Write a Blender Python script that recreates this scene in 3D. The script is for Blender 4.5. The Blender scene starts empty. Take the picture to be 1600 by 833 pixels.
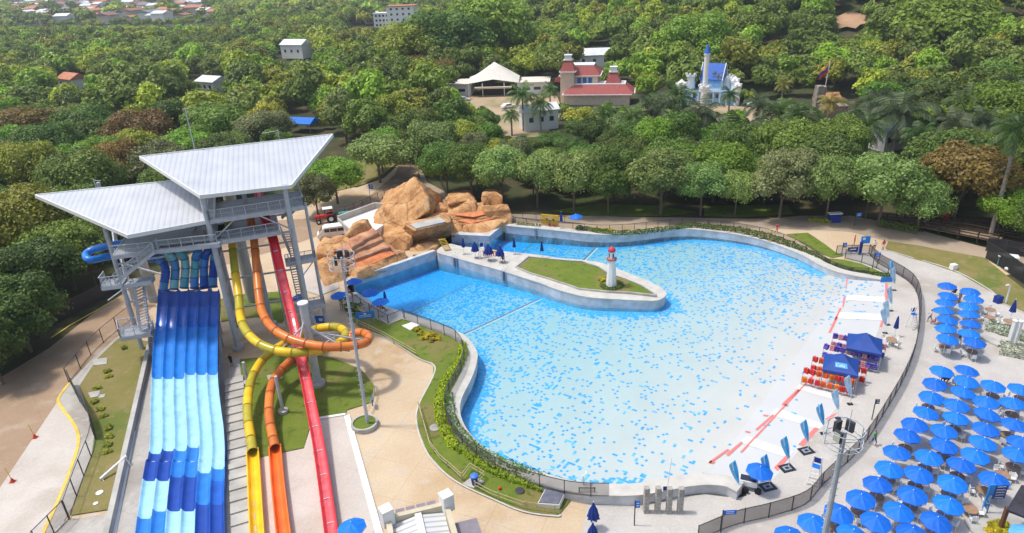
import bpy, bmesh, math, random
import numpy as np
from mathutils import Vector, Matrix, noise
from mathutils.geometry import tessellate_polygon
S=bpy.context.scene
R=math.radians
# ---------------------------------------------------------------- camera
F_PX, CAM_H = 1067.0, 42.0
def _basis(vx,vy):
    d=Vector((vx,vy,F_PX)).normalized(); up=-d
    fw=(Vector((0,0,1))-d*d.z).normalized()
    return d.cross(fw), fw, up
RT,FW,UP=_basis(110.0,2350.0)
def ray(px,py):
    d=Vector((px-800,py-416.5,F_PX)); return Vector((d.dot(RT),d.dot(FW),d.dot(UP)))
cam=bpy.data.cameras.new('camera'); co=bpy.data.objects.new('camera',cam); S.collection.objects.link(co)
cam.sensor_width=36; cam.lens=36*F_PX/1600; cam.clip_end=8000; cam.clip_start=1
X=Vector((RT.x,FW.x,UP.x)); Yd=Vector((RT.y,FW.y,UP.y)); Z=Vector((RT.z,FW.z,UP.z))
m=Matrix((( X.x,-Yd.x,-Z.x,0),(X.y,-Yd.y,-Z.y,0),(X.z,-Yd.z,-Z.z,CAM_H),(0,0,0,1)))
co.matrix_world=m; S.camera=co
S.render.resolution_x=1024; S.render.resolution_y=533
# ---------------------------------------------------------------- light
SUN_AZ, SUN_EL = R(-84), R(66)       # azimuth from +Y clockwise
sd=Vector((math.sin(SUN_AZ)*math.cos(SUN_EL), math.cos(SUN_AZ)*math.cos(SUN_EL), math.sin(SUN_EL)))
w=bpy.data.worlds.new('World'); S.world=w; w.use_nodes=True
nt=w.node_tree; bg=nt.nodes['Background']; sk=nt.nodes.new('ShaderNodeTexSky'); sk.sky_type='NISHITA'; sk.sun_disc=False
sk.sun_elevation=SUN_EL; sk.sun_rotation=SUN_AZ; sk.air_density=1.3; sk.dust_density=3.5; sk.ozone_density=1.0
nt.links.new(sk.outputs[0],bg.inputs[0]); bg.inputs[1].default_value=0.15
sl=bpy.data.lights.new('sun','SUN'); sl.energy=2.6; sl.angle=R(5); sl.color=(1,.955,.88)
so=bpy.data.objects.new('sun',sl); S.collection.objects.link(so); so.rotation_euler=sd.to_track_quat('Z','Y').to_euler()
S.view_settings.view_transform='Standard'; S.view_settings.look='None'; S.view_settings.gamma=1; S.view_settings.use_curve_mapping=False
S.view_settings.exposure=0.26
S.render.engine='CYCLES'
S.cycles.max_bounces=6; S.cycles.transparent_max_bounces=12; S.cycles.diffuse_bounces=3; S.cycles.volume_bounces=0
# ---------------------------------------------------------------- terrain height
T=1.25
def flat(px,py,z=0.0):
    r=ray(px,py); t=(z-CAM_H)/r.z; return (r.x*t, r.y*t)
def W(px,py,z):
    r=ray(px,py); t=(z-CAM_H)/r.z; return Vector((r.x*t,r.y*t,z))
ZONE=[flat(*p) for p in [(985,792),(1103,773),(1150,740),(1322,440),(1398,434),(1436,420),(1560,455),(1720,500),(1900,950),(985,950)]]
def seg_d(px,py,a,b):
    ax,ay=a; bx,by=b; dx,dy=bx-ax,by-ay; t=((px-ax)*dx+(py-ay)*dy)/(dx*dx+dy*dy+1e-9); t=0 if t<0 else 1 if t>1 else t
    return math.hypot(px-ax-dx*t,py-ay-dy*t)
def inpoly(x,y,P):
    c=False; n=len(P); j=n-1
    for i in range(n):
        xi,yi=P[i][0],P[i][1]; xj,yj=P[j][0],P[j][1]
        if (yi>y)!=(yj>y) and x<(xj-xi)*(y-yi)/(yj-yi)+xi: c=not c
        j=i
    return c
def sst(t): t=0 if t<0 else 1 if t>1 else t; return t*t*(3-2*t)
def hill(x,y):
    u=(x-60)*.5+(y-245)*.85
    a=sst((x+10+ (y-250)*.15)/170.)
    r=max(0,u)*.27*a
    r=min(r,70+.05*r)
    # far ridge closing the valley
    r+=sst((y-1500)/1500.)*120
    return r
def h(x,y):
    if y>230: return T+hill(x,y)
    if inpoly(x,y,ZONE): return 0.0
    d=min(seg_d(x,y,ZONE[i],ZONE[(i+1)%len(ZONE)]) for i in range(len(ZONE)))
    return T*sst(d/15.0)+hill(x,y)
def G(px,py,dz=0.0):
    r=ray(px,py); z=0.6
    t=(T+dz-CAM_H)/r.z if r.z<-1 else 5000/r.y
    if r.y*t>235:
        t0=225/r.y; st=3/r.y
        while t0*r.y<6000 and CAM_H+r.z*t0>h(r.x*t0,r.y*t0)+dz: t0+=st
        a,b=t0-st,t0
        for _ in range(20):
            m_=(a+b)/2
            if CAM_H+r.z*m_>h(r.x*m_,r.y*m_)+dz: a=m_
            else: b=m_
        return Vector((r.x*b,r.y*b,h(r.x*b,r.y*b)+dz))
    for _ in range(8):
        t=(z+dz-CAM_H)/r.z; z=h(r.x*t,r.y*t)
    t=(z+dz-CAM_H)/r.z
    return Vector((r.x*t,r.y*t,z+dz))
def proj(p):
    q=p-Vector((0,0,CAM_H)); c=RT*q.x+FW*q.y+UP*q.z
    return c.x/c.z*F_PX+800, c.y/c.z*F_PX+416.5, c.z
# ---------------------------------------------------------------- helpers
C=S.collection
def tag(o,label=None,cat=None,group=None,kind=None):
    if label: o['label']=label
    if cat: o['category']=cat
    if group: o['group']=group
    if kind: o['kind']=kind
    return o
def thing(name,loc,label,cat,group=None,rz=0):
    o=bpy.data.objects.new(name,None); C.objects.link(o); o.location=loc; o.rotation_euler=(0,0,rz); o.empty_display_size=.3
    return tag(o,label,cat,group)
def org(o):
    v=Vector((0,0,0))
    while o: v+=Vector(o.location); o=o.parent
    return v
def link(name,me,parent=None,mats=None):
    o=bpy.data.objects.new(name,me); C.objects.link(o)
    if parent: o.parent=parent
    return o
def copy_tree(o,parent=None,loc=None,rz=None,label=None,scale=None,name=None,group=None):
    c=o.copy(); C.objects.link(c)
    if parent: c.parent=parent
    if loc is not None: c.location=loc
    if rz is not None: c.rotation_euler=(0,0,rz)
    if scale is not None: c.scale=scale if not isinstance(scale,(int,float)) else (scale,)*3
    if label: c['label']=label
    if group: c['group']=group
    for ch in KIDS.get(o.name,()): copy_tree(ch,c)
    return c
class _K:
    def get(self,n,d=()): return [c for c in bpy.data.objects[n].children]
KIDS=_K()
class MB:
    def __init__(s): s.v=[]; s.f=[]; s.mi=[]; s.m=0; s.sm=[]; s.smooth=False
    def add(s,vs,fs):
        b=len(s.v); s.v+= [tuple(v) for v in vs]
        for f in fs: s.f.append(tuple(b+i for i in f)); s.mi.append(s.m); s.sm.append(s.smooth)
    def box(s,c,size,rz=0,M=None):
        x,y,z=[q/2 for q in size]; vs=[Vector((i*x,j*y,k*z)) for i in(-1,1) for j in(-1,1) for k in(-1,1)]
        Q=M if M else Matrix.Rotation(rz,3,'Z'); c=Vector(c); s.add([Q@v+c for v in vs],[(0,1,3,2),(4,6,7,5),(0,4,5,1),(2,3,7,6),(0,2,6,4),(1,5,7,3)])
    def beam(s,a,b,wd,ht=None,up=Vector((0,0,1))):
        a=Vector(a); b=Vector(b); ht=ht or wd; d=(b-a); L=d.length
        if L<1e-6: return
        d/=L
        if abs(d.dot(up))>.98: up=Vector((1,0,0))
        sx=d.cross(up).normalized(); uy=sx.cross(d)
        M=Matrix((sx,d,uy)).transposed(); s.box((a+b)/2,(wd,L,ht),M=M)
    def tube(s,path,r,n=8,cap=True,r2=None):
        P=[Vector(p) for p in path]; rings=[]; N=len(P); vs=[]; prev=None
        for i,p in enumerate(P):
            d=(P[min(i+1,N-1)]-P[max(i-1,0)]).normalized()
            a=Vector((0,0,1)) if abs(d.z)<.95 else Vector((1,0,0))
            if prev is not None: a=prev
            sx=d.cross(a); 
            if sx.length<1e-4: sx=d.cross(Vector((0,1,0)))
            sx.normalize(); uy=sx.cross(d); prev=uy if abs(d.z)>=.9 or prev is not None else None
            rr=r if r2 is None else r+(r2-r)*i/(N-1)
            if callable(r): rr=r(i/(N-1))
            for k in range(n):
                t=2*math.pi*k/n; vs.append(p+sx*math.cos(t)*rr+uy*math.sin(t)*rr)
        fs=[(i*n+k,i*n+(k+1)%n,(i+1)*n+(k+1)%n,(i+1)*n+k) for i in range(N-1) for k in range(n)]
        if cap: fs+=[tuple(reversed(range(n))),tuple((N-1)*n+k for k in range(n))]
        s.add(vs,fs)
    def cyl(s,a,b,r,n=10,r2=None): s.tube([a,b],r,n,True,r2)
    def lathe(s,c,prof,n=16,rz=0):
        c=Vector(c); vs=[];
        for r,z in prof:
            for k in range(n): t=2*math.pi*k/n+rz; vs.append(c+Vector((r*math.cos(t),r*math.sin(t),z)))
        N=len(prof); fs=[(i*n+k,i*n+(k+1)%n,(i+1)*n+(k+1)%n,(i+1)*n+k) for i in range(N-1) for k in range(n)]
        fs+=[tuple(reversed(range(n))),tuple((N-1)*n+k for k in range(n))]
        s.add(vs,fs)
    def prism(s,poly,z0,z1):
        n=len(poly); vs=[(p[0],p[1],z0) for p in poly]+[(p[0],p[1],z1) for p in poly]
        s.add(vs,[tuple(reversed(range(n))),tuple(range(n,2*n))]+[(i,(i+1)%n,n+(i+1)%n,n+i) for i in range(n)])
    def slab(s,pts,th):   # pts 3D polygon, thickness downwards
        n=len(pts); P=[Vector(p) for p in pts]; vs=[p-Vector((0,0,th)) for p in P]+P
        s.add(vs,[tuple(reversed(range(n))),tuple(range(n,2*n))]+[(i,(i+1)%n,n+(i+1)%n,n+i) for i in range(n)])
    def sphere(s,c,r,n=10,m=6,sc=(1,1,1)):
        c=Vector(c); s.lathe(c,[(max(.001,r*math.sin(math.pi*i/m))*sc[0],-r*math.cos(math.pi*i/m)*sc[2]) for i in range(m+1)],n)
    def build_split(s,name,mats,parent=None,bevel=0):
        n=len(s.v); par=list(range(n))
        def fd(a):
            while par[a]!=a: par[a]=par[par[a]]; a=par[a]
            return a
        for f in s.f:
            for b in f[1:]: par[fd(b)]=fd(f[0])
        gr={}
        for i,f in enumerate(s.f): gr.setdefault(fd(f[0]),[]).append(i)
        out=[]
        for L in gr.values():
            q=MB(); mp={}
            for i in L:
                f=[]
                for v in s.f[i]:
                    if v not in mp: mp[v]=len(q.v); q.v.append(s.v[v])
                    f.append(mp[v])
                q.f.append(tuple(f)); q.mi.append(s.mi[i]); q.sm.append(s.sm[i])
            out.append(q.build(name,mats,parent,bevel))
        return out
    def build(s,name,mats,parent=None,bevel=0):
        me=bpy.data.meshes.new(name); o=org(parent) if parent else Vector((0,0,0))
        me.from_pydata([(v[0]-o.x,v[1]-o.y,v[2]-o.z) for v in s.v],[],s.f)
        for m_ in (mats if isinstance(mats,(list,tuple)) else [mats]): me.materials.append(m_)
        me.polygons.foreach_set('material_index',s.mi); me.polygons.foreach_set('use_smooth',s.sm); me.update()
        ob=link(name,me,parent)
        bm=bmesh.new(); bm.from_mesh(me); bmesh.ops.recalc_face_normals(bm,faces=bm.faces); bm.to_mesh(me); bm.free()
        if bevel:
            b=ob.modifiers.new('b','BEVEL'); b.width=bevel; b.segments=2; b.limit_method='ANGLE'
        return ob
def cr(P,n=6,closed=False):      # Catmull-Rom through points
    P=[Vector(p) for p in P]; N=len(P); out=[]
    for i in range(N if closed else N-1):
        p0=P[(i-1)%N] if closed or i>0 else P[0]*2-P[1]; p1=P[i]; p2=P[(i+1)%N]; p3=P[(i+2)%N] if closed or i+2<N else P[-1]*2-P[-2]
        for k in range(n):
            t=k/n; out.append(.5*((2*p1)+(p2-p0)*t+(2*p0-5*p1+4*p2-p3)*t*t+(3*p1-p0-3*p2+p3)*t**3))
    if not closed: out.append(P[-1])
    return out
# ---------------------------------------------------------------- materials
def mat(name,col,rough=.6,var=.0,scale=1.0,bump=0,metal=0,spec=.4,col2=None,detail=4,bscale=None,trans=0):
    m=bpy.data.materials.new(name); m.use_nodes=True; nt=m.node_tree; b=nt.nodes['Principled BSDF']
    b.inputs['Base Color'].default_value=(*col,1); b.inputs['Roughness'].default_value=rough; b.inputs['Metallic'].default_value=metal
    b.inputs['Specular IOR Level'].default_value=spec
    if var or col2:
        tc=nt.nodes.new('ShaderNodeTexCoord'); n=nt.nodes.new('ShaderNodeTexNoise'); n.inputs['Scale'].default_value=scale; n.inputs['Detail'].default_value=detail
        nt.links.new(tc.outputs['Object'],n.inputs['Vector'])
        r=nt.nodes.new('ShaderNodeValToRGB'); r.color_ramp.elements[0].position=.32; r.color_ramp.elements[1].position=.68
        c2=col2 or tuple(min(1,c*(1+var)) for c in col); c1=col if col2 else tuple(c*(1-var) for c in col)
        r.color_ramp.elements[0].color=(*c1,1); r.color_ramp.elements[1].color=(*c2,1)
        nt.links.new(n.outputs['Fac'],r.inputs[0]); nt.links.new(r.outputs[0],b.inputs['Base Color'])
    if bump:
        tc=nt.nodes.new('ShaderNodeTexCoord'); n=nt.nodes.new('ShaderNodeTexNoise'); n.inputs['Scale'].default_value=bscale or scale*3; n.inputs['Detail'].default_value=5
        nt.links.new(tc.outputs['Object'],n.inputs['Vector']); bp=nt.nodes.new('ShaderNodeBump'); bp.inputs['Strength'].default_value=bump; bp.inputs['Distance'].default_value=.1
        nt.links.new(n.outputs['Fac'],bp.inputs['Height']); nt.links.new(bp.outputs[0],b.inputs['Normal'])
    return m
def N(nt,t,**k):
    n=nt.nodes.new(t)
    for a,b in k.items(): setattr(n,a,b)
    return n
def ground_mat(name,cols,scales,grid=None,gridang=0,linecol=None,rough=.85,bump=.15,spots=None,linew=.02):
    """cols: base, second, third (patches); scales of the noises; optional joint grid size"""
    m=bpy.data.materials.new(name); m.use_nodes=True; nt=m.node_tree; b=nt.nodes['Principled BSDF']; b.inputs['Roughness'].default_value=rough; b.inputs['Specular IOR Level'].default_value=.25
    tc=N(nt,'ShaderNodeTexCoord'); cur=None
    def noise_(sc,lo,hi,det=6,dist=0):
        n=N(nt,'ShaderNodeTexNoise'); n.inputs['Scale'].default_value=sc; n.inputs['Detail'].default_value=det; n.inputs['Distortion'].default_value=dist; nt.links.new(tc.outputs['Object'],n.inputs['Vector'])
        mr=N(nt,'ShaderNodeMapRange'); mr.inputs[1].default_value=lo; mr.inputs[2].default_value=hi; nt.links.new(n.outputs['Fac'],mr.inputs[0]); return mr.outputs[0]
    def mix(fac,a,bcol,t='MIX'):
        x=N(nt,'ShaderNodeMix',data_type='RGBA',blend_type=t); 
        if isinstance(fac,float): x.inputs[0].default_value=fac
        else: nt.links.new(fac,x.inputs[0])
        if isinstance(a,tuple): x.inputs[6].default_value=(*a,1)
        else: nt.links.new(a,x.inputs[6])
        if isinstance(bcol,tuple): x.inputs[7].default_value=(*bcol,1)
        else: nt.links.new(bcol,x.inputs[7])
        return x.outputs[2]
    cur=mix(noise_(scales[0],.35,.65),cols[0],cols[1])
    if len(cols)>2: cur=mix(noise_(scales[1],.52,.62,5,.4),cur,cols[2])
    if len(cols)>3: cur=mix(noise_(scales[2],.56,.72,8),cur,cols[3])
    cur=mix(.25,cur,mix(noise_(6,.3,.7,8),(.35,.35,.35),(.65,.65,.65)),'OVERLAY')
    if grid:
        mp=N(nt,'ShaderNodeMapping'); mp.inputs['Rotation'].default_value=(0,0,gridang); nt.links.new(tc.outputs['Object'],mp.inputs['Vector'])
        br=N(nt,'ShaderNodeTexBrick'); br.offset=0; br.inputs['Scale'].default_value=1; br.inputs['Brick Width'].default_value=grid[0]; br.inputs['Row Height'].default_value=grid[1]
        br.inputs['Mortar Size'].default_value=linew; br.inputs['Mortar Smooth'].default_value=.3
        br.inputs['Color1'].default_value=(.97,.97,.97,1); br.inputs['Color2'].default_value=(1,1,1,1); br.inputs['Mortar'].default_value=(*(linecol or (.55,.5,.45)),1)
        nt.links.new(mp.outputs[0],br.inputs['Vector']); cur=mix(1.0,cur,br.outputs['Color'],'MULTIPLY')
    nt.links.new(cur,b.inputs['Base Color'])
    if bump:
        n=N(nt,'ShaderNodeTexNoise'); n.inputs['Scale'].default_value=9; n.inputs['Detail'].default_value=6; nt.links.new(tc.outputs['Object'],n.inputs['Vector'])
        bp=N(nt,'ShaderNodeBump'); bp.inputs['Strength'].default_value=bump; bp.inputs['Distance'].default_value=.08; nt.links.new(n.outputs['Fac'],bp.inputs['Height']); nt.links.new(bp.outputs[0],b.inputs['Normal'])
    return m
def leaf_mat(name,dark,light,tint=None):
    m=bpy.data.materials.new(name); m.use_nodes=True; nt=m.node_tree; b=nt.nodes['Principled BSDF']; b.inputs['Roughness'].default_value=.5; b.inputs['Specular IOR Level'].default_value=.3
    a=N(nt,'ShaderNodeAttribute',attribute_name='lr'); oi=N(nt,'ShaderNodeObjectInfo')
    x=N(nt,'ShaderNodeMix',data_type='RGBA'); x.inputs[6].default_value=(*dark,1); x.inputs[7].default_value=(*light,1); nt.links.new(a.outputs['Fac'],x.inputs[0])
    hs=N(nt,'ShaderNodeHueSaturation'); mr=N(nt,'ShaderNodeMapRange'); mr.inputs[3].default_value=.72; mr.inputs[4].default_value=1.3; nt.links.new(oi.outputs['Random'],mr.inputs[0]); nt.links.new(mr.outputs[0],hs.inputs['Value'])
    mh=N(nt,'ShaderNodeMapRange'); mh.inputs[3].default_value=.478; mh.inputs[4].default_value=.52
    mu=N(nt,'ShaderNodeMath',operation='FRACT'); mm=N(nt,'ShaderNodeMath',operation='MULTIPLY'); mm.inputs[1].default_value=7.3; nt.links.new(oi.outputs['Random'],mm.inputs[0]); nt.links.new(mm.outputs[0],mu.inputs[0]); nt.links.new(mu.outputs[0],mh.inputs[0]); nt.links.new(mh.outputs[0],hs.inputs['Hue'])
    nt.links.new(x.outputs[2],hs.inputs['Color'])
    out=hs.outputs[0]
    if tint:
        ta=N(nt,'ShaderNodeAttribute',attribute_name='tint'); y=N(nt,'ShaderNodeMix',data_type='RGBA',blend_type='MULTIPLY'); y.inputs[0].default_value=1; nt.links.new(x.outputs[2],y.inputs[6]); nt.links.new(ta.outputs['Color'],y.inputs[7]); out=y.outputs[2]
    nt.links.new(out,b.inputs['Base Color'])
    tr=N(nt,'ShaderNodeBsdfTranslucent'); nt.links.new(out,tr.inputs[0]); ms=N(nt,'ShaderNodeMixShader'); ms.inputs[0].default_value=.3
    nt.links.new(b.outputs[0],ms.inputs[1]); nt.links.new(tr.outputs[0],ms.inputs[2]); nt.links.new(ms.outputs[0],nt.nodes['Material Output'].inputs[0])
    return m
def mesh_mat(name,col,alpha,rough=.6):
    m=bpy.data.materials.new(name); m.use_nodes=True; nt=m.node_tree; b=nt.nodes['Principled BSDF']; b.inputs['Base Color'].default_value=(*col,1); b.inputs['Roughness'].default_value=rough
    t=N(nt,'ShaderNodeBsdfTransparent'); ms=N(nt,'ShaderNodeMixShader'); ms.inputs[0].default_value=alpha; nt.links.new(t.outputs[0],ms.inputs[1]); nt.links.new(b.outputs[0],ms.inputs[2]); nt.links.new(ms.outputs[0],nt.nodes['Material Output'].inputs[0]); return m
def vary(m,lo=.82,hi=1.12,hue=.012,trans=0):
    nt=m.node_tree; b=nt.nodes['Principled BSDF']; i=b.inputs['Base Color']; hs=N(nt,'ShaderNodeHueSaturation'); oi=N(nt,'ShaderNodeObjectInfo'); mr=N(nt,'ShaderNodeMapRange'); mr.inputs[3].default_value=lo; mr.inputs[4].default_value=hi
    nt.links.new(oi.outputs['Random'],mr.inputs[0]); nt.links.new(mr.outputs[0],hs.inputs['Value']); mh=N(nt,'ShaderNodeMapRange'); mh.inputs[3].default_value=.5+hue; mh.inputs[4].default_value=.5-hue; nt.links.new(oi.outputs['Random'],mh.inputs[0]); nt.links.new(mh.outputs[0],hs.inputs['Hue'])
    if i.links: nt.links.new(i.links[0].from_socket,hs.inputs['Color'])
    else: hs.inputs['Color'].default_value=i.default_value
    nt.links.new(hs.outputs[0],i)
    if trans:
        tr=N(nt,'ShaderNodeBsdfTranslucent'); nt.links.new(hs.outputs[0],tr.inputs[0]); ms=N(nt,'ShaderNodeMixShader'); ms.inputs[0].default_value=trans; nt.links.new(b.outputs[0],ms.inputs[1]); nt.links.new(tr.outputs[0],ms.inputs[2]); nt.links.new(ms.outputs[0],nt.nodes['Material Output'].inputs[0])
    return m
M={}
M['concrete']=mat('concrete',(.42,.41,.38),.85,.18,.6,.2)
M['coping']=mat('coping_stone',(.52,.50,.46),.8,.1,.9,.15)
M['poolwall']=mat('pool_wall_paint',(.52,.53,.55),.6,.2,.8,.1)
M['steel']=mat('galvanised_steel',(.47,.50,.55),.45,.10,2,0,.1)
M['steel_d']=mat('dark_steel',(.05,.05,.06),.5)
M['white']=mat('white_paint',(.78,.78,.76),.5,.04,3)
M['cream']=mat('cream_wall',(.62,.55,.42),.7,.08,1)
M['black']=mat('black_plastic',(.02,.02,.022),.5)
M['red']=mat('red_paint',(.62,.04,.03),.45)
M['yellow']=mat('yellow_paint',(.75,.48,.04),.55,.1,2)
M['blue']=mat('blue_fabric',(.004,.17,.74),.62,.1,1.2)
vary(M['blue'],.88,1.10,.004,.12)
M['navy']=mat('navy_fabric',(.008,.035,.24),.6,.12,1)
M['skyblue']=mat('light_blue_fabric',(.10,.36,.75),.6,.1,2)
M['skin']=mat('skin',(.35,.19,.12),.6)
M['hair']=mat('hair',(.02,.015,.01),.6)
M['wood']=mat('dark_wood',(.05,.033,.022),.7,.3,3)
M['tan']=mat('table_top_brown',(.33,.20,.12),.6,.2,3)
M['glass']=mat('dark_glass',(.02,.03,.045),.1,spec=.8)
M['bark']=mat('bark',(.16,.12,.09),.9,.3,2,.4)
M['palmbark']=mat('palm_bark',(.28,.25,.21),.9,.25,3,.3)
M['rubber']=mat('rubber',(.02,.02,.02),.8)
M['soil']=mat('planting_soil',(.09,.055,.035),.95,.3,2,.3)
M['mesh']=mesh_mat('dark_mesh_panel',(.10,.09,.10),.5)
M['rail']=mesh_mat('steel_rail_mesh',(.42,.44,.48),.42)
# ================================================================ setting
GRASS=ground_mat('lawn_grass',[(.12,.175,.022),(.155,.20,.03),(.20,.18,.06),(.08,.12,.016)],[.5,.18,1.3],rough=.95,bump=.6)
DRY=ground_mat('dry_grass',[(.19,.18,.05),(.24,.20,.08),(.13,.165,.035),(.28,.21,.11)],[.35,.12,.9],rough=.95,bump=.6)
DARKG=ground_mat('forest_floor',[(.045,.06,.02),(.08,.07,.035),(.05,.08,.02),(.13,.09,.05)],[.12,.05,.3],rough=.95,bump=.6)
PLAZA=ground_mat('sandy_paving',[(.54,.41,.27),(.59,.47,.33),(.47,.33,.19),(.53,.45,.36)],[.25,.09,.6],grid=(4.2,4.2),gridang=R(20),linecol=(.78,.74,.70))
ROADM=ground_mat('brown_road',[(.33,.225,.145),(.38,.27,.18),(.27,.185,.12),(.42,.32,.23)],[.2,.07,.5],grid=(60,7),gridang=R(-40),linecol=(.8,.75,.68))
PATHM=ground_mat('footpath_paving',[(.34,.27,.20),(.40,.32,.24),(.30,.24,.18)],[.25,.09],grid=(5,5),gridang=R(10),linecol=(.8,.78,.75))
DECKM=ground_mat('white_deck_concrete',[(.47,.445,.415),(.52,.495,.46),(.42,.38,.335),(.54,.52,.49)],[.3,.12,.9],grid=(3.2,3.2),gridang=R(32),linecol=(.90,.89,.87),bump=.1)
CONC=ground_mat('grey_concrete',[(.40,.38,.35),(.47,.45,.41),(.34,.31,.28),(.50,.46,.42)],[.3,.14,1.0],grid=(3,3),gridang=R(20),linecol=(.75,.73,.7))
PALEC=ground_mat('pale_concrete',[(.52,.47,.42),(.58,.53,.48),(.46,.40,.34)],[.3,.1],grid=(5,5),gridang=R(20),linecol=(.85,.83,.8))
# pool outline in plan
def px_xy(L): return [tuple(W(*p)[:2]) for p in L]
back_in=[(1388,438.5,.15),(1322,428,.70),(1282,414,.85),(1248,395.5,.95),(1181,372,1.1),(1107,360,1.2),(1053,358,1.3),(985,365,1.35),(929,366,1.35),(870,360,1.35),(805,353.8,1.35),(788,351.5,1.35)]
left_in=[(552,457,1.35),(577,472,1.35),(623,486,1.35),(676,503.5,1.35),(709,516,1.35),(724,523,1.35),(737,536,1.35),(745,551,1.35),(744,567,1.35),(736.6,589.5,1.35),(719.6,625.5,1.35),(720,652,1.35),(736.6,681,1.35),(769,707,1.35),(818.5,730,1.35),(867.7,745,1.33),(903.7,753,1.25),(941,756,1.15),(989.8,756,1.1),(1040.8,747.8,1.05),(1068.6,742.7,1.0),(1103,740,1.0),(1138,743.6,1.0),(1162,754,.95)]
rock_wall=[(787,363,0),(765.7,380.5,0),(706,378,0),(679,404,0),(624,424,0),(554,447,0)]
shore=[(1158,768,0),(1180,772,0),(1205,752,0),(1232,722,0),(1279,670,0),(1310,634,0),(1350,580,0),(1374,510,0),(1384,445,0)]
bi=cr([W(*p) for p in back_in],5); li=cr([W(*p) for p in left_in],5)
POOL=[tuple(v[:2]) for v in bi]+px_xy(rock_wall)+[tuple(v[:2]) for v in li]+px_xy(shore)
BEACH_A=flat(1322,440); BEACH_B=flat(1100,738)
bx,by=BEACH_B[0]-BEACH_A[0],BEACH_B[1]-BEACH_A[1]; bl=math.hypot(bx,by)
def pool_near(pts,thr):
    P=np.array(pts,float); A=np.array(POOL,float); B=np.roll(A,-1,0); out=np.zeros(len(P),bool); D=B-A; L=(D**2).sum(1)+1e-9
    for s0 in range(0,len(P),4000):
        q=P[s0:s0+4000,None,:]-A[None]; t=np.clip((q*D[None]).sum(2)/L,0,1); d=np.sqrt(((q-D[None]*t[...,None])**2).sum(2)).min(1)
        x=P[s0:s0+4000,0][:,None]; y=P[s0:s0+4000,1][:,None]
        c=((A[:,1][None]>y)!=(B[:,1][None]>y))&(x<(B[:,0]-A[:,0])[None]*(y-A[:,1][None])/(B[:,1]-A[:,1]+1e-12)[None]+A[:,0][None])
        out[s0:s0+4000]=(c.sum(1)%2==1)|(d<thr)
    return out
def bdist(x,y): return ((x-BEACH_A[0])*by-(y-BEACH_A[1])*bx)/bl*1.0   # + towards deep end
sgn=1 if bdist(*flat(800,500))>0 else -1
def bd(x,y): return sgn*bdist(x,y)
def floor_z(x,y):
    d=bd(x,y)
    return -.035-max(0,d)*.021-max(0,d-30)*.02 if d>0 else min(-.035-d*.012,.0)
def drape(name,poly,mat_,dz,zf=None,step=3.0,kind='structure',hole=False):
    tris=tessellate_polygon([[Vector((p[0],p[1],0)) for p in poly]])
    bm=bmesh.new(); vs=[bm.verts.new((p[0],p[1],0)) for p in poly]
    for t in tris:
        try: bm.faces.new([vs[i] for i in t])
        except ValueError: pass
    xs=[p[0] for p in poly]; ys=[p[1] for p in poly]
    for ax,(a,b) in enumerate(((min(xs),max(xs)),(min(ys),max(ys)))):
        k=math.ceil(a/step)*step
        while k<b:
            bmesh.ops.bisect_plane(bm,geom=bm.verts[:]+bm.edges[:]+bm.faces[:],plane_co=(k,0,0) if ax==0 else (0,k,0),plane_no=(1,0,0) if ax==0 else (0,1,0)); k+=step
    if hole:
        fl_=list(bm.faces); nr=pool_near([f.calc_center_bounds().to_2d() for f in fl_],.6); dl=[f for f,q in zip(fl_,nr) if q]
        bmesh.ops.delete(bm,geom=dl,context='FACES')
    zf=zf or h
    for v in bm.verts: v.co.z=zf(v.co.x,v.co.y)+dz
    bmesh.ops.recalc_face_normals(bm,faces=bm.faces)
    if bm.faces and sum(f.normal.z for f in bm.faces)<0: bmesh.ops.reverse_faces(bm,faces=bm.faces)
    me=bpy.data.meshes.new(name); bm.to_mesh(me); bm.free(); me.materials.append(mat_)
    o=link(name,me); o['kind']=kind
    if kind!='structure': del o['kind']
    return o
def gpoly(L,smooth=0):
    P=[G(*p) for p in L]
    if smooth: P=cr(P,smooth,True)
    return [(p.x,p.y) for p in P]
# base terrain: near grid with a hole for the pool, far grid with hills
xs0,xs1,ys0,ys1=-110,130,24,150
bm=bmesh.new(); gv={}
nx,ny=(xs1-xs0)//2,(ys1-ys0)//2
def near_pool(x,y): return inpoly(x,y,POOL)
step=1.0; nx=int((xs1-xs0)/step); ny=int((ys1-ys0)/step)
vs=[];fs=[]
for j in range(ny+1):
    for i in range(nx+1):
        x=xs0+i*step;y=ys0+j*step; vs.append((x,y,(h(x,y) if y<230 else T)-.10))
pool_in=pool_near([(xs0+(i+.5)*step,ys0+(j+.5)*step) for j in range(ny) for i in range(nx)],.6)
for j in range(ny):
    for i in range(nx):
        if pool_in[j*nx+i]: continue
        a=j*(nx+1)+i; fs.append((a,a+1,a+nx+2,a+nx+1))
bm.free()
base=len(vs); xsF=sorted(set([-2600,-1900,-1400,-1000]+list(range(-800,-110,30))+[xs0,-60,0,60,xs1]+list(range(150,1200,25))+[1400,1900,2600])); ysF=sorted(set([-150,-60,ys0,ys1]+list(range(170,900,20))+[1000,1200,1500,1800,2200,2600,3000,3800]))
for y in ysF:
    for x in xsF:
        n=noise.noise(Vector((x*.012,y*.012,0)))*.8-.8 if y>260 else 0
        vs.append((x,y,(h(x,y) if not(y==ys1 or y==ys0) or x<xs0 or x>xs1 else h(x,y))-.10+n))
W_=len(xsF)
for j in range(len(ysF)-1):
    for i in range(W_-1):
        if xsF[i]>=xs0 and xsF[i+1]<=xs1 and ysF[j]>=ys0 and ysF[j+1]<=ys1: continue
        a=base+j*W_+i; fs.append((a,a+1,a+W_+1,a+W_))
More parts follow.
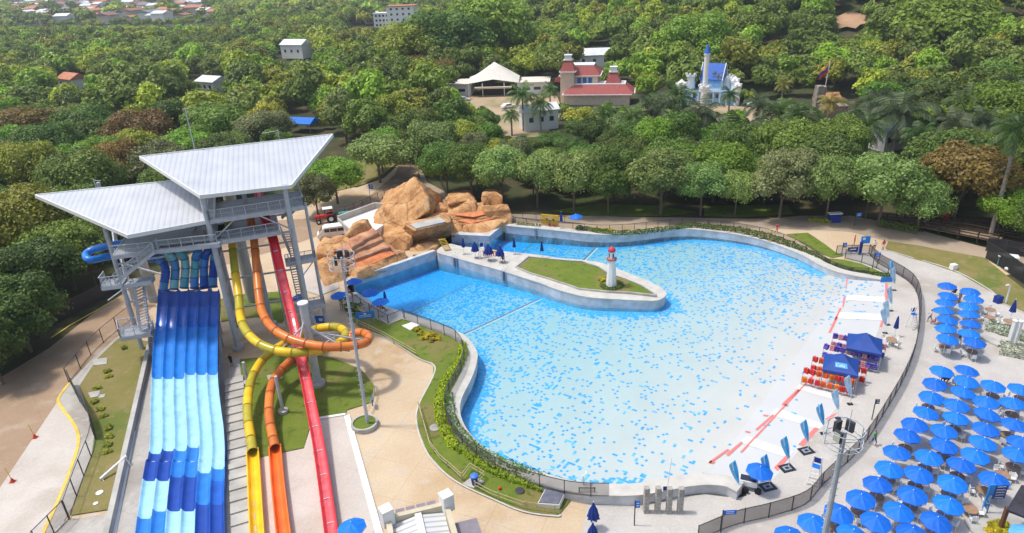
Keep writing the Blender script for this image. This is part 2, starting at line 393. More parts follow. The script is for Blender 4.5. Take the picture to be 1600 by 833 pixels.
me=bpy.data.meshes.new('ground'); me.from_pydata(vs,[],fs); me.materials.append(DARKG); me.update(); o=link('ground',me); o['kind']='structure'
# paved sheets
drape('paving',gpoly([(-140,930),(-140,690),(0,590),(75,545),(160,478),(300,395),(480,300),(560,292),(600,278),(622,258),(655,258),(668,285),(720,312),(800,334),(1000,339),(1200,342),(1250,337),(1330,337),(1400,350),(1470,368),(1545,388),(1640,405),(1640,420),(1550,432),(1440,420),(1300,430),(1150,372),(1050,362),(930,370),(800,362),(800,420),(700,560),(760,700),(945,765),(945,930)]),PLAZA,-.045,step=1.0,hole=True)
drape('brown_road',gpoly([(-140,930),(-140,690),(0,590),(75,545),(160,478),(300,395),(420,345),(500,340),(560,320),(618,272),(622,258),(655,258),(655,280),(560,345),(450,385),(330,420),(260,460),(215,500),(150,555),(110,597),(91,626),(120,672),(122,696),(92,780),(40,900)]),ROADM,-.02)
drape('north_footpath',gpoly([(655,262),(668,285),(720,312),(800,334),(1000,339),(1200,342),(1250,337),(1330,337),(1400,350),(1470,368),(1545,388),(1640,405),(1640,430),(1540,404),(1440,385),(1385,377),(1330,362),(1180,356),(1050,351),(900,350),(800,346),(700,330),(650,300)]),PATHM,-.02)
drape('pale_forecourt',gpoly([(91,626),(0,762),(-140,930),(0,930),(68,833),(92,780),(122,696),(120,672)]),PALEC,.01)
drape('side_pavement',gpoly([(110,597),(150,555),(208,506),(215,512),(184,530),(152,561),(124,604),(136,640),(148,676),(144,708),(120,780),(100,815),(180,800),(172,860),(60,860),(92,780),(122,696),(120,672),(91,626)]),CONC,.02)
drape('side_lawn',gpoly([(110,806),(174,796),(184,740),(224,580),(238,535),(208,530),(184,530),(152,561),(124,604),(136,640),(148,676),(144,708),(120,780)]),DRY,.06)
drape('slide_lawn',gpoly([(375,562),(479,552),(521,560),(564,577),(585,603),(583,628),(542,641),(540,647),(487,656),(475,700),(409,715),(386,717),(381,620)]),GRASS,.05)
drape('tower_lawn',gpoly([(342,468),(380,460),(435,456),(462,478),(440,505),(400,495),(345,503)]),GRASS,.05)
drape('tower_lawn',gpoly([(470,420),(520,412),(530,450),(500,462),(478,455)]),PALEC,.04)
drape('slide_apron',gpoly([(245,520),(236,545),(165,870),(372,870),(362,700),(356,600),(345,520)]),CONC,.02)
drape('slide_apron',gpoly([(409,715),(475,701),(489,656),(540,648),(600,870),(392,870)]),PALEC,.03)
drape('stair_strip',gpoly([(356,560),(374,560),(381,620),(386,717),(392,870),(372,870),(362,700)]),CONC,.04)
left_lawn=[(545,497),(563,513),(604,527),(653,558),(677.6,570),(676,589.5),(653,635),(653,668),(667.8,707.5),(694,737),(723.5,758),(769,779.6),(818.5,799),(867.7,805.8),(874,804),(897,776),(901,768),(865,756),(812,740),(760,713),(724,683),(706,652),(704,626),(722,588),(729,560),(722,537),(705,523),(628,495),(607,508),(570,490),(540,478)]
drape('pool_lawn',gpoly(left_lawn),GRASS,.05)
drape('white_deck',[tuple(p) for p in px_xy(shore)]+gpoly([(1392,434),(1372,432),(1345,418),(1325,402),(1310,396),(1330,391),(1388,391),(1405,397),(1450,410),(1500,426),(1550,455),(1568,474),(1720,515),(1800,930),(920,930),(905,850),(918,789),(990,789),(1031,785),(1068,776),(1103,772.5),(1138,777)]),DECKM,.012,step=3)
drape('east_lawn',gpoly([(1388,377),(1440,385),(1538,403),(1640,480),(1640,505),(1568,474),(1550,457),(1500,428),(1450,411),(1405,398),(1383,388)]),DRY,.05)
drape('ramp_lawn',gpoly([(1228,366),(1262,364),(1308,396),(1318,400),(1300,403),(1275,394)]),GRASS,.04)
drape('ramp_lawn',gpoly([(1282,403),(1318,406),(1345,412),(1392,431),(1385,436),(1330,428),(1300,416)]),GRASS,.04)
drape('garden_lawn',gpoly([(490,322),(520,300),(570,288),(600,272),(640,240),(600,235),(540,260),(480,290)]),DRY,.05)
drape('wood_lawn',gpoly([(860,330),(940,318),(1030,322),(1090,332),(1040,338),(930,338)]),GRASS,.03)
drape('wood_lawn',gpoly([(1100,322),(1230,320),(1240,335),(1150,340),(1100,338)]),GRASS,.03)
# clearing, car park and roads behind the trees
CLEAR=ground_mat('sandy_clearing',[(.46,.35,.23),(.40,.30,.19),(.22,.22,.09)],[.1,.05])
def fpoly(name,L,m_,dz):
    drape(name,gpoly(L),m_,dz,step=10)
fpoly('car_park',[(715,150),(800,148),(870,150),(880,175),(850,215),(790,215),(740,175)],CLEAR,.05)
fpoly('park_square',[(980,168),(1080,160),(1170,168),(1350,180),(1350,235),(1150,190),(1000,185)],CLEAR,.05)
fpoly('hill_scar',[(1298,36),(1303,31),(1312,29),(1320,25),(1333,23),(1344,27),(1353,29),(1350,36),(1356,41),(1343,44),(1336,50),(1322,47),(1310,50),(1305,43)],mat('bare_earth',(.40,.25,.15),.95,.25,.1,.3),1.2)
# painted lines
def ribbon(name,pts,wd,m_,dz,kind='structure',zf=None):
    P=[Vector((p[0],p[1],0)) for p in pts]; n=len(P); vs=[];fs=[]; zf=zf or h
    for i,p in enumerate(P):
        d=(P[min(i+1,n-1)]-P[max(i-1,0)]).normalized(); s_=Vector((-d.y,d.x,0))*wd/2
        for q in (p-s_,p+s_): vs.append((q.x,q.y,zf(q.x,q.y)+dz))
    fs=[(2*i,2*i+2,2*i+3,2*i+1) for i in range(n-1)]
    me=bpy.data.meshes.new(name); me.from_pydata(vs,[],fs); me.materials.append(m_); me.update(); o=link(name,me); o['kind']=kind; return o
YL=mat('yellow_line',(.72,.50,.08),.7,.15,1)
ribbon('yellow_line',cr([G(*p) for p in [(110,597),(93,620),(93,632),(110,655),(120,672),(122,696),(108,740),(92,780),(62,845)]],5),.28,YL,.055)
ribbon('yellow_line',[G(*p) for p in [(80,528),(110,508),(160,480),(190,463)]],.2,YL,.02)
ribbon('white_kerb',cr([G(*p) for p in [(563,515),(604,529),(653,560),(678,571),(676,590),(653,636),(652,668),(667,708),(693,738),(723,759),(769,780),(818,800),(868,807),(876,805)]],4),.16,M['coping'],.075)
ribbon('white_kerb',[G(542,650),G(597,850)],.55,M['white'],.10)
ribbon('white_kerb',[G(540,648),G(488,656)],.35,M['white'],.10)
ribbon('white_kerb',[G(209,675),G(178,833),G(172,870)],.4,M['white'],.05)
ribbon('white_kerb',cr([G(*p) for p in [(1385,391),(1405,397),(1450,410),(1500,427),(1550,456),(1568,475),(1650,510)]],3),.2,M['coping'],.07)
# ---- pool floor
def tile_mat():
    m=bpy.data.materials.new('pool_floor_tiles'); m.use_nodes=True; nt=m.node_tree; b=nt.nodes['Principled BSDF']; b.inputs['Roughness'].default_value=.5
    tc=N(nt,'ShaderNodeTexCoord'); mp=N(nt,'ShaderNodeMapping'); mp.inputs['Rotation'].default_value=(0,0,R(37)); mp.inputs['Scale'].default_value=(3.8,3.8,3.8); nt.links.new(tc.outputs['Object'],mp.inputs[0])
    fl=N(nt,'ShaderNodeVectorMath',operation='FLOOR'); nt.links.new(mp.outputs[0],fl.inputs[0])
    wn=N(nt,'ShaderNodeTexWhiteNoise',noise_dimensions='2D'); nt.links.new(fl.outputs[0],wn.inputs['Vector'])
    # pairs of cells share a value now and then so that bars and corners appear
    dv=N(nt,'ShaderNodeVectorMath',operation='DIVIDE'); dv.inputs[1].default_value=(2,1,1); nt.links.new(fl.outputs[0],dv.inputs[0]); f2=N(nt,'ShaderNodeVectorMath',operation='FLOOR'); nt.links.new(dv.outputs[0],f2.inputs[0]); w2=N(nt,'ShaderNodeTexWhiteNoise',noise_dimensions='2D'); nt.links.new(f2.outputs[0],w2.inputs['Vector'])
    dv3=N(nt,'ShaderNodeVectorMath',operation='DIVIDE'); dv3.inputs[1].default_value=(1,2,1); nt.links.new(fl.outputs[0],dv3.inputs[0]); f3=N(nt,'ShaderNodeVectorMath',operation='FLOOR'); nt.links.new(dv3.outputs[0],f3.inputs[0])
    ad=N(nt,'ShaderNodeVectorMath',operation='ADD'); ad.inputs[1].default_value=(71,13,0); nt.links.new(f3.outputs[0],ad.inputs[0]); w3=N(nt,'ShaderNodeTexWhiteNoise',noise_dimensions='2D'); nt.links.new(ad.outputs[0],w3.inputs['Vector'])
    dn=N(nt,'ShaderNodeAttribute',attribute_name='dens'); dd=dn.outputs['Fac']
    def less(a,sc):
        q=N(nt,'ShaderNodeMath',operation='MULTIPLY'); q.inputs[1].default_value=sc; nt.links.new(dd,q.inputs[0])
        l=N(nt,'ShaderNodeMath',operation='LESS_THAN'); nt.links.new(a,l.inputs[0]); nt.links.new(q.outputs[0],l.inputs[1]); return l.outputs[0]
    a=less(wn.outputs['Value'],.62); c=less(w2.outputs['Value'],.22); d=less(w3.outputs['Value'],.22)
    mx=N(nt,'ShaderNodeMath',operation='MAXIMUM'); nt.links.new(a,mx.inputs[0]); nt.links.new(c,mx.inputs[1]); m2=N(nt,'ShaderNodeMath',operation='MAXIMUM'); nt.links.new(mx.outputs[0],m2.inputs[0]); nt.links.new(d,m2.inputs[1])
    cv=N(nt,'ShaderNodeMix',data_type='RGBA'); cv.inputs[6].default_value=(.04,.36,.76,1); cv.inputs[7].default_value=(.17,.53,.84,1); nt.links.new(wn.outputs['Value'],cv.inputs[0])
    x=N(nt,'ShaderNodeMix',data_type='RGBA'); x.inputs[6].default_value=(.55,.565,.565,1); nt.links.new(cv.outputs[2],x.inputs[7]); nt.links.new(m2.outputs[0],x.inputs[0])
    n=N(nt,'ShaderNodeTexNoise'); n.inputs['Scale'].default_value=.25; n.inputs['Detail'].default_value=5; nt.links.new(tc.outputs['Object'],n.inputs['Vector'])
    ra=N(nt,'ShaderNodeMapRange'); ra.inputs[3].default_value=.92; ra.inputs[4].default_value=1.06; nt.links.new(n.outputs['Fac'],ra.inputs[0])
    y=N(nt,'ShaderNodeVectorMath',operation='SCALE'); nt.links.new(x.outputs[2],y.inputs[0]); nt.links.new(ra.outputs[0],y.inputs['Scale']); nt.links.new(y.outputs[0],b.inputs['Base Color'])
    return m
TM=tile_mat()
pf=drape('pool_floor',POOL,TM,0,floor_z,step=1.0)
# density of blue tiles: sparse at the beach, dense in the channels, solid along the walls
penin_top=[(682,393,1.35),(708.8,402,1.35),(746,412.6,1.35),(785.8,423.6,1.35),(812,432,1.35),(845.6,442.7,1.35),(872.6,453,1.35),(917.6,464,1.35),(962.6,467.4,1.3),(1007.7,469.7,1.25),(1030,468.6,1.2),(1041,460.7,1.2),(1037,452.8,1.2),(1019,441.5,1.25),(985,428,1.3),(951.3,414.5,1.35),(926.5,407.8,1.35),(872.5,402.8,1.35),(845.6,398.6,1.35),(800.5,394,1.35),(777.6,391.5,1.35),(757,388,1.35),(722.5,385,1.35),(700,381,1.35)]
PEN=[W(*p) for p in penin_top]; PENs=cr(PEN[1:],4); PENp=[(p.x,p.y) for p in PENs]
wall_lines=[[tuple(v[:2]) for v in bi],[tuple(v[:2]) for v in li[:-25]],px_xy(rock_wall),PENp+[PENp[0]]]
LA=flat(720,516); LB=flat(845,459.5); LC=flat(908,404); LD=flat(933,379)
L2A=flat(628,480); L2B=flat(735,431); L2C=flat(806,392); L2D=flat(832,369)
def side(x,y,a,b): return ((b[0]-a[0])*(y-a[1])-(b[1]-a[1])*(x-a[0]))/math.hypot(b[0]-a[0],b[1]-a[1])
at=pf.data.attributes.new('dens','FLOAT','POINT'); vals=[]
ref=flat(1000,600)
for v in pf.data.vertices:
    x,y=v.co.x,v.co.y; d=bd(x,y)
    n=noise.noise(Vector((x*.13,y*.13,3)))
    k=.038+max(0,d)*.0045+.07*max(0,n)
    if d<0: k=.012
    s1=side(x,y,LA,LB)*(1 if side(*ref,LA,LB)>0 else -1); s2=side(x,y,LC,LD)*(1 if side(*ref,LC,LD)>0 else -1)
    left=(y<PEN[6].y-2 or x<PEN[5].x) and side(x,y,tuple(PEN[3][:2]),tuple(PEN[6][:2]))<0
    s=s1 if left else s2; t2=(side(x,y,L2A,L2B)*(1 if side(*ref,L2A,L2B)>0 else -1)) if left else (side(x,y,L2C,L2D)*(1 if side(*ref,L2C,L2D)>0 else -1))
    if s<0: k=max(k,.55+min(.25,-s*.02))
    elif s<10: k=max(k,.33-.022*s)
    if t2<0: k=1.6
    # darker drift inside the right bay
    q=math.hypot(x-flat(1180,405)[0],y-flat(1180,405)[1]); k+=max(0,.22*(1-q/22))
    wd=min(min(seg_d(x,y,L[i],L[i+1]) for i in range(0,len(L)-1)) for L in wall_lines)
    if wd<1.1 and d>3: k=1.7
    elif wd<2.0 and d>3: k=max(k,.7)
    vals.append(k)
at.data.foreach_set('value',vals)
# water body with real absorption
def water_mat():
    m=bpy.data.materials.new('pool_water'); m.use_nodes=True; nt=m.node_tree; nt.nodes.remove(nt.nodes['Principled BSDF']); out=nt.nodes['Material Output']
    t=N(nt,'ShaderNodeBsdfTransparent'); g=N(nt,'ShaderNodeBsdfGlossy'); g.inputs['Roughness'].default_value=.06; f=N(nt,'ShaderNodeFresnel'); f.inputs[0].default_value=1.33
    tc=N(nt,'ShaderNodeTexCoord'); n=N(nt,'ShaderNodeTexNoise'); n.inputs['Scale'].default_value=2.2; n.inputs['Detail'].default_value=4; nt.links.new(tc.outputs['Object'],n.inputs['Vector'])
    bp=N(nt,'ShaderNodeBump'); bp.inputs['Strength'].default_value=.35; bp.inputs['Distance'].default_value=.06; nt.links.new(n.outputs['Fac'],bp.inputs['Height']); nt.links.new(bp.outputs[0],g.inputs['Normal']); nt.links.new(bp.outputs[0],f.inputs['Normal'])
    ms=N(nt,'ShaderNodeMixShader'); nt.links.new(f.outputs[0],ms.inputs[0]); nt.links.new(t.outputs[0],ms.inputs[1]); nt.links.new(g.outputs[0],ms.inputs[2]); nt.links.new(ms.outputs[0],out.inputs['Surface'])
    va=N(nt,'ShaderNodeVolumeAbsorption'); va.inputs['Color'].default_value=(.10,.84,.98,1); va.inputs['Density'].default_value=.38; nt.links.new(va.outputs[0],out.inputs['Volume'])
    return m
mb=MB(); cut=[p for p in POOL]; mb.prism(cut,-3.2,-.03); wo=mb.build('water',water_mat()); wo['kind']='structure'
bm=bmesh.new(); bm.from_mesh(wo.data); bmesh.ops.triangulate(bm,faces=bm.faces); bm.to_mesh(wo.data); bm.free()
# red marks and white bands of the beach
PINK=mat('red_tile_marks',(.80,.20,.18),.6,.1,3); WB=mat('white_beach_band',(.66,.66,.64),.7,.04,1)
fz=lambda x,y:max(floor_z(x,y),0.0)
def mark(L,m_,name='beach_mark',dz=.022):
    o=drape(name,[flat(*p) for p in L],m_,dz,fz,step=4)
for L in [[(1324,461),(1384,464),(1384,473),(1321,469)],[(1312,488),(1381,491),(1381,501),(1308,498)],[(1213,638),(1288,663),(1280,671),(1203,648)],[(1166,681),(1240,706),(1232,716),(1156,692)],[(1251,599),(1305,616),(1300,624),(1243,607)]]: mark(L,WB)
red=[[(1274,582),(1277,582),(1160,707),(1156,707)],[(1246,608),(1250,610),(1226,632),(1222,631)],[(1207,648),(1210,649),(1183,673),(1180,671)],[(1158,690),(1161,692),(1138,713),(1134,710)],[(1136,702),(1140,703),(1110,724),(1106,723)],
     [(1383,443),(1387,443),(1388,472),(1383,470)],[(1378,500),(1382,499),(1378,512),(1374,511)],[(1301,648),(1308,645),(1296,658),(1289,655)],[(1273,668),(1280,670),(1255,698),(1247,695)],[(1229,711),(1235,713),(1215,736),(1209,731)],
     [(1323,435),(1325,435),(1322,452),(1321,452)],[(1318,464),(1321,464),(1318,480),(1316,480)],[(1312,481),(1315,482),(1306,500),(1304,500)],[(1306,495),(1310,495),(1298,520),(1294,520)],[(1193,648),(1201,649),(1200,651),(1192,650)],[(1165,673),(1173,675),(1171,677),(1164,675)],[(1223,631),(1232,633),(1231,635),(1221,633)],[(1110,720),(1118,722),(1114,725),(1108,723)]]
for L in red: mark(L,PINK,dz=.032)
LINEC=mat('lane_line_red',(.55,.20,.20),.6); LINEW=mat('lane_line_white',(.85,.85,.85),.6); LINEG=mat('lane_line_grey',(.30,.33,.36),.6)
def lane(a,b,m_,wd,off=0):
    A=Vector((*a,0));B=Vector((*b,0)); d=(B-A).normalized(); s_=Vector((-d.y,d.x,0))*off
    n=12; ribbon('lane_line',[A+(B-A)*i/n+s_ for i in range(n+1)],wd,m_,.03,zf=floor_z)
lane(LA,LB,LINEC,.22,.2); lane(LA,LB,LINEW,.2,-.15); lane(LC,LD,LINEC,.28,.2); lane(LC,LD,LINEW,.25,-.15)
lane(L2A,L2B,LINEG,.2); lane(L2C,L2D,LINEG,.2)
# coping rings
def coping(name,inner,wid,label,zb=-2.6,flip=1):
    root=thing(name,inner[len(inner)//2]*1.0,label,'pool wall'); top=MB(); wl=MB(); n=len(inner); out=[]
    for i,p in enumerate(inner):
        d=(inner[min(i+1,n-1)]-inner[max(i-1,0)]); d.z=0; d.normalize(); s_=Vector((-d.y,d.x,0))*wid*flip; out.append(p+s_)
    I=[p-(out[i]-p)*.04 for i,p in enumerate(inner)]
    vs=[]
    for i in range(n):
        a=I[i]; b=out[i]; vs+=[a,b,Vector((a.x,a.y,a.z-.12)),Vector((b.x,b.y,b.z-.12))]
    fs=[]
    for i in range(n-1):
        k=4*i; fs+=[(k,k+1,k+5,k+4),(k+2,k+6,k+7,k+3),(k,k+4,k+6,k+2),(k+1,k+3,k+7,k+5)]
    fs+=[(0,2,3,1),(4*n-4,4*n-3,4*n-1,4*n-2)]
    top.add(vs,fs); top.build('coping',M['coping'],root)
    vs=[];fs=[]
    for i in range(n):
        a=inner[i]; b=out[i]+(inner[i]-out[i])*.04; hb=h(b.x,b.y)-.4; vs+=[(a.x,a.y,a.z-.115),(b.x,b.y,b.z-.115),(a.x,a.y,zb),(b.x,b.y,min(hb,b.z-.3))]
    for i in range(n-1):
        k=4*i; fs+=[(k,k+4,k+6,k+2),(k+1,k+3,k+7,k+5)]
    fs+=[(0,2,3,1),(4*n-4,4*n-3,4*n-1,4*n-2)]
    wl.add(vs,fs); wl.build('wall',M['poolwall'],root); return root,out
cx_=sum(p[0] for p in POOL)/len(POOL); cy_=sum(p[1] for p in POOL)/len(POOL)
def flipfor(inner):
    i=len(inner)//2; d=inner[i+1]-inner[i]; s_=Vector((-d.y,d.x,0)).normalized(); return 1 if not inpoly(inner[i].x+s_.x,inner[i].y+s_.y,POOL) else -1
cb,back_out=coping('pool_wall',bi,1.3,'long curved pale wall closing the far side of the wave pool',flip=flipfor(bi))
cl,left_out=coping('pool_wall',li,1.35,'curved pale wall along the near and left side of the wave pool',flip=flipfor(li))
# umbrella terrace on the left wall
root=thing('pool_terrace',G(590,495),'small pale terrace with umbrellas at the left corner of the wave pool','terrace')
tp=[W(*p,1.38) for p in [(541,462),(556,456),(580,471),(628,487),(633,496),(607,507),(565,480)]]
mb=MB(); mb.slab(tp,.12); mb.build('paving',M['coping'],root); mb=MB(); mb.prism([(p.x*1,p.y) for p in tp],.2,1.255); mb.build('wall',M['concrete'],root)
# peninsula
root=thing('pool_peninsula',Vector((PEN[10].x-8,PEN[10].y,0)),'long pale stone peninsula reaching from the rocks into the pool','peninsula')
P3=cr(PEN,4,True)
mb=MB(); mb.slab(P3,.14); mb.build('coping',M['coping'],root)
cc=sum(P3,Vector())/len(P3); mb=MB(); n=len(P3); vs=[]
for p in P3: q=p+(cc-p).normalized()*.07; vs+=[(q.x,q.y,q.z-.13),(q.x,q.y,-2.7)]
mb.add(vs,[(2*i,2*((i+1)%n),2*((i+1)%n)+1,2*i+1) for i in range(n)]); mb.build('wall',M['poolwall'],root)
lawn=[(809,418),(828,402.5),(872,407),(910,410),(935,418),(950,428),(975,436),(1000,446),(1022,461),(985,457),(945,455),(905,451),(885,444),(860,436),(830,427)]
LW=[W(*p,1.47) for p in lawn]; mb=MB(); mb.slab(LW,.13); o=mb.build('peninsula_lawn',GRASS); o['kind']='structure'
mb=MB(); L2=[W(*p,1.44) for p in lawn]; c2=sum(L2,Vector())/len(L2); n=len(L2)
for i in range(n):
    a=c2+(L2[i]-c2)*1.03; b=c2+(L2[(i+1)%n]-c2)*1.03; mb.beam(a,b,.16,.26)
mb.build('lawn_kerb',M['concrete'],root)
# channel wall beside the blue slide
root=thing('channel_wall',G(200,690),'long low concrete wall left of the blue racing slide','wall')
mb=MB(); a=G(240,525);b=G(168,850); mb.beam(a+Vector((0,0,.35)),b+Vector((0,0,.35)),.45,.9); mb.build('wall',M['concrete'],root)
# ================================================================ slide tower
def roof_mat():
    m=bpy.data.materials.new('ribbed_metal_roof'); m.use_nodes=True; nt=m.node_tree; b=nt.nodes['Principled BSDF']; b.inputs['Roughness'].default_value=.45; b.inputs['Metallic'].default_value=.1
    tc=N(nt,'ShaderNodeTexCoord'); mp=N(nt,'ShaderNodeMapping'); mp.inputs['Rotation'].default_value=(0,0,R(-17)); nt.links.new(tc.outputs['Object'],mp.inputs[0])
    wv=N(nt,'ShaderNodeTexWave',wave_type='BANDS',bands_direction='X'); wv.inputs['Scale'].default_value=.55; nt.links.new(mp.outputs[0],wv.inputs['Vector'])
    r=N(nt,'ShaderNodeValToRGB'); r.color_ramp.elements[0].position=0; r.color_ramp.elements[0].color=(.45,.47,.51,1); r.color_ramp.elements[1].position=.35; r.color_ramp.elements[1].color=(.54,.56,.60,1); nt.links.new(wv.outputs['Fac'],r.inputs[0])
    n=N(nt,'ShaderNodeTexNoise'); n.inputs['Scale'].default_value=.35; n.inputs['Detail'].default_value=6; nt.links.new(tc.outputs['Object'],n.inputs['Vector'])
    x=N(nt,'ShaderNodeMix',data_type='RGBA',blend_type='OVERLAY'); x.inputs[0].default_value=.25; nt.links.new(r.outputs[0],x.inputs[6]); nt.links.new(n.outputs['Fac'],x.inputs[7])
    nt.links.new(x.outputs[2],b.inputs['Base Color'])
    bp=N(nt,'ShaderNodeBump'); bp.inputs['Strength'].default_value=.25; bp.inputs['Distance'].default_value=.04; nt.links.new(wv.outputs['Fac'],bp.inputs['Height']); nt.links.new(bp.outputs[0],b.inputs['Normal'])
    return m
ROOF=roof_mat(); ST=M['steel']; GR=mat('steel_grating',(.36,.38,.42),.6,.15,4,0,.1)
tower=thing('slide_tower',G(400,560),'tall grey steel slide tower with two wing-shaped ribbed metal roofs','slide tower')
def part(name,fn,m_,par=tower,bevel=0):
    mb=MB(); fn(mb); return mb.build(name,m_,par,bevel)
up_r=[W(313,306,20.4),W(455,290,20.2),W(520,210,22.2),W(218,245,22.4)]
lo_r=[W(200,368,17.4),W(335,343,17.4),W(335,276,19.3),W(55,305,19.3)]
r1=part('roof',lambda b:b.slab(up_r,.3),ROOF); r2=part('roof',lambda b:b.slab(lo_r,.3),ROOF)
for rr_,pts in ((r1,up_r),(r2,lo_r)):
    def tr(b):
        for i in range(4): b.beam(pts[i]+Vector((0,0,-.12)),pts[(i+1)%4]+Vector((0,0,-.12)),.14,.42)
    part('roof_trim',tr,M['white'],rr_)
mast=W(305,236,22.2)
part('mast',lambda b:(b.cyl(mast-Vector((0,0,.6)),mast+Vector((0,0,5.2)),.06),b.beam(mast+Vector((-.4,0,5.1)),mast+Vector((.4,0,5.1)),.06)),ST,r1)
v_=W(415,245,21.5); part('roof_vent',lambda b:b.lathe(v_+Vector((0,0,-.35)),[(.3,0),(.3,.25),(.16,.3)],12),ST,r1)
a_=W(436,214,22.3); part('antenna',lambda b:(b.cyl(a_-Vector((0,0,.5)),a_+Vector((0,0,.9)),.05),b.cyl(a_+Vector((0,0,.8)),a_+Vector((-2,-.2,.6)),.03)),ST,r1)
a2_=W(150,292,19.2); part('antenna',lambda b:(b.cyl(a2_-Vector((0,0,.5)),a2_+Vector((0,0,.9)),.07),b.cyl(a2_+Vector((0,0,.8)),a2_+Vector((.8,0,.7)),.03)),ST,r2)
# frames
FA=G(373,545); FAz=Vector((FA.x,FA.y,0)); bvec=Vector((math.cos(R(20)),math.sin(R(20)),0)); svec=Vector((bvec.y,-bvec.x,0))
fl=Vector((-32.3,69.7,17.5)); fr=fl+bvec*9.7; back=-svec*6.5
def col(name,base,top,r,mt=ST,par=tower): return part(name,lambda b:b.cyl(base,top,r,14,r*.85),mt,par)
big=Vector((G(488,524).x,G(488,524).y,1.2))
for bp_,r in [(big,.33),(Vector((FA.x,FA.y,1.2)),.36),(Vector((FA.x,FA.y,1.2))+back,.3),(big+back,.3),(Vector((FA.x,FA.y,1.2))+back*.7+bvec*4,.3)]:
    c=col('column',bp_,Vector((bp_.x,bp_.y,20.3)),r)
    part('footing',lambda b:b.cyl(bp_-Vector((0,0,.2)),bp_+Vector((0,0,.35)),.65,16),M['concrete'],c)
def deck(name,c4,railsides,z=None,th=.35,rh=1.1,par=tower):
    """c4: four 3D corners at deck level; railsides: edges that carry a railing"""
    d=part(name,lambda b:b.slab(c4,th),GR,par)
    def fascia(b):
        for i in range(4): b.beam(c4[i]+Vector((0,0,-th/2)),c4[(i+1)%4]+Vector((0,0,-th/2)),.12,th+.12)
    part('edge_beam',fascia,ST,d)
    for i in railsides: railing(c4[i],c4[(i+1)%4],d,rh)
    return d
def railing(a,b_,par,rh=1.1,sp=1.3):
    L=(b_-a).length; n=max(1,round(L/sp)); U=Vector((0,0,rh))
    def f(b):
        for k in range(n+1): p=a+(b_-a)*k/n; b.beam(p,p+U,.06)
        b.beam(a+U,b_+U,.07); b.beam(a+U*.12,b_+U*.12,.04); b.beam(a+U*.55,b_+U*.55,.03)
        m_=max(2,int(L/.16))
        for k in range(m_): p=a+(b_-a)*(k+.5)/m_; b.beam(p+U*.12,p+U,.022)
    r=part('railing',f,ST,par)
def stair(a,b_,wdt,par=tower,rails=True,side=None):
    a=Vector(a); b_=Vector(b_); d=b_-a; hd=Vector((d.x,d.y,0)).normalized(); sd_=Vector((-hd.y,hd.x,0)); n=max(4,int(abs(d.z)/.36))
    def tr(b):
        for k in range(n):
            p=a+d*(k+.5)/n; b.box(p,(.20,wdt,.05),rz=math.atan2(hd.y,hd.x))
    s=part('stair',tr,GR,par)
    def st(b):
        for q in (-1,1): b.beam(a+sd_*q*wdt/2,b_+sd_*q*wdt/2,.07,.28)
    part('stringer',st,ST,s)
    for q in (-1,1): railing(a+sd_*q*wdt/2+Vector((0,0,.1)),b_+sd_*q*wdt/2+Vector((0,0,.1)),s,1.0,1.1)
def dk(zf,l,r,depth):
    a=fl+bvec*9.7*l; c=fl+bvec*9.7*r; a=Vector((a.x,a.y,zf)); c=Vector((c.x,c.y,zf)); return [a,c,c-svec*depth,a-svec*depth]
deck('platform',dk(17.5,0,1.02,6),[0,1,3])
deck('platform',dk(15.0,.02,.70,6),[0,3])
gal=[W(176,400,15.0),W(345,378,15.0)]; gd=(gal[1]-gal[0]).normalized(); gs=Vector((gd.y,-gd.x,0))
deck('gallery',[gal[0],gal[1],gal[1]-gs*6,gal[0]-gs*6],[])
deck('gallery',[W(246,391,15.0),W(342,381,15.0),W(342,381,15.0)-gs*1.3,W(246,391,15.0)-gs*1.3],[])
railing(W(176,400,15.05),W(240,393,15.05),tower); railing(W(247,391,15.05),W(340,381.2,15.05),tower)
# left stair from the gallery down to landing and on to the ground
p0=W(245,391,15.0); l1=[W(160,444,11.6),W(192,440,11.6)]
l1d=(l1[1]-l1[0]).normalized(); l1s=Vector((l1d.y,-l1d.x,0)); q0=W(184,440,11.7)
stair(p0,q0,1.2)
deck('landing',[W(158,449,11.6),W(190,445,11.6),W(190,445,11.6)-l1s*1.8,W(158,449,11.6)-l1s*1.8],[0,3])
st1=W(218,446,10.9); st2=W(226,513,5.2)
deck('landing',[W(190,446,11.4),W(236,439,11.4),W(236,439,11.4)-l1s*1.3,W(190,446,11.4)-l1s*1.3],[])
stair(st1,st2,1.1)
deck('landing',[W(188,528,5.1),W(235,521,5.1),W(237,507,5.1),W(186,513,5.1)],[0,3,2])
stair(W(238,512,5.1),W(246,560,1.35)-gd*.4,1.0)
# left wing columns
for (x,y,zt,r) in [(222,545,17.2,.28),(212,478,18.6,.26),(345,520,17.2,.26)]:
    g=G(x,y); c=col('column',Vector((g.x,g.y,1.1)),Vector((g.x,g.y,zt)),r)
g=G(240,470); c=part('concrete_pier',lambda b:b.cyl((g.x,g.y,.8),(g.x,g.y,13.4),.6,16),M['concrete'])
g2=G(395,470); part('concrete_pier',lambda b:b.cyl((g2.x,g2.y,.9),(g2.x,g2.y,16.5),.75,16),M['concrete'])
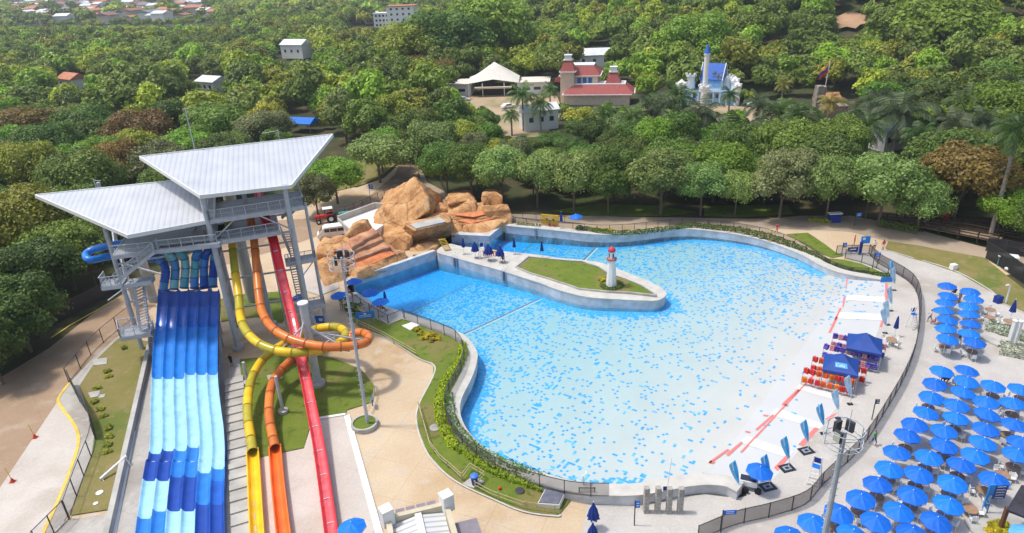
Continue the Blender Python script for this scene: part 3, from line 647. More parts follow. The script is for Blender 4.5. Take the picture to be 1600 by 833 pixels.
# cross braces
def braces(b):
    A=[Vector((FA.x,FA.y,0)),Vector((big.x,big.y,0)),Vector((big.x,big.y,0))+back,Vector((FA.x,FA.y,0))+back]
    for z in (3.5,7.5,11.2,14.8,17.2):
        for i in (1,2,3):
            p=A[i]+Vector((0,0,z)); q=A[(i+1)%4]+Vector((0,0,z)); b.beam(p,q,.16,.2)
    for i in (1,3):
        for z0,z1 in ((3.5,7.5),(7.5,11.2),(11.2,14.8)):
            b.beam(A[i]+Vector((0,0,z0)),A[(i+1)%4]+Vector((0,0,z1)),.1); b.beam(A[i]+Vector((0,0,z1)),A[(i+1)%4]+Vector((0,0,z0)),.1)
    for z in (14.8,17.3): b.beam(A[0]+Vector((0,0,z)),A[1]+Vector((0,0,z)),.16,.22)
    b.beam(A[0]+Vector((0,0,15)),A[0]+(A[1]-A[0])*.33+Vector((0,0,17.2)),.14); b.beam(A[1]+Vector((0,0,15)),A[0]+(A[1]-A[0])*.62+Vector((0,0,17.2)),.14)
    # left wing
    for (x0,y0,x1,y1,z) in [(222,545,345,520,12.3),(212,478,222,545,12.3),(222,545,345,520,7.5),(212,478,345,520,7.5)]:
        p=G(x0,y0); q=G(x1,y1); b.beam((p.x,p.y,z),(q.x,q.y,z),.15,.2)
    p=G(222,545); q=G(212,478); b.beam((p.x,p.y,4),(q.x,q.y,9),.1); b.beam((p.x,p.y,9),(q.x,q.y,4),.1); b.beam((p.x,p.y,9.2),(p.x-.6,p.y-2.4,9),.12)
part('bracing',braces,ST)
# right-hand stair tower: landings and zig-zag flights
rsd=bvec
def rl(px,py,z,wd=3.0,dp=1.5):
    a=W(px,py,z); return [a,a+bvec*wd,a+bvec*wd-svec*dp,a-svec*dp]
L1=rl(447,412,11.0,3.3); L2=rl(462,484,5.0,3.4)
deck('landing',L1,[0,1]); deck('landing',L2,[0,1])
stair(W(447,366,14.9)-svec*.3,W(462,402,11.1)-svec*.3,1.0)
stair(W(472,330,17.4)-svec*3,W(449,352,15.0)-svec*3,1.0)
stair(W(460,412,11.0)-svec*.3,W(474,474,5.1)-svec*.3,1.1)
stair(W(486,490,5.0),W(500,530,1.4),1.1)
part('bracing',lambda b:(b.beam(L1[1],Vector((big.x,big.y,9)),.1),b.beam(L2[1],Vector((big.x,big.y,3.2)),.1),b.beam(L1[2],L2[2],.15)),ST)
c=col('column',Vector((L1[2].x,L1[2].y,1.1)),Vector((L1[2].x,L1[2].y,17.4)),.2)
# ================================================================ slides
def fib(name,col,rough=.28): return mat(name,col,rough,.14,1.1,0,spec=.45,detail=8)
BL=[fib('deep_blue_fibreglass',(.008,.06,.36)),fib('mid_blue_fibreglass',(.02,.20,.66)),fib('pale_blue_fibreglass',(.34,.64,.82)),fib('royal_blue_fibreglass',(.012,.11,.50))]
def lanes():
    # left edge px, right edge px, z along the run
    rows=[(455,248,343,8.3),(475,247,343,7.0),(500,245,342,5.7),(520,243,341,4.9),(550,240,341,4.0),(586,238,341,3.25),(615,237,343,2.8),(640,236,346,2.5),(670,236,350,2.2),(700,235,352,2.0),(720,232,352,1.9),(724,229,352,1.86),(752,224,352,1.84),(780,220,351,1.82),(833,213,352,1.8),(880,207,352,1.8)]
    L=cr([W(l,y,z) for y,l,r,z in rows],5); Rr=cr([W(r,y,z) for y,l,r,z in rows],5); ys=cr([(y,0,0) for y,*_ in rows],5)
    root=thing('racing_slide',(L[-1]+Rr[-1])/2*1.0,'wide six-lane racing slide in bands of dark, mid and pale blue','water slide')
    n=len(L); K=10
    def prof(t):   # lane cross section 0..1, ridges at the edges
        e=min(t,1-t); return .30 if e<.03 else .30-.30*sst((e-.03)/.16)
    ts=[0,.025,.07,.14,.3,.5,.7,.86,.93,.975,1]
    for k in range(6):
        mb=MB(); mb.smooth=False; vs=[]
        for i in range(n):
            W_=Rr[i]-L[i]
            for t in ts: p=L[i]+W_*(k+t)/6; vs.append((p.x,p.y,p.z+prof(t)))
        q=len(ts); mb.v=vs
        for i in range(n-1):
            y=ys[i].x
            if y<478: c=0
            elif y<508: c=3
            elif y<592+ (0 if k<3 else -6): c=1
            elif y<(708 if k<1 else 703 if k<3 else 698 if k==3 else 738 if k==4 else 732): c=2
            else: c=[[0,2,1],[0,2,1],[1,0,2],[1,0,2],[1,1,0],[1,3,0]][k][0 if y<752-3*k else 1 if y<800-3*k else 2]
            if k>=4 and 738<=y<752: c=1
            for j in range(q-1):
                mb.f.append((i*q+j,i*q+j+1,(i+1)*q+j+1,(i+1)*q+j)); mb.mi.append(c); mb.sm.append(True)
        mb.build('lane',BL,root)
    mb=MB(); vs=[]
    for i in range(n): vs+= [L[i]+Vector((0,0,.3)),L[i]+Vector((0,0,-.55)),Rr[i]+Vector((0,0,-.55)),Rr[i]+Vector((0,0,.3))]
    mb.v=[tuple(v) for v in vs]
    for i in range(n-1):
        for j in range(3): mb.f.append((4*i+j,4*i+j+1,4*i+5+j,4*i+4+j)); mb.mi.append(0 if ys[i].x<560 else 1); mb.sm.append(False)
    mb.build('side_wall',[BL[0],BL[3]],root)
    mb=MB()
    for i in (4,10,16,22,30,38):
        for f_ in (.12,.5,.88):
            p=L[i]+(Rr[i]-L[i])*f_
            if p.z>2.2: mb.cyl((p.x,p.y,1.1),(p.x,p.y,p.z-.4),.13,8)
        if L[i].z>2.2: mb.beam(L[i]-Vector((0,0,.6)),Rr[i]-Vector((0,0,.6)),.15)
    mb.build_split('support_post',ST,root)
    # tubes feeding the lanes
    TB=[BL[3],fib('steel_blue_fibreglass',(.05,.25,.55)),fib('aqua_fibreglass',(.22,.55,.60)),fib('teal_fibreglass',(.10,.42,.48)),fib('azure_fibreglass',(.05,.24,.62)),BL[0]]
    mouths=[(255,452),(272,450),(288,448),(304,448),(319,447),(333,446)]
    paths=[[(234,404,12.0),(246,405,11.9),(256,412,11.4),(259,425,10.6),(257,440,9.5),(255,454,8.6)],
           [(248,388,12.5),(262,396,12.8),(271,405,12.0),(274,420,10.8),(273,436,9.6),(272,452,8.6)],
           [(270,385,12.5),(280,393,12.9),(288,403,12.0),(290,418,10.8),(289,434,9.6),(288,450,8.6)],
           [(312,385,12.5),(309,393,12.9),(306,403,12.0),(305,418,10.8),(304,434,9.6),(304,450,8.6)],
           [(334,383,12.5),(326,391,12.9),(321,401,12.0),(319,416,10.8),(319,432,9.6),(319,449,8.6)],
           [(340,390,12.3),(337,398,12.5),(335,405,11.8),(334,418,10.8),(333,432,9.6),(333,448,8.6)]]
    for k,P in enumerate(paths):
        pp=cr([W(*p) for p in P],5); mb=MB(); mb.smooth=True; mb.tube(pp,.47,14,cap=False); 
        ob=mb.build('tube',[TB[k],TB[(k+1)%5]],root)
        for f in ob.data.polygons:
            if (f.index//14//5)%3==1: f.material_index=1
        mb=MB()
        for i in range(0,len(pp),5):
            d=(pp[min(i+1,len(pp)-1)]-pp[max(i-1,0)]).normalized(); mb.cyl(pp[i]-d*.05,pp[i]+d*.05,.58,14)
        mb2=MB(); 
        # flanges as open rings
        for i in range(0,len(pp),5):
            d=(pp[min(i+1,len(pp)-1)]-pp[max(i-1,0)]).normalized(); mb2.tube([pp[i]-d*.05,pp[i]+d*.05],.52,14,cap=False)
        mb2.build_split('flange',BL[0],ob)
    # tubes starting under the left roof and the loop poking out on the left
    mb=MB(); mb.smooth=True
    for a,c in (([(300,360,14.6),(220,375,14.1),(165,385,13.8),(143,391,13.5),(134,399,13.2),(142,406,12.9),(170,401,12.6),(230,392,12.3)],0),):
        mb.m=c; mb.tube(cr([W(*p) for p in a],6),.42,12)
    mb.build_split('loop_tube',[BL[1],BL[3]],root)
    mb=MB(); mb.smooth=True
    for i in range(6):
        mb.m=i%3; a=W(222+i*20,372-i*3.0,14.2); mb.tube([a,a-svec*1.2+Vector((0,0,.5)),a-svec*3+Vector((0,0,.8))],.55,12)
    mb.build_split('start_tube',[TB[2],TB[3],BL[1]],root)
lanes()
def tube_slide(name,label,P,cols,end,rad=.45):
    pp=cr([W(*p) for p in P],5)
    root=thing(name,Vector((pp[-1].x,pp[-1].y,1.3)),label,'water slide')
    mb=MB(); mb.smooth=True; mb.tube(pp,rad,14,cap=False); ob=mb.build('tube',cols[:2],root)
    for f in ob.data.polygons:
        if ((f.index//14)//4)%2: f.material_index=1
    mb=MB()
    for i in range(0,len(pp),4):
        d=(pp[min(i+1,len(pp)-1)]-pp[max(i-1,0)]).normalized(); mb.tube([pp[i]-d*.05,pp[i]+d*.05],rad+.07,14,cap=False)
    mb.build_split('flange',cols[2],root)
    ee=cr([W(*p) for p in end],6); mb=MB(); mb.smooth=False; vs=[]; K=8; n=len(ee)
    for i,p in enumerate(ee):
        d=(ee[min(i+1,n-1)]-ee[max(i-1,0)]); d.z=0; d.normalize(); s_=Vector((d.y,-d.x,0))
        for j in range(K+1):
            t=math.pi*j/K; vs.append(p+s_*(-math.cos(t))*rad+Vector((0,0,rad*.75-math.sin(t)*rad*1.15)))
        vs.append(p+s_*(rad+.1)+Vector((0,0,rad*.75))); vs.append(p+s_*(rad+.1)+Vector((0,0,-.55))); vs.append(p-s_*(rad+.1)+Vector((0,0,-.55))); vs.append(p-s_*(rad+.1)+Vector((0,0,rad*.75)))
    q=K+5; mb.v=[tuple(v) for v in vs]
    for i in range(n-1):
        for j in range(q): a=i*q+j; b=i*q+(j+1)%q; mb.f.append((a,b,b+q,a+q)); mb.mi.append(0); mb.sm.append(False)
    mb.build('runout',cols[3],root)
    return root,pp
Yc=[fib('yellow_fibreglass',(.80,.52,.02)),fib('olive_yellow_fibreglass',(.47,.40,.03)),mat('yellow_flange',(.35,.26,.03),.5),fib('bright_yellow_fibreglass',(.88,.52,.02))]
Oc=[fib('orange_fibreglass',(.72,.21,.04)),fib('burnt_orange_fibreglass',(.62,.17,.035)),mat('orange_flange',(.33,.08,.02),.5),fib('bright_orange_fibreglass',(.88,.17,.03))]
yroot,ypp=tube_slide('tube_slide','yellow tube slide that loops once and ends left of the orange one',
 [(352,318,16.9),(356,345,15.4),(362,375,13.5),(367,420,11.2),(373,465,9.2),(375,492,8.3),(383,515,7.7),(402,535,7.2),(430,547,6.8),(462,551,6.5),(492,548,6.2),(520,541,6.0),(537,530,5.9),(539,518,5.8),(525,511,5.7),(503,512,5.5),(482,518,4.7),(458,530,4.0),(434,543,3.8),(412,560,3.7),(396,585,3.4),(388,615,3.1),(387,650,2.7),(391,680,2.3),(395,706,2.0)],Yc,[(395,706,1.75),(397,740,1.75),(399,780,1.75),(402,833,1.75),(404,870,1.75)])
oroot,opp=tube_slide('tube_slide','orange tube slide looping widest to the right, ending between yellow and red',
 [(388,318,16.9),(392,345,15.4),(397,375,13.6),(401,420,11.4),(404,455,9.9),(409,485,8.8),(423,510,8.2),(446,526,7.8),(478,537,7.4),(512,542,7.1),(545,541,6.8),(570,536,6.5),(577,526,6.3),(566,520,6.1),(551,521,5.9),(545,530,5.5),(520,541,4.9),(490,547,4.2),(466,556,3.7),(443,574,3.4),(427,596,3.1),(421,622,2.9),(421,655,2.5),(426,682,2.2),(430,700,2.0)],Oc,[(430,700,1.75),(433,740,1.75),(437,780,1.75),(443,833,1.75),(447,870,1.75)])
Rc=fib('red_fibreglass',(.74,.02,.035)); Rc2=mat('pink_wet_lining',(.78,.13,.15),.25,.25,1.5)
rp=cr([W(*p) for p in [(400,262,18.4),(404,300,17.2),(412,335,15.9),(426,372,13.9),(435,410,11.6),(446,455,8.9),(456,497,6.7),(466,540,5.2),(477,590,4.0),(487,640,3.0),(497,690,2.3),(505,740,1.95),(512,790,1.8),(519,840,1.8),(525,880,1.8)]],4)
root=thing('speed_slide',Vector((rp[-1].x,rp[-1].y,1.3)),'straight bright red open speed slide dropping from the top of the tower','water slide')
mb=MB(); n=len(rp); sec=[(-.52,-.28),(-.52,.42),(-.45,.42),(-.38,.1),(-.24,-.08),(0,-.14),(.24,-.08),(.38,.1),(.45,.42),(.52,.42),(.52,-.28)]
for p,i in ((p,i) for i,p in enumerate(rp)):
    d=(rp[min(i+1,n-1)]-rp[max(i-1,0)]); d.z=0; d.normalize(); s_=Vector((d.y,-d.x,0)); mb.v+=[tuple(p+s_*a+Vector((0,0,b))) for a,b in sec]
q=len(sec)
for i in range(n-1):
    for j in range(q): mb.f.append((i*q+j,i*q+(j+1)%q,(i+1)*q+(j+1)%q,(i+1)*q+j)); mb.mi.append(1 if 3<=j<=6 and i>16 else 0); mb.sm.append(False)
mb.build('trough',[Rc,Rc2],root)
mb=MB()
for i in range(8,n,3):
    p=rp[i]; d=(rp[min(i+1,n-1)]-rp[i-1]).normalized(); mb.box(p+Vector((0,0,-.2)),(1.15,.1,.3),rz=math.atan2(d.y,d.x)+math.pi/2)
    if p.z>3: mb.cyl((p.x,p.y,1.1),(p.x,p.y,p.z-.3),.1,8)
mb.build_split('support_post',ST,root)
# helix support column with arms
hb=G(508,598); 
hb=G(497,601); hc=thing('support_column',Vector((hb.x,hb.y,1.2)),'thick grey steel column with a flat cap carrying the yellow and orange loops','column')
# the column's visible cap
capz=11.0; mb=MB(); mb.cyl((hb.x,hb.y,1.1),(hb.x,hb.y,capz),.42,16); mb.build('post',ST,hc)
mb=MB(); mb.cyl((hb.x,hb.y,capz),(hb.x,hb.y,capz+.15),.55,16); mb.build('cap',M['white'],hc)
mb=MB(); mb.cyl((hb.x,hb.y,1.1),(hb.x,hb.y,1.6),.8,18); mb.build('footing',M['concrete'],hc)
mb=MB(); T0=Vector((hb.x,hb.y,0))
for tgt,z in ((opp[50],8.4),(ypp[60],8.2),(ypp[40],8.8),(opp[38],9.6),(opp[60],7.8),(ypp[68],7.6)):
    mb.beam(T0+Vector((0,0,z)),tgt-Vector((0,0,.55)),.14); mb.beam(T0+Vector((0,0,z-2.2)),tgt-Vector((0,0,.6)),.1)
mb.build('arm',ST,hc)
for px_,py_,zt in ((443,645,5.6),(388,600,4.0)):
    g=G(px_,py_); s_=thing('support_column',Vector((g.x,g.y,1.2)),'short grey post on a round footing under the %s tube'%('orange' if px_>400 else 'yellow'),'column')
    mb=MB(); mb.cyl((g.x,g.y,1.1),(g.x,g.y,zt),.16,12); mb.build('post',ST,s_); mb=MB(); mb.cyl((g.x,g.y,1.1),(g.x,g.y,1.6),.5,16); mb.build('footing',M['concrete'],s_)
# ================================================================ rocks
def rock_mat():
    m=bpy.data.materials.new('sandstone_rockwork'); m.use_nodes=True; nt=m.node_tree; b=nt.nodes['Principled BSDF']; b.inputs['Roughness'].default_value=.9; b.inputs['Specular IOR Level'].default_value=.15
    tc=N(nt,'ShaderNodeTexCoord'); n=N(nt,'ShaderNodeTexNoise'); n.inputs['Scale'].default_value=.55; n.inputs['Detail'].default_value=7; n.inputs['Distortion'].default_value=.5; nt.links.new(tc.outputs['Object'],n.inputs['Vector'])
    r=N(nt,'ShaderNodeValToRGB'); e=r.color_ramp.elements; e[0].position=.3; e[0].color=(.38,.18,.075,1); e[1].position=.7; e[1].color=(.70,.44,.23,1); x=e.new(.5); x.color=(.57,.31,.135,1)
    nt.links.new(n.outputs['Fac'],r.inputs[0])
    n3=N(nt,'ShaderNodeTexNoise'); n3.inputs['Scale'].default_value=5; n3.inputs['Detail'].default_value=8; nt.links.new(tc.outputs['Object'],n3.inputs['Vector'])
    o2=N(nt,'ShaderNodeMix',data_type='RGBA',blend_type='OVERLAY'); o2.inputs[0].default_value=.45; nt.links.new(r.outputs[0],o2.inputs[6]); nt.links.new(n3.outputs['Fac'],o2.inputs[7])
    # weathering streaks running down
    mp=N(nt,'ShaderNodeMapping'); mp.inputs['Scale'].default_value=(1.6,1.6,.25); nt.links.new(tc.outputs['Object'],mp.inputs[0]); n4=N(nt,'ShaderNodeTexNoise'); n4.inputs['Scale'].default_value=1.4; n4.inputs['Detail'].default_value=5; nt.links.new(mp.outputs[0],n4.inputs['Vector'])
    mr=N(nt,'ShaderNodeMapRange'); mr.inputs[1].default_value=.52; mr.inputs[2].default_value=.75; nt.links.new(n4.outputs['Fac'],mr.inputs[0])
    o3=N(nt,'ShaderNodeMix',data_type='RGBA'); o3.inputs[7].default_value=(.16,.09,.055,1); nt.links.new(o2.outputs[2],o3.inputs[6]); mf=N(nt,'ShaderNodeMath',operation='MULTIPLY'); mf.inputs[1].default_value=.5; nt.links.new(mr.outputs[0],mf.inputs[0]); nt.links.new(mf.outputs[0],o3.inputs[0])
    nt.links.new(o3.outputs[2],b.inputs['Base Color'])
    vo=N(nt,'ShaderNodeTexVoronoi',feature='DISTANCE_TO_EDGE'); vo.inputs['Scale'].default_value=.22; ds=N(nt,'ShaderNodeVectorMath',operation='ADD'); nt.links.new(tc.outputs['Object'],ds.inputs[0]); nt.links.new(n.outputs['Color'],ds.inputs[1]); nt.links.new(ds.outputs[0],vo.inputs['Vector'])
    ce=N(nt,'ShaderNodeMapRange'); ce.inputs[1].default_value=0; ce.inputs[2].default_value=.02; ce.inputs[3].default_value=.55; nt.links.new(vo.outputs['Distance'],ce.inputs[0])
    o4=N(nt,'ShaderNodeMix',data_type='RGBA'); o4.inputs[6].default_value=(.13,.065,.035,1); nt.links.new(ce.outputs[0],o4.inputs[0]); nt.links.new(o3.outputs[2],o4.inputs[7]); nt.links.new(o4.outputs[2],b.inputs['Base Color'])
    bp0=N(nt,'ShaderNodeBump'); bp0.inputs['Strength'].default_value=.8; bp0.inputs['Distance'].default_value=.2; nt.links.new(ce.outputs[0],bp0.inputs['Height'])
    bp=N(nt,'ShaderNodeBump'); bp.inputs['Strength'].default_value=.7; bp.inputs['Distance'].default_value=.18; nt.links.new(bp0.outputs[0],bp.inputs['Normal']); nt.links.new(n3.outputs['Fac'],bp.inputs['Height']); nt.links.new(bp.outputs[0],b.inputs['Normal'])
    return m
ROCK=rock_mat(); ROCKR=mat('reddish_rockwork',(.36,.15,.085),.9,.3,.7,.6,col2=(.60,.33,.19)); REDROCK=mat('orange_wet_rock',(.62,.20,.07),.5,.25,1.2,.4)
def boulder(root,name,pts,seed,m_=None,rough=.22,sub=2,bev=.22):
    """hull of world points, softened and broken up with noise"""
    bm=bmesh.new(); cc_=sum((Vector(p) for p in pts),Vector())/len(pts)
    for p in pts: bm.verts.new(cc_+(Vector(p)-cc_)*1.07)
    r=bmesh.ops.convex_hull(bm,input=bm.verts)
    bmesh.ops.delete(bm,geom=[v for v in r['geom_interior'] if isinstance(v,bmesh.types.BMVert)],context='VERTS')
    bmesh.ops.dissolve_limit(bm,angle_limit=.05,verts=bm.verts,edges=bm.edges)
    bmesh.ops.bevel(bm,geom=bm.edges[:],offset=bev,segments=2,affect='EDGES',clamp_overlap=True,profile=.6)
    bmesh.ops.triangulate(bm,faces=bm.faces)
    for _ in range(3):
        big_=[e for e in bm.edges if e.calc_length()>.7]
        if big_: bmesh.ops.subdivide_edges(bm,edges=big_,cuts=1); bmesh.ops.triangulate(bm,faces=bm.faces)
    bm.normal_update(); o=org(root)
    for v in bm.verts:
        q=v.co*.55+Vector((seed*7.1,0,0)); n=noise.noise(q)*.9+noise.noise(q*2.6)*.5; a=noise.noise(v.co*.28+Vector((0,seed,0)))
        v.co+=v.normal*(n*rough+abs(a)*-.2*rough*2)
    for v in bm.verts: v.co-=o
    for f in bm.faces: f.smooth=True
    me=bpy.data.meshes.new(name); bm.to_mesh(me); bm.free(); me.materials.append(m_ or ROCK)
    ob=link(name,me,root)
    return ob
AW=Vector((-.25,.97,0))   # away from the camera at the rocks
def blk(root,name,front,back_,zb,seed,m_=None,**k):
    """front: [(px,py,z)] visible upper rim points; back_: metres the block reaches away; zb: bottom"""
    P=[W(*p) for p in front]; Q=[]
    for p in P: Q+=[p,Vector((p.x,p.y,zb)),p+AW*back_,Vector((p.x,p.y,zb))+AW*back_]
    return boulder(root,name,Q,seed,m_,**k)
def raw(root,name,L,seed,m_=None,**k): return boulder(root,name,[W(*p) for p in L],seed,m_,**k)
rk=thing('rock_formation',G(640,385),'big orange rock formation with a tall peak and stepped cascade above the pool','rocks')
raw(rk,'peak',[(642,284,9.0),(652,285,9.0),(648,280,9.3),(630,290,8.0),(660,297,8.2),(666,310,7.2),(670,329,5.6),(676,340,1.0),(634,352,3.6),(600,378,1.0),(585,366,1.2),(584,345,3.5),(603,326,5.2),(618,305,7.0),(606,300,3.0),(650,290,2.0),(690,310,.8),(600,310,1.0),(625,360,1.2)],1,rough=.35,bev=.4)
raw(rk,'boulder',[(599,369,2.8),(612,358,3.2),(626,356,3.3),(642,370,3.2),(645,395,.2),(627,402,.2),(616,395,.6),(603,385,1.0),(640,350,1.0),(612,345,1.0)],2)
bx_=raw(rk,'ledge',[(634,350,4.6),(688,337,4.6),(703,347,4.4),(650,360,4.4),(642,382,.6),(704,370,.4),(700,330,1.0),(640,330,1.0)],3,rough=.1)
raw(rk,'ledge',[(642,386,1.6),(665,380,1.8),(682,384,1.7),(683,400,.2),(640,405,.4),(650,370,.8),(690,375,.8)],4,rough=.15)
mb=MB(); mb.slab([W(640,350,4.85),W(686,339,4.85),(W(697,346,4.75)),W(650,357,4.75)],.2); mb.build('slab_roof',M['concrete'],rk)
raw(rk,'boulder',[(493,395,3.4),(510,374,4.4),(523,376,4.2),(522,400,2.8),(500,412,1.6),(492,408,1.3),(530,390,1.0),(505,370,1.0)],5)
raw(rk,'boulder',[(493,416,3.2),(512,404,3.6),(530,402,3.6),(542,408,3.0),(541,440,.3),(530,455,.3),(512,452,.9),(500,430,1.0),(545,400,.8),(500,400,1.0)],6)
raw(rk,'boulder',[(540,368,4.6),(555,349,6.0),(570,347,6.0),(578,360,4.6),(560,370,4.0),(541,372,4.2),(590,370,2),(550,350,2.0),(575,340,2.0)],7)
raw(rk,'boulder',[(517,375,4.2),(540,367,4.6),(549,378,4.0),(524,392,3.4),(520,395,1),(560,385,1),(520,370,1)],8)
steps=[([(547,377,4.6),(583,360,4.9),(590,364,4.7),(551,386,4.2)],9),([(528,390,3.9),(592,368,4.3),(598,374,4.0),(538,398,3.5)],10),([(522,402,3.1),(594,378,3.5),(608,386,3.2),(545,408,2.7)],11),([(515,412,2.4),(605,386,2.6),(622,396,2.1),(560,424,1.6),(545,424,1.7)],12)]
for k,(f,sd_) in enumerate(steps):
    P=[W(*p) for p in f]; Q=P+[Vector((p.x,p.y,p.z-1.4-.2*k)) for p in P]+[P[0]+AW*2-Vector((0,0,.3)),P[1]+AW*2-Vector((0,0,.3))]
    boulder(rk,'cascade_step',Q,sd_,ROCKR,rough=.24,bev=.15)
mb=MB(); mb.slab([W(548,414,2.55),W(606,391,2.7),W(619,396,2.3),(W(562,421,2.0))],.12); mb.build('wet_ledge',REDROCK,rk)
raw(rk,'cascade_step',[(540,415,2.2),(560,424,2.0),(600,405,2.1),(630,394,2.0),(633,410,.8),(600,424,.8),(556,441,.8),(545,430,1.2),(540,420,.9),(600,390,1)],13,rough=.18)
# painted wall under the cascade
mb=MB(); a=W(552,447,0);b=W(625,424,0);c=W(681,404,0)
for p,q in ((a,b),(b,c)):
    d=(q-p).normalized(); s_=Vector((-d.y,d.x,0))*.5; mb.prism([p+s_*-.25,q+s_*-.25,q+s_*1.2,p+s_*1.2],-2.8,1.35)
mb.build('base_wall',M['poolwall'],rk)
rk2=thing('rock_formation',G(745,350),'orange stepped rock formation right of the peak, at the channel end','rocks')
raw(rk2,'boulder',[(698,309,4.6),(731,304,4.9),(743,316,4.4),(743,336,2.6),(702,337,2.6),(700,330,1.0),(745,320,1.0),(705,300,1.0),(735,298,1.0)],21)
raw(rk2,'boulder',[(699,306,5.0),(728,303,5.3),(738,312,4.7),(700,319,4.4),(702,322,3.8),(738,317,4.0)],31,rough=.12)
raw(rk2,'boulder',[(754,302,5.2),(776,300,5.2),(784,306,4.8),(783,325,3.0),(757,328,2.4),(753,318,3),(760,295,1),(785,300,1.0)],22)
raw(rk2,'boulder',[(670,326,3.2),(686,318,3.4),(700,325,3.2),(702,342,1.2),(680,345,1.0),(690,315,1)],23)
for i,f in enumerate([[(700,334,3.0),(745,328,3.2),(793,326,3.1),(796,336,2.6),(740,342,2.4),(702,341,2.5)],[(702,342,2.3),(745,337,2.4),(797,336,2.3),(786,348,1.8),(735,352,1.7),(704,349,1.8)],[(756,322,4.2),(793,319,4.2),(796,328,3.6),(758,331,3.4)],[(744,318,4.0),(756,316,4.0),(756,332,3.0),(744,334,3.0)]]):
    P=[W(*p) for p in f]; boulder(rk2,'cascade_step',P+[Vector((p.x,p.y,p.z-1.6)) for p in P]+[P[0]+AW*1.5-Vector((0,0,.6)),P[1]+AW*1.5-Vector((0,0,.6))],24+i,rough=.2,bev=.15)
mb=MB(); mb.slab([W(704,335,3.15),W(745,330,3.35),W(785,329,3.25),(W(740,339,2.8))],.1); mb.slab([W(712,344,2.4),W(746,339,2.5),W(778,340,2.35),(W(735,349,1.95))],.1); mb.build('wet_ledge',REDROCK,rk2)
raw(rk2,'cascade_step',[(724,352,2.0),(745,349,2.1),(785,345,2.1),(786,352,1.3),(762,366,1.0),(742,366,1.1),(724,362,1.2),(750,340,1)],28,rough=.16)
raw(rk2,'cascade_step',[(702,350,1.8),(722,350,1.9),(724,362,1.1),(706,372,1.0),(703,365,1.0),(712,345,1)],29,rough=.15)
raw(rk2,'boulder',[(779,333,3.0),(797,330,3.2),(800,340,2.4),(799,351,1.2),(784,351,1.2),(790,325,1)],30)
mb=MB(); a=W(706,378,0);b=W(766,380.5,0);c=W(787.5,362,0)
mb.prism([a,b,c,c+Vector((0,.8,0)),b+Vector((-.3,1.2,0)),a+Vector((0,1.2,0))],-2.8,1.3); mb.build('base_wall',M['poolwall'],rk2)
# raised tank behind the peak
tk=thing('tank_wall',G(540,345),'white walled platform tank behind the rocks beside the parked van','wall')
P=[W(528,342,3.6),W(557,345,3.4),W(603,335,3.2),W(604,322,3.6),W(585,320,3.8)]
Pt=[W(528,341,3.9),W(586,320,3.9),W(606,322,3.9),W(600,345,3.9),W(560,372,3.9)]
mb=MB(); mb.prism([tuple(p[:2]) for p in Pt],1.2,3.3); mb.build('platform',M['white'],tk)
mb=MB(); 
for i in (0,1): mb.beam(Pt[i]+Vector((0,0,-.15)),Pt[i+1]+Vector((0,0,-.15)),.35,1.1)
mb.beam(Pt[4]+Vector((0,0,-.3)),Pt[0]+Vector((0,0,-.3)),.25,.8); mb.build('parapet',M['concrete'],tk)
# yellow timber steps at the rocks
ys=thing('timber_steps',W(694,386,1.4),'small yellow timber ladder steps between the rocks and the peninsula','steps')
mb=MB(); a=W(690,373,3.2);b=W(700,391,1.45); sd_=Vector((.45,.1,0))
for q in (-1,1): mb.beam(a+sd_*q,b+sd_*q,.1)
mb.build('stringer',M['yellow'],ys); mb=MB()
for k in range(8): p=a+(b-a)*(k+.5)/8; mb.beam(p-sd_,p+sd_,.22,.05)
mb.build('tread',M['yellow'],ys)
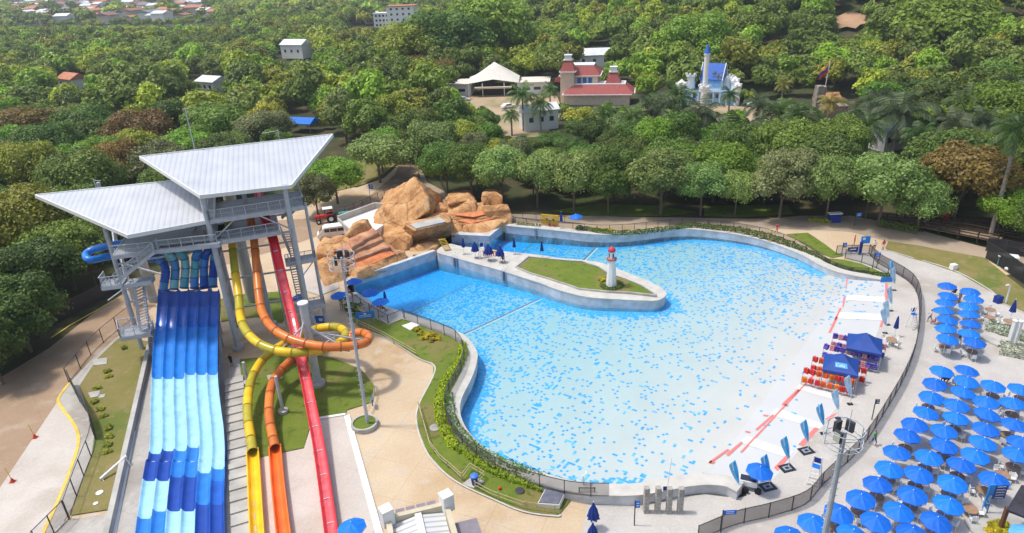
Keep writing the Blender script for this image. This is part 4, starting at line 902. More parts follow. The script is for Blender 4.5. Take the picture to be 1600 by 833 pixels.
# ================================================================ vegetation
rng=np.random.default_rng(7); random.seed(7)
def quads(P,Nn,size,lr):
    n=len(P); a=rng.normal(size=(n,3)); a-= (a*Nn).sum(1)[:,None]*Nn; a/=np.linalg.norm(a,axis=1)[:,None]+1e-9; b=np.cross(Nn,a)
    s=(size*(.6+.8*rng.random(n)))[:,None]; w_=.75
    V=np.stack([P-a*s-b*s*w_,P+a*s-b*s*w_*.5,P+a*s*1.05+b*s*w_,P-a*s*.6+b*s*w_],1).reshape(-1,3); return V,np.repeat(lr,4)
def crown_arrays(seed,R_=1.0,hh=.8,nl=16,nleaf=3000,size=.07,core=True,flat=0,loose=0.12):
    global rng
    rng=np.random.default_rng(seed); 
    th=rng.random(nl)*2*np.pi; cz=rng.random(nl)*1.25-.35; rr=np.sqrt(np.clip(1-np.clip(cz,-1,1)**2,0.05,1)); dist=.48+.30*rng.random(nl)
    Cn=np.stack([np.cos(th)*rr*dist,np.sin(th)*rr*dist,cz*dist*hh],1); Cn[0]=(0,0,.1); rad=.22+.22*rng.random(nl); rad[0]=.55; lv=rng.random(nl)
    P=[];Q=[];Lr=[]
    per=nleaf//nl
    for i in range(nl):
        d=rng.normal(size=(per,3)); d[:,2]=np.where(d[:,2]<-.6*abs(d[:,2]).max(),-d[:,2],d[:,2]); d/=np.linalg.norm(d,axis=1)[:,None]; d[:,2]=np.where((d[:,2]<-.2)&(rng.random(per)<.6),-d[:,2],d[:,2])
        p=Cn[i]+d*(rad[i]*(1+loose*rng.normal(size=per)))[:,None]*np.array([1,1,.85]); P.append(p); nn=d+rng.normal(size=(per,3))*.45+np.array([0,0,.25]); Q.append(nn/np.linalg.norm(nn,axis=1)[:,None]); Lr.append(np.clip(.40*lv[i]+.65*rng.random(per),0,1))
    P=np.concatenate(P);Q=np.concatenate(Q);Lr=np.concatenate(Lr)
    keep=np.ones(len(P),bool)
    for i in range(nl): keep&=(((P-Cn[i])/np.array([1,1,.85]))**2).sum(1)>(rad[i]*.72)**2
    P,Q,Lr=P[keep],Q[keep],Lr[keep]
    V,lr=quads(P*R_,Q,size*R_,Lr)
    F=np.arange(len(V)).reshape(-1,4)
    if core:
        vs=[];fs=[];b=len(V)
        for i in range(nl):
            k0=len(vs)
            for a in range(4):
                ph=-1.2+a*.8
                for t in range(6): vs.append(Cn[i]+np.array([math.cos(t*1.047)*math.cos(ph),math.sin(t*1.047)*math.cos(ph),math.sin(ph)*.85])*rad[i]*.8)
            for a in range(3):
                for t in range(6): fs.append((b+k0+a*6+t,b+k0+a*6+(t+1)%6,b+k0+(a+1)*6+(t+1)%6,b+k0+(a+1)*6+t))
        V=np.concatenate([V,np.array(vs)*R_]); lr=np.concatenate([lr,np.full(len(vs),.3)]); F=np.concatenate([F,np.array(fs)])
    return V,F,lr
def mesh_np(name,V,F,lr,tint=None):
    me=bpy.data.meshes.new(name); me.vertices.add(len(V)); me.vertices.foreach_set('co',V.astype(np.float32).ravel())
    me.loops.add(F.size); me.loops.foreach_set('vertex_index',F.ravel().astype(np.int32)); me.polygons.add(len(F)); me.polygons.foreach_set('loop_start',np.arange(0,F.size,4,dtype=np.int32)); 
    me.update(calc_edges=True); a=me.attributes.new('lr','FLOAT','POINT'); a.data.foreach_set('value',lr.astype(np.float32))
    if tint is not None: t=me.attributes.new('tint','FLOAT_COLOR','POINT'); t.data.foreach_set('color',tint.astype(np.float32).ravel())
    return me
LM={'dark green':leaf_mat('dark_foliage',(.04,.075,.014),(.155,.23,.04)),
    'mid green':leaf_mat('mid_foliage',(.065,.125,.016),(.23,.35,.055)),
    'bright green':leaf_mat('bright_foliage',(.10,.20,.014),(.29,.48,.05)),
    'yellow-green':leaf_mat('yellow_green_foliage',(.18,.21,.018),(.48,.50,.06)),
    'rusty brown':leaf_mat('rust_foliage',(.15,.11,.025),(.42,.30,.07)),
    'grey-green':leaf_mat('grey_foliage',(.10,.125,.045),(.28,.31,.12)),
    'pale-topped green':leaf_mat('pale_foliage',(.085,.15,.02),(.40,.52,.15))}
def cr_proto(seed,near):
    k=dict(nl=28 if near else 22,nleaf=14000 if near else 6000,size=.027 if near else .042)
    k['hh']=[.8,.95,.72,.85,.6,.9][seed%6]; V,F,l=crown_arrays(seed,1.0,**k); return mesh_np('crown',V,F,l)
NEARC=[cr_proto(s,True) for s in range(4)]; MIDC=[cr_proto(s+10,False) for s in range(6)]
def trunk_mesh(seed):
    mb=MB(); r=random.Random(seed); mb.cyl((0,0,-.02),(0,0,.32),.032,7,.022)
    for k in range(4):
        a=k*1.6+r.random(); mb.cyl((0,0,.26+.02*k),(math.cos(a)*.22,math.sin(a)*.22,.62),.018,5,.008)
    me=bpy.data.meshes.new('trunk'); me.from_pydata([tuple(v) for v in mb.v],[],mb.f); me.materials.append(M['bark']); me.update(); return me
R3=random.Random(5)
TRK=[trunk_mesh(s) for s in range(3)]
for me in NEARC+MIDC: me.materials.append(LM['mid green'])
def tree(x,y,z,hgt,rad,col,label,group,near=True,seed=0,cat='tree'):
    t=thing('tree',(x,y,z),label,cat,group,rz=random.random()*6.28)
    pool=NEARC if near else MIDC; c=link('crown',pool[seed%len(pool)],t); c.location=(0,0,hgt-rad*.78); sz=max(.9*rad,min(1.7*rad,hgt*.5)); c.scale=(rad*R3.uniform(.92,1.15),rad*R3.uniform(.92,1.15),sz)
    c.location.z=hgt-sz*.84; c.material_slots[0].link='OBJECT'; c.material_slots[0].material=LM[col]
    tr=link('trunk',TRK[seed%3],t); tr.scale=(max(rad*1.6,4),)*2+(hgt*1.0,)
    return t
# hand-placed trees: crown centre px, base px, crown width px, colour, label
HT=[((525,282),(528,318),74,'bright green','bright green rounded tree on the lawn beside the red tractor'),
((492,300),(497,335),56,'grey-green','small olive tree right of the tower platforms, near the tractor'),
((592,243),(594,285),84,'pale-topped green','broad pale-topped tree above the garden lawn left of the rock peak'),
((680,222),(683,272),80,'pale-topped green','tall pale-topped tree at the road bend behind the rock peak'),
((697,250),(700,303),62,'mid green','green tree at the left end of the row above the right-hand rocks'),
((735,258),(738,312),66,'mid green','second tree of the row above the right-hand rocks'),
((783,258),(785,320),76,'pale-topped green','third tree of the row, above the yellow sign wall'),
((838,266),(840,324),72,'pale-topped green','fourth tree of the row, left of the lone blue umbrella'),
((895,272),(897,330),84,'pale-topped green','large rounded tree right behind the lone blue umbrella'),
((948,288),(950,334),62,'mid green','smaller dull green tree between two larger ones behind the pool'),
((1028,270),(1032,335),92,'pale-topped green','biggest pale-topped tree of the row behind the pool, trunk in view'),
((1092,282),(1094,336),72,'pale-topped green','pale-topped tree just right of the biggest one in the row'),
((1147,290),(1148,337),54,'pale-topped green','small pale-topped tree left of the bushy olive tree'),
((1213,275),(1218,340),92,'grey-green','bushy olive-green tree with several bare stems behind the footpath'),
((1288,270),(1290,345),76,'pale-topped green','pale-crowned tree right of the bushy olive tree'),
((1345,268),(1352,342),60,'mid green','slim green tree behind the blue notice board'),
((1382,282),(1372,352),96,'pale-topped green','broad tree above the dark timber ramp'),
((1432,312),(1432,362),72,'pale-topped green','low pale tree left of the red figure sign'),
((1478,268),(1488,352),118,'rusty brown','large rusty brown tree behind the timber ramp'),
((1560,322),(1555,372),70,'bright green','small bright green tree beside the leaning tall palm'),
((1590,345),(1600,385),70,'mid green','green tree at the right edge above the black fence'),
((112,400),(118,452),110,'mid green','large green tree behind the dark wall left of the tower'),
((150,392),(150,448),70,'dark green','dark green tree between the tower and the white gate pillar'),
((60,422),(80,485),112,'dark green','big dark tree over the white gate pillar'),
((62,345),(60,430),120,'yellow-green','yellow-green tree under the tip of the left roof'),
((15,540),(5,600),86,'dark green','dark green tree at the left edge beside the brown road'),
((0,455),(0,530),90,'mid green','green tree at the left edge above the dark wall'),
((10,350),(5,420),70,'yellow-green','yellow-green tree at the left edge of the picture'),
((140,200),(140,242),82,'mid green','round green tree left of the mast above the roofs'),
((62,205),(62,250),84,'rusty brown','rust-tinged tree far left below the woodland'),
((343,195),(345,240),84,'mid green','rounded green tree just behind the upper roof mast'),
((418,203),(420,245),76,'grey-green','grey-leaved tree behind the middle of the upper roof'),
((232,210),(235,255),90,'rusty brown','brown thin-leaved tree behind the left end of the upper roof'),
((1085,75),(1085,118),112,'bright green','broad bright green tree behind the blue castle'),
((1455,58),(1455,110),150,'bright green','widest bright green tree on the lower hillside at right'),
((695,62),(700,120),120,'mid green','big green tree left of the tent pavilion'),
((640,70),(645,125),90,'yellow-green','yellow-green spreading tree between the far white flats and the tent'),
((765,55),(770,105),130,'bright green','bright green mass of a tree behind the tent pavilion'),
((650,105),(652,138),50,'rusty brown','reddish brown tree left of the tent pavilion'),
((687,112),(690,142),46,'rusty brown','dark red-brown tree nearest the tent pavilion'),
((1565,175),(1565,235),110,'bright green','lime green tree behind the tall palms at the right edge'),
((1520,230),(1520,262),60,'yellow-green','lime green tree between the palms and the rusty tree')]
HAND=[]
for i,((cx,cy),(bx_,by_),wd,colr,lab) in enumerate(HT):
    g=G(bx_,by_); d=proj(g)[2]; rad=wd/2/F_PX*d*1.1
    top=cy-wd*.44; hgt=3
    while proj(g+Vector((0,0,hgt)))[1]>top and hgt<30: hgt+=.3
    hgt=max(hgt,rad*1.5)
    tree(g.x,g.y,g.z,hgt,rad,colr,lab,None,True,i); HAND.append((g.x,g.y,rad))
# palms
def palm_mesh(seed,nf=24,L=1.0,nl=22):
    r=random.Random(seed); V=[];F=[];l=[]
    for i in range(nf):
        az=i*2.399+r.random()*.4; el=1.25-1.65*(i/nf)+r.uniform(-.15,.15); Lf=L*r.uniform(.85,1.1); p=Vector((0,0,0)); d=Vector((math.cos(az)*math.cos(el),math.sin(az)*math.cos(el),math.sin(el))); pts=[p.copy()]
        for k in range(8):
            d=(d+Vector((0,0,-.14-.05*k*.5))).normalized(); p=p+d*Lf/8; pts.append(p.copy())
        pts=cr(pts,3); n=len(pts)
        for k in range(2,n-1):
            d=(pts[k+1]-pts[k-1]).normalized(); sd_=d.cross(Vector((0,0,1))).normalized(); up=sd_.cross(d); t=k/n; ll=Lf*.30*math.sin(math.pi*(.12+.8*t))
            for q in (-1,1):
                tip=pts[k]+(sd_*q*.8+d*.55-Vector((0,0,.42+.2*r.random()))).normalized()*ll; w_=d*Lf*.016; b=len(V)
                V+=[pts[k]-w_,pts[k]+w_,tip+w_*.5,tip-w_*.5]; F.append((b,b+1,b+2,b+3)); l+=[r.random()]*4
        for k in range(0,n-1):
            d=Vector((0,0,.012*L)); b=len(V); V+=[pts[k]-d,pts[k]+d,pts[k+1]+d,pts[k+1]-d]; F.append((b,b+1,b+2,b+3)); l+=[.9]*4
    return mesh_np('fronds',np.array([tuple(v) for v in V]),np.array(F),np.array(l))
PLM={'grey-green':leaf_mat('palm_fronds',(.03,.05,.02),(.13,.17,.07)),'green':leaf_mat('green_palm_fronds',(.03,.07,.012),(.14,.24,.05)),'yellowish':leaf_mat('yellow_palm_fronds',(.10,.10,.02),(.36,.32,.07))}
PM=[palm_mesh(s) for s in range(3)]
for me in PM: me.materials.append(PLM['green'])
mb=MB(); mb.tube([(0,0,-.02),(0.01,0,.3),(.015,.01,.7),(0,0,1.0)],1,8,True,.62); PT=bpy.data.meshes.new('trunk'); PT.from_pydata([tuple(v) for v in mb.v],[],mb.f); PT.materials.append(M['palmbark'])
def palm(c,b,wd,colr,lab,thick=.28,grp=None):
    g=G(*b); d=proj(g)[2]; L=wd/2/F_PX*d*1.15; hgt=2
    while proj(g+Vector((0,0,hgt)))[1]>c[1] and hgt<30: hgt+=.25
    t=thing('palm_tree',g,lab,'palm tree',grp,rz=random.random()*6)
    f=link('fronds',PM[random.randrange(3)],t); f.location=(0,0,hgt); f.scale=(L,L,L); f.material_slots[0].link='OBJECT'; f.material_slots[0].material=PLM[colr]
    k=link('trunk',PT,t); k.scale=(thick,thick,hgt); HAND.append((g.x,g.y,2.5))
palm((1580,205),(1545,378),86,'green','very tall slender palm leaning right above the timber ramp',.34)
for c,b,w_,cl,lab in [((1402,178),(1395,240),96,'grey-green','largest grey-green palm, right of the flagpole'),((1150,212),(1150,262),104,'grey-green','broad grey-green palm in front of the blue castle'),((1282,205),(1280,262),84,'green','green palm below the flagpole'),((1312,198),(1322,255),70,'grey-green','grey-green palm just right of the one below the flagpole'),
  ((1555,150),(1555,215),90,'grey-green','palm at the right edge in front of the lime green tree'),((1020,178),(1020,225),84,'grey-green','spreading palm between the red-roofed house and castle'),((818,148),(818,205),44,'green','tall palm left of the red-roofed house'),((845,162),(845,208),46,'green','shorter palm beside the tall one left of the red-roofed house'),
  ((860,140),(860,180),30,'green','small palm at the corner of the red-roofed house'),((1122,118),(1120,160),24,'yellowish','small palm standing against the blue castle'),((1140,150),(1138,180),34,'green','low palm in front of the castle wall at right'),((1222,133),(1220,165),30,'yellowish','yellowish palm left of the flagpole'),
  ((70,240),(78,272),52,'green','green palm far left above the left roof'),((1295,160),(1292,195),44,'yellowish','yellow-leaved palm at the foot of the flagpole'),((1212,180),(1212,235),60,'green','green palm right of the castle'),((1455,190),(1462,240),74,'grey-green','grey palm between the largest palm and the lime green tree'),
  ((800,178),(800,212),30,'green','little palm by the parked white van in the far car park'),((560,60),(560,95),26,'grey-green','far palm below the white flats'),((1335,175),(1338,215),54,'grey-green','palm behind and left of the largest palm'),((945,180),(945,222),50,'green','palm in the trees below the red-roofed house')]:
    palm(c,b,w_,cl,lab)
for i_,(c,b,w_,cl) in enumerate([((1365,170),(1363,225),70,'grey-green'),((1240,200),(1240,255),66,'green'),((1180,178),(1180,232),60,'grey-green'),((1500,175),(1498,232),74,'green'),((1475,215),(1478,262),66,'grey-green'),((1095,190),(1095,240),70,'grey-green'),((1060,168),(1058,215),60,'green'),((985,200),(985,245),54,'green'),((1345,215),(1345,262),62,'green'),((1520,205),(1520,255),60,'grey-green'),((1425,228),(1425,268),56,'green'),((1255,232),(1255,272),50,'green')]):
    palm((c[0],c[1]-13),b,w_,cl,['%s feathery palm in the grove between the castle and the right edge'%cl][0],grp='palms in the grove behind the pool trees')
# exclusion areas
BLK=[gpoly(L) for L in [
 [(-140,930),(-140,700),(0,600),(75,552),(160,485),(300,400),(480,290),(560,285),(600,270),(622,250),(655,250),(670,285),(720,310),(800,330),(1000,335),(1200,342),(1250,338),(1330,338),(1400,345),(1470,350),(1620,372),(1750,440),(1750,950)],
 [(60,600),(60,480),(240,400),(500,210),(520,215),(600,262),(560,300),(300,560)],
 [(1385,345),(1620,345),(1620,400),(1385,400)],
 [(860,322),(1240,318),(1240,345),(860,345)]]]
BLKP=[[(715,150),(800,148),(870,150),(880,175),(850,215),(790,215),(740,175)],[(980,162),(1080,160),(1165,162),(1345,180),(1345,215),(1240,205),(1150,190),(1000,185)]]
BLK+=[gpoly(L) for L in BLKP]
KEEP=[((722,100,835,148),231),((866,98,985,160),223),((1064,92,1146,162),196),((910,84,945,100),300),((438,52,492,92),330),((96,108,142,134),225),((315,112,356,138),245),((455,182,498,202),170),((548,10,660,44),520),
      ((745,148,850,168),205),((1225,112,1335,178),190),((1306,30,1348,47),360),((1352,206,1402,236),150),((795,165,880,205),170),((20,0,335,39),570),((1150,150,1200,170),190)]
KEEP=[(r_,max(d_,G((r_[0]+r_[2])/2,r_[3]-2).y-3)) for r_,d_ in KEEP]
cands=[]; R1=random.Random(11)
def ok(x,y,sp,lst):
    for (a,b,r) in lst:
        if (a-x)**2+(b-y)**2<((sp+r)*.62)**2: return False
    return True
placed=[(a,b,r) for a,b,r in HAND]
types=[('dark green',.20),('mid green',.26),('bright green',.16),('yellow-green',.14),('rusty brown',.05),('grey-green',.09),('pale-topped green',.10)]
def pick(r,u):
    s=0
    for t,p in types:
        s+=p
        if u<s: return t
    return 'mid green'
def region(px,py,y):
    if px<240: a='left of slide tower roofs'
    elif px<560: a='behind slide tower'
    elif px<700: a='left of tent pavilion'
    elif px<860: a='around tent pavilion'
    elif px<1050: a='around red-roofed house'
    elif px<1240: a='around blue castle'
    elif px<1400: a='around flagpole'
    else: a='on right-hand slope'
    b='in front woodland' if y<165 else 'in woodland' if y<240 else 'in rear woodland'
    return b+' '+a
def fits(x,y,z,hgt,rad,mind):
    p=Vector((x,y,z)); a=proj(p); t=proj(p+Vector((0,0,hgt))); 
    if a[0]<-90 or a[0]>1690 or t[1]>560: return None
    w_=rad/a[2]*F_PX
    for (x0,y0,x1,y1),dd in KEEP:
        if y<dd+6 and a[0]+w_*.85>x0 and a[0]-w_*.85<x1 and t[1]<y1 and a[1]>y0: return None
    return a,t
cell={}
def grid_ok(x,y,sp):
    gx,gy=int(x//12),int(y//12)
    for i in range(gx-2,gx+3):
        for j in range(gy-2,gy+3):
            for (a,b,r) in cell.get((i,j),()):
                if (a-x)**2+(b-y)**2<((sp+r)*.66)**2: return False
    return True
def put(x,y,r): cell.setdefault((int(x//12),int(y//12)),[]).append((x,y,r))
for a,b,r in HAND: put(a,b,r)
NT=0; near_list=[]
for _ in range(9000):
    y=60+ (265-60)*R1.random()**.8; x=R1.uniform(-1,1)*(y*.86+8)
    r=R1.uniform(3.0,6.4)
    if not grid_ok(x,y,r): continue
    if any(inpoly(x,y,B) for B in BLK): continue
    if seg_d(x,y,(0,0),(0,1))<0: continue
    z=h(x,y); hg=r*R1.uniform(1.9,2.5)
    q=fits(x,y,z,hg,r,0)
    if not q:
        r*=.62; hg=r*1.7; q=fits(x,y,z,hg,r,0)
        if not q or not grid_ok(x,y,r): continue
    put(x,y,r); near_list.append((x,y,z,hg,r,q))
near_list.sort(key=lambda a:a[1]); print('near trees',len(near_list))
extra=near_list[250:]; near_list=near_list[:250]
ORD={}
for i,(x,y,z,hg,r,q) in enumerate(near_list):
    cl=pick(R1,(noise.noise(Vector((x*.03,y*.03,5)))*.9+R1.random())%1)
    siz='large' if r>4.7 else 'small' if r<3.4 else 'medium'
    tree(x,y,z,hg,r,cl,'%s %s tree %s'%(siz,cl,region(q[0][0],q[0][1],y)),'park woodland trees',y<150,R1.randrange(60))
# distant woodland: one mass
TINT=[(.75,.82,.6),(1.0,1.1,.65),(1.3,1.6,.7),(1.7,1.6,.7),(1.4,1.15,.7),(1.0,1.0,.9),(.9,1.0,.8)]
FARM=leaf_mat('distant_foliage',(.10,.145,.028),(.35,.43,.085),tint=True)
protoA=[crown_arrays(50+s,1.0,.8,nl=16,nleaf=1700,size=.072) for s in range(4)]; protoB=[crown_arrays(60+s,1.0,.8,nl=10,nleaf=330,size=.15) for s in range(4)]
def far_mass(name,lab,lst,protos):
    VV=[];FF=[];LL=[];TT=[];b=0
    for (x,y,z,hg,r) in lst:
        V,F,l=protos[R1.randrange(4)]; a=R1.random()*6.28; c_,s_=math.cos(a),math.sin(a)
        X_=V[:,0]*c_-V[:,1]*s_; Y_=V[:,0]*s_+V[:,1]*c_; P=np.stack([X_*r+x,Y_*r+y,V[:,2]*r*1.1+z+hg-r*.75],1)
        t=TINT[int(((noise.noise(Vector((x*.012,y*.012,9)))*.8+R1.random())%1)*7)%7]; f=R1.uniform(.75,1.25)
        VV.append(P);FF.append(F+b);LL.append(l);TT.append(np.tile(np.array([t[0]*f,t[1]*f,t[2]*f,1]),(len(P),1))); b+=len(P)
    me=mesh_np(name,np.concatenate(VV),np.concatenate(FF),np.concatenate(LL),np.concatenate(TT)); me.materials.append(FARM); o=link(name,me); tag(o,lab,'woodland',kind='stuff'); return o
fa=[(x,y,z,hg,r) for x,y,z,hg,r,q in extra]; fb=[]
for _ in range(16000):
    y=262+(560-262)*R1.random()**.75; x=R1.uniform(-1,1)*(y*.86)
    r=R1.uniform(3.8,6.5)
    if not grid_ok(x,y,r): continue
    z=h(x,y); hg=r*R1.uniform(1.6,2.1); q=fits(x,y,z,hg,r,0)
    if not q: continue
    put(x,y,r); fa.append((x,y,z,hg,r))
for _ in range(16000):
    y=560+(1900-560)*R1.random()**1.3; x=R1.uniform(-1,1)*(y*.86)
    r=R1.uniform(6,10)
    if not grid_ok(x,y,r*1.15): continue
    z=h(x,y); hg=r*1.5; q=fits(x,y,z,hg,r,0)
    if not q or q[1][1]<-40: continue
    pxx,pyy=q[0][0],q[0][1]
    if 15<pxx<338 and q[1][1]<40 and pyy>-5 and R1.random()<.95: continue
    put(x,y,r); fb.append((x,y,z,hg,r))
for _ in range(500):
    px_,py_=R1.uniform(-20,345),R1.uniform(2,42); g_=G(px_,py_); fb.append((g_.x,g_.y,g_.z,R1.uniform(4,6),R1.uniform(2.5,4)))
print('far',len(fa),len(fb))
far_mass('woodland','dense mixed green and brown woodland beyond the park buildings',fa,protoA)
far_mass('distant_woodland','faint green woodland near the horizon around the far town',fb,protoB)
# ================================================================ background buildings
REDR=mat('red_roof',(.36,.085,.075),.7,.12,1.5); BLUER=mat('blue_roof',(.02,.13,.55),.5,.1,1.5); TERR=mat('terracotta_roof',(.50,.20,.11),.8,.2,.8); GREYR=mat('pale_sheet_roof',(.70,.71,.73),.6,.15,.5); PALEB=mat('light_blue_wall',(.22,.48,.78),.7,.1,1); TENT=mat('tent_membrane',(.72,.68,.60),.7,.05,1); PINKW=mat('pink_cream_wall',(.66,.52,.42),.7,.08,1)
def gable(mb,c,w_,d,z0,hr,rz,over=.4,hip=0):
    c=Vector(c); Q=Matrix.Rotation(rz,3,'Z'); w_=w_/2+over; d=d/2+over
    vs=[(-w_,-d,z0),(w_,-d,z0),(w_,d,z0),(-w_,d,z0),(-w_+hip,0,z0+hr),(w_-hip,0,z0+hr),(-w_,-d,z0-.2),(w_,-d,z0-.2),(w_,d,z0-.2),(-w_,d,z0-.2)]
    mb.add([Q@Vector(v)+c for v in vs],[(0,1,5,4),(2,3,4,5),(0,4,3),(1,2,5),(6,9,8,7),(0,6,7,1),(1,7,8,2),(2,8,9,3),(3,9,6,0)])
def local(c,rz): 
    Q=Matrix.Rotation(rz,3,'Z'); c=Vector(c); return lambda x,y,z:(Q@Vector((x,y,z)))+c
def windows(par,c,rz,xs,y,z,ww,wh,name='window',m_=None):
    f=local(c,rz)
    for x in xs:
        mb=MB(); mb.box(f(x,y,z),(ww,.12,wh),rz=rz); mb.build(name,m_ or M['glass'],par)
def house(px,py,w_,d,hh,hr,lab,roofm,wallm,rz=0,name='house',hip=0,win=True,grp=None):
    g=G(px,py); t=thing(name,g,lab,'house',grp)
    mb=MB(); mb.box(g+Vector((0,0,hh/2)),(w_,d,hh),rz=rz); wl=mb.build('wall',wallm,t)
    mb=MB(); gable(mb,g,w_,d,hh,hr,rz,hip=hip); mb.build('roof',roofm,t)
    if win: windows(t,g,rz,[-w_*.3,0,w_*.3],-d/2-.03,hh*.55,1.1,1.2)
    return t
# tent pavilion
g=G(772,150); t=thing('tent_pavilion',g,'pale pavilion with a peaked white tent roof by the far car park','pavilion'); rz=R(-6); f=local(g,rz)
n=10; mb=MB(); grid={}
for i in range(n+1):
    for j in range(n+1):
        u,v=i/n*2-1,j/n*2-1; r_=max(abs(u),abs(v)); e=(abs(u)*abs(v)); z=4.6*(1-r_)**1.3+5.4-1.2*e*(r_)+.0; grid[i,j]=f(u*8.2+0,v*6+5,z)
vs=[grid[i,j] for i in range(n+1) for j in range(n+1)]; mb.smooth=True; mb.add(vs,[(i*(n+1)+j,(i+1)*(n+1)+j,(i+1)*(n+1)+j+1,i*(n+1)+j+1) for i in range(n) for j in range(n)]); ro=mb.build('tent_roof',TENT,t)
mb=MB(); 
for x,y in ((-8,-.8),(8,-.8),(-8,11),(8,11),(-3.5,-.8),(3.5,-.8)): mb.cyl(f(x,y,0),f(x,y,4.3),.16,8)
mb.build_split('post',M['white'],t)
for sx in (-1,1):
    mb=MB(); mb.box(f(sx*12.5,5,1.9),(10,9,3.8),rz=rz); w1=mb.build('wing',M['white'],t); mb=MB(); mb.box(f(sx*12.5,5,3.95),(11.2,10.5,.3),rz=rz); mb.build('flat_roof',TENT,w1)
    windows(t,g,rz,[sx*10.5,sx*14],.42,2,2.2,.9)
mb=MB(); mb.box(f(0,4,1.6),(9,4,3.2),rz=rz); mb.build('hall',M['wood'],t); mb=MB(); mb.box(f(0,-1.5,2.9),(12,1.2,.5),rz=rz); mb.build('canopy_beam',M['cream'],t)
# red-roofed house
g=G(922,163); t=thing('red_roofed_house',g,'cream mansion with red mansard roofs and two white-topped turrets','house'); rz=R(-12); f=local(g,rz)
def mans(mb,cx,cy,w_,d,z0,z1,inset):
    a=[f(cx+sx*w_/2,cy+sy*d/2,z0) for sx,sy in ((-1,-1),(1,-1),(1,1),(-1,1))]; b=[f(cx+sx*(w_/2-inset),cy+sy*(d/2-inset),z1) for sx,sy in ((-1,-1),(1,-1),(1,1),(-1,1))]; mb.add(a+b,[(3,2,1,0),(4,5,6,7)]+[(i,(i+1)%4,4+(i+1)%4,4+i) for i in range(4)])
mb=MB(); mb.box(f(2,3,1.6),(19,9,3.2),rz=rz); mb.box(f(-3.5,6,4),(11,8,8),rz=rz); mb.build('wall',PINKW,t)
mb=MB(); mans(mb,2.5,3,20.5,10.5,3.2,5.6,2.6); mans(mb,-3.2,6,12,9,8,10.6,2.0); rf=mb.build('roof',REDR,t)
mb=MB(); mb.box(f(2.5,3,5.7),(15.4,5.4,.25),rz=rz); mb.box(f(-3.2,6,10.7),(8.1,5.1,.3),rz=rz); mb.box(f(2.5,3,3.1),(21,11,.25),rz=rz); mb.box(f(-3.2,6,7.9),(12.4,9.4,.25),rz=rz); mb.build('roof_trim',M['white'],rf)
for cx,cy,zb in ((-6.6,1.8,9.5),(6.6,3,5.8)):
    mb=MB(); mb.box(f(cx,cy,zb/2),(3.6,3.6,zb),rz=rz); tw=mb.build('turret',PINKW,t); mb=MB(); mans(mb,cx,cy,4.6,4.6,zb,zb+3,1.3); mb.build('turret_roof',REDR,tw)
    mb=MB(); mb.box(f(cx,cy,zb+3.7),(1.9,1.9,1.4),rz=rz); mb.box(f(cx,cy,zb+3.1),(2.6,2.6,.25),rz=rz); mb.box(f(cx,cy,zb+4.45),(2.3,2.3,.2),rz=rz); mb.cyl(f(cx,cy,zb+4.5),f(cx,cy,zb+5.9),.07,6); mb.box(f(cx,cy,zb-.1),(4.9,4.9,.35),rz=rz); mb.build('lantern',M['white'],tw)
windows(t,g,rz,[-3.4,-1.8,-.2],1.93,6.4,1.1,1.9,m_=mat('blue_window',(.03,.12,.35),.3))
mb=MB(); gable(mb,f(-8.2,5.5,0),4,5,6.2,3,rz+math.pi/2,.3); mb.build('gable',REDR,t)
# castle
g=G(1106,163); t=thing('fairy_castle',g,'white and blue castle with a steep blue roof and a needle spire','castle'); rz=R(-14); f=local(g,rz)
mb=MB(); mb.box(f(0,2,1.9),(14.5,7,3.8),rz=rz); mb.build('base_wall',PALEB,t)
rk_=R(-34); f2=local(f(1.2,4,0),rk_); mb=MB(); mb.box(f2(0,0,3.3),(6,4.4,6.6),rz=rk_); kp=mb.build('keep',M['white'],t); mb=MB(); mb.box(f2(0,-2.25,5.6),(5.8,.12,1.9),rz=rk_); mb.box(f2(-3.05,0,5.6),(.12,4.2,1.9),rz=rk_); mb.build('keep_panel',PALEB,kp)
mb=MB(); gable(mb,f(1.2,4,0),6.0,4.4,6.6,4.2,rk_,.3); mb.build('roof',BLUER,t); mb=MB(); mb.add([f2(-3.36,-2.0,6.6),f2(-3.36,2.0,6.6),f2(-3.36,0,10.3)],[(0,1,2)]); mb.build('gable_panel',PALEB,kp)
mb=MB(); 
for x in (-3.3,3.3): mb.beam(f2(x,-2.5,6.5),f2(x,0,10.95),.22); mb.beam(f2(x,2.5,6.5),f2(x,0,10.95),.22)
mb.build('roof_trim',M['white'],kp)
def turret(x,y,r,hh,cone=None,cren=True,conem=None):
    mb=MB(); mb.lathe(f(x,y,0),[(r,0),(r,hh-.8),(r*1.25,hh-.5),(r*1.25,hh)],12); tt=mb.build('turret',M['white'],t)
    if cren:
        mb=MB()
        for k in range(6): a=k*1.047; p=f(x,y,hh+.25); mb.box(p+Vector((math.cos(a)*r*1.1,math.sin(a)*r*1.1,0)),(r*.45,r*.45,.55),rz=a)
        mb.build_split('crenellation',M['white'],tt)
    if cone: mb=MB(); mb.lathe(f(x,y,hh),[(r*1.3,0),(.03,cone)],12); mb.build('cone_roof',conem or M['white'],tt)
turret(-1.2,-.8,1.35,5.2,None); turret(-1.2,-.8,.72,14.2,2.6,False,BLUER); turret(-5.0,3,1.25,7.9); turret(-7.6,-.6,1.25,5.8,1.4,True); turret(7.0,1.5,1.0,6.4,1.2,True); turret(7.6,-1.0,.9,5.4,1.2,True); turret(5.2,3.4,1.3,7.0)
for x in (-4.6,-2.9,1.2,3.0,4.8):
    mb=MB(); mb.box(f(x,-1.55,1.9),(.35,.25,3.8),rz=rz); mb.build('pilaster',M['white'],t)
mb=MB(); mb.box(f(0,-1.6,3.85),(14.6,.4,.3),rz=rz); mb.build('parapet',M['white'],t)
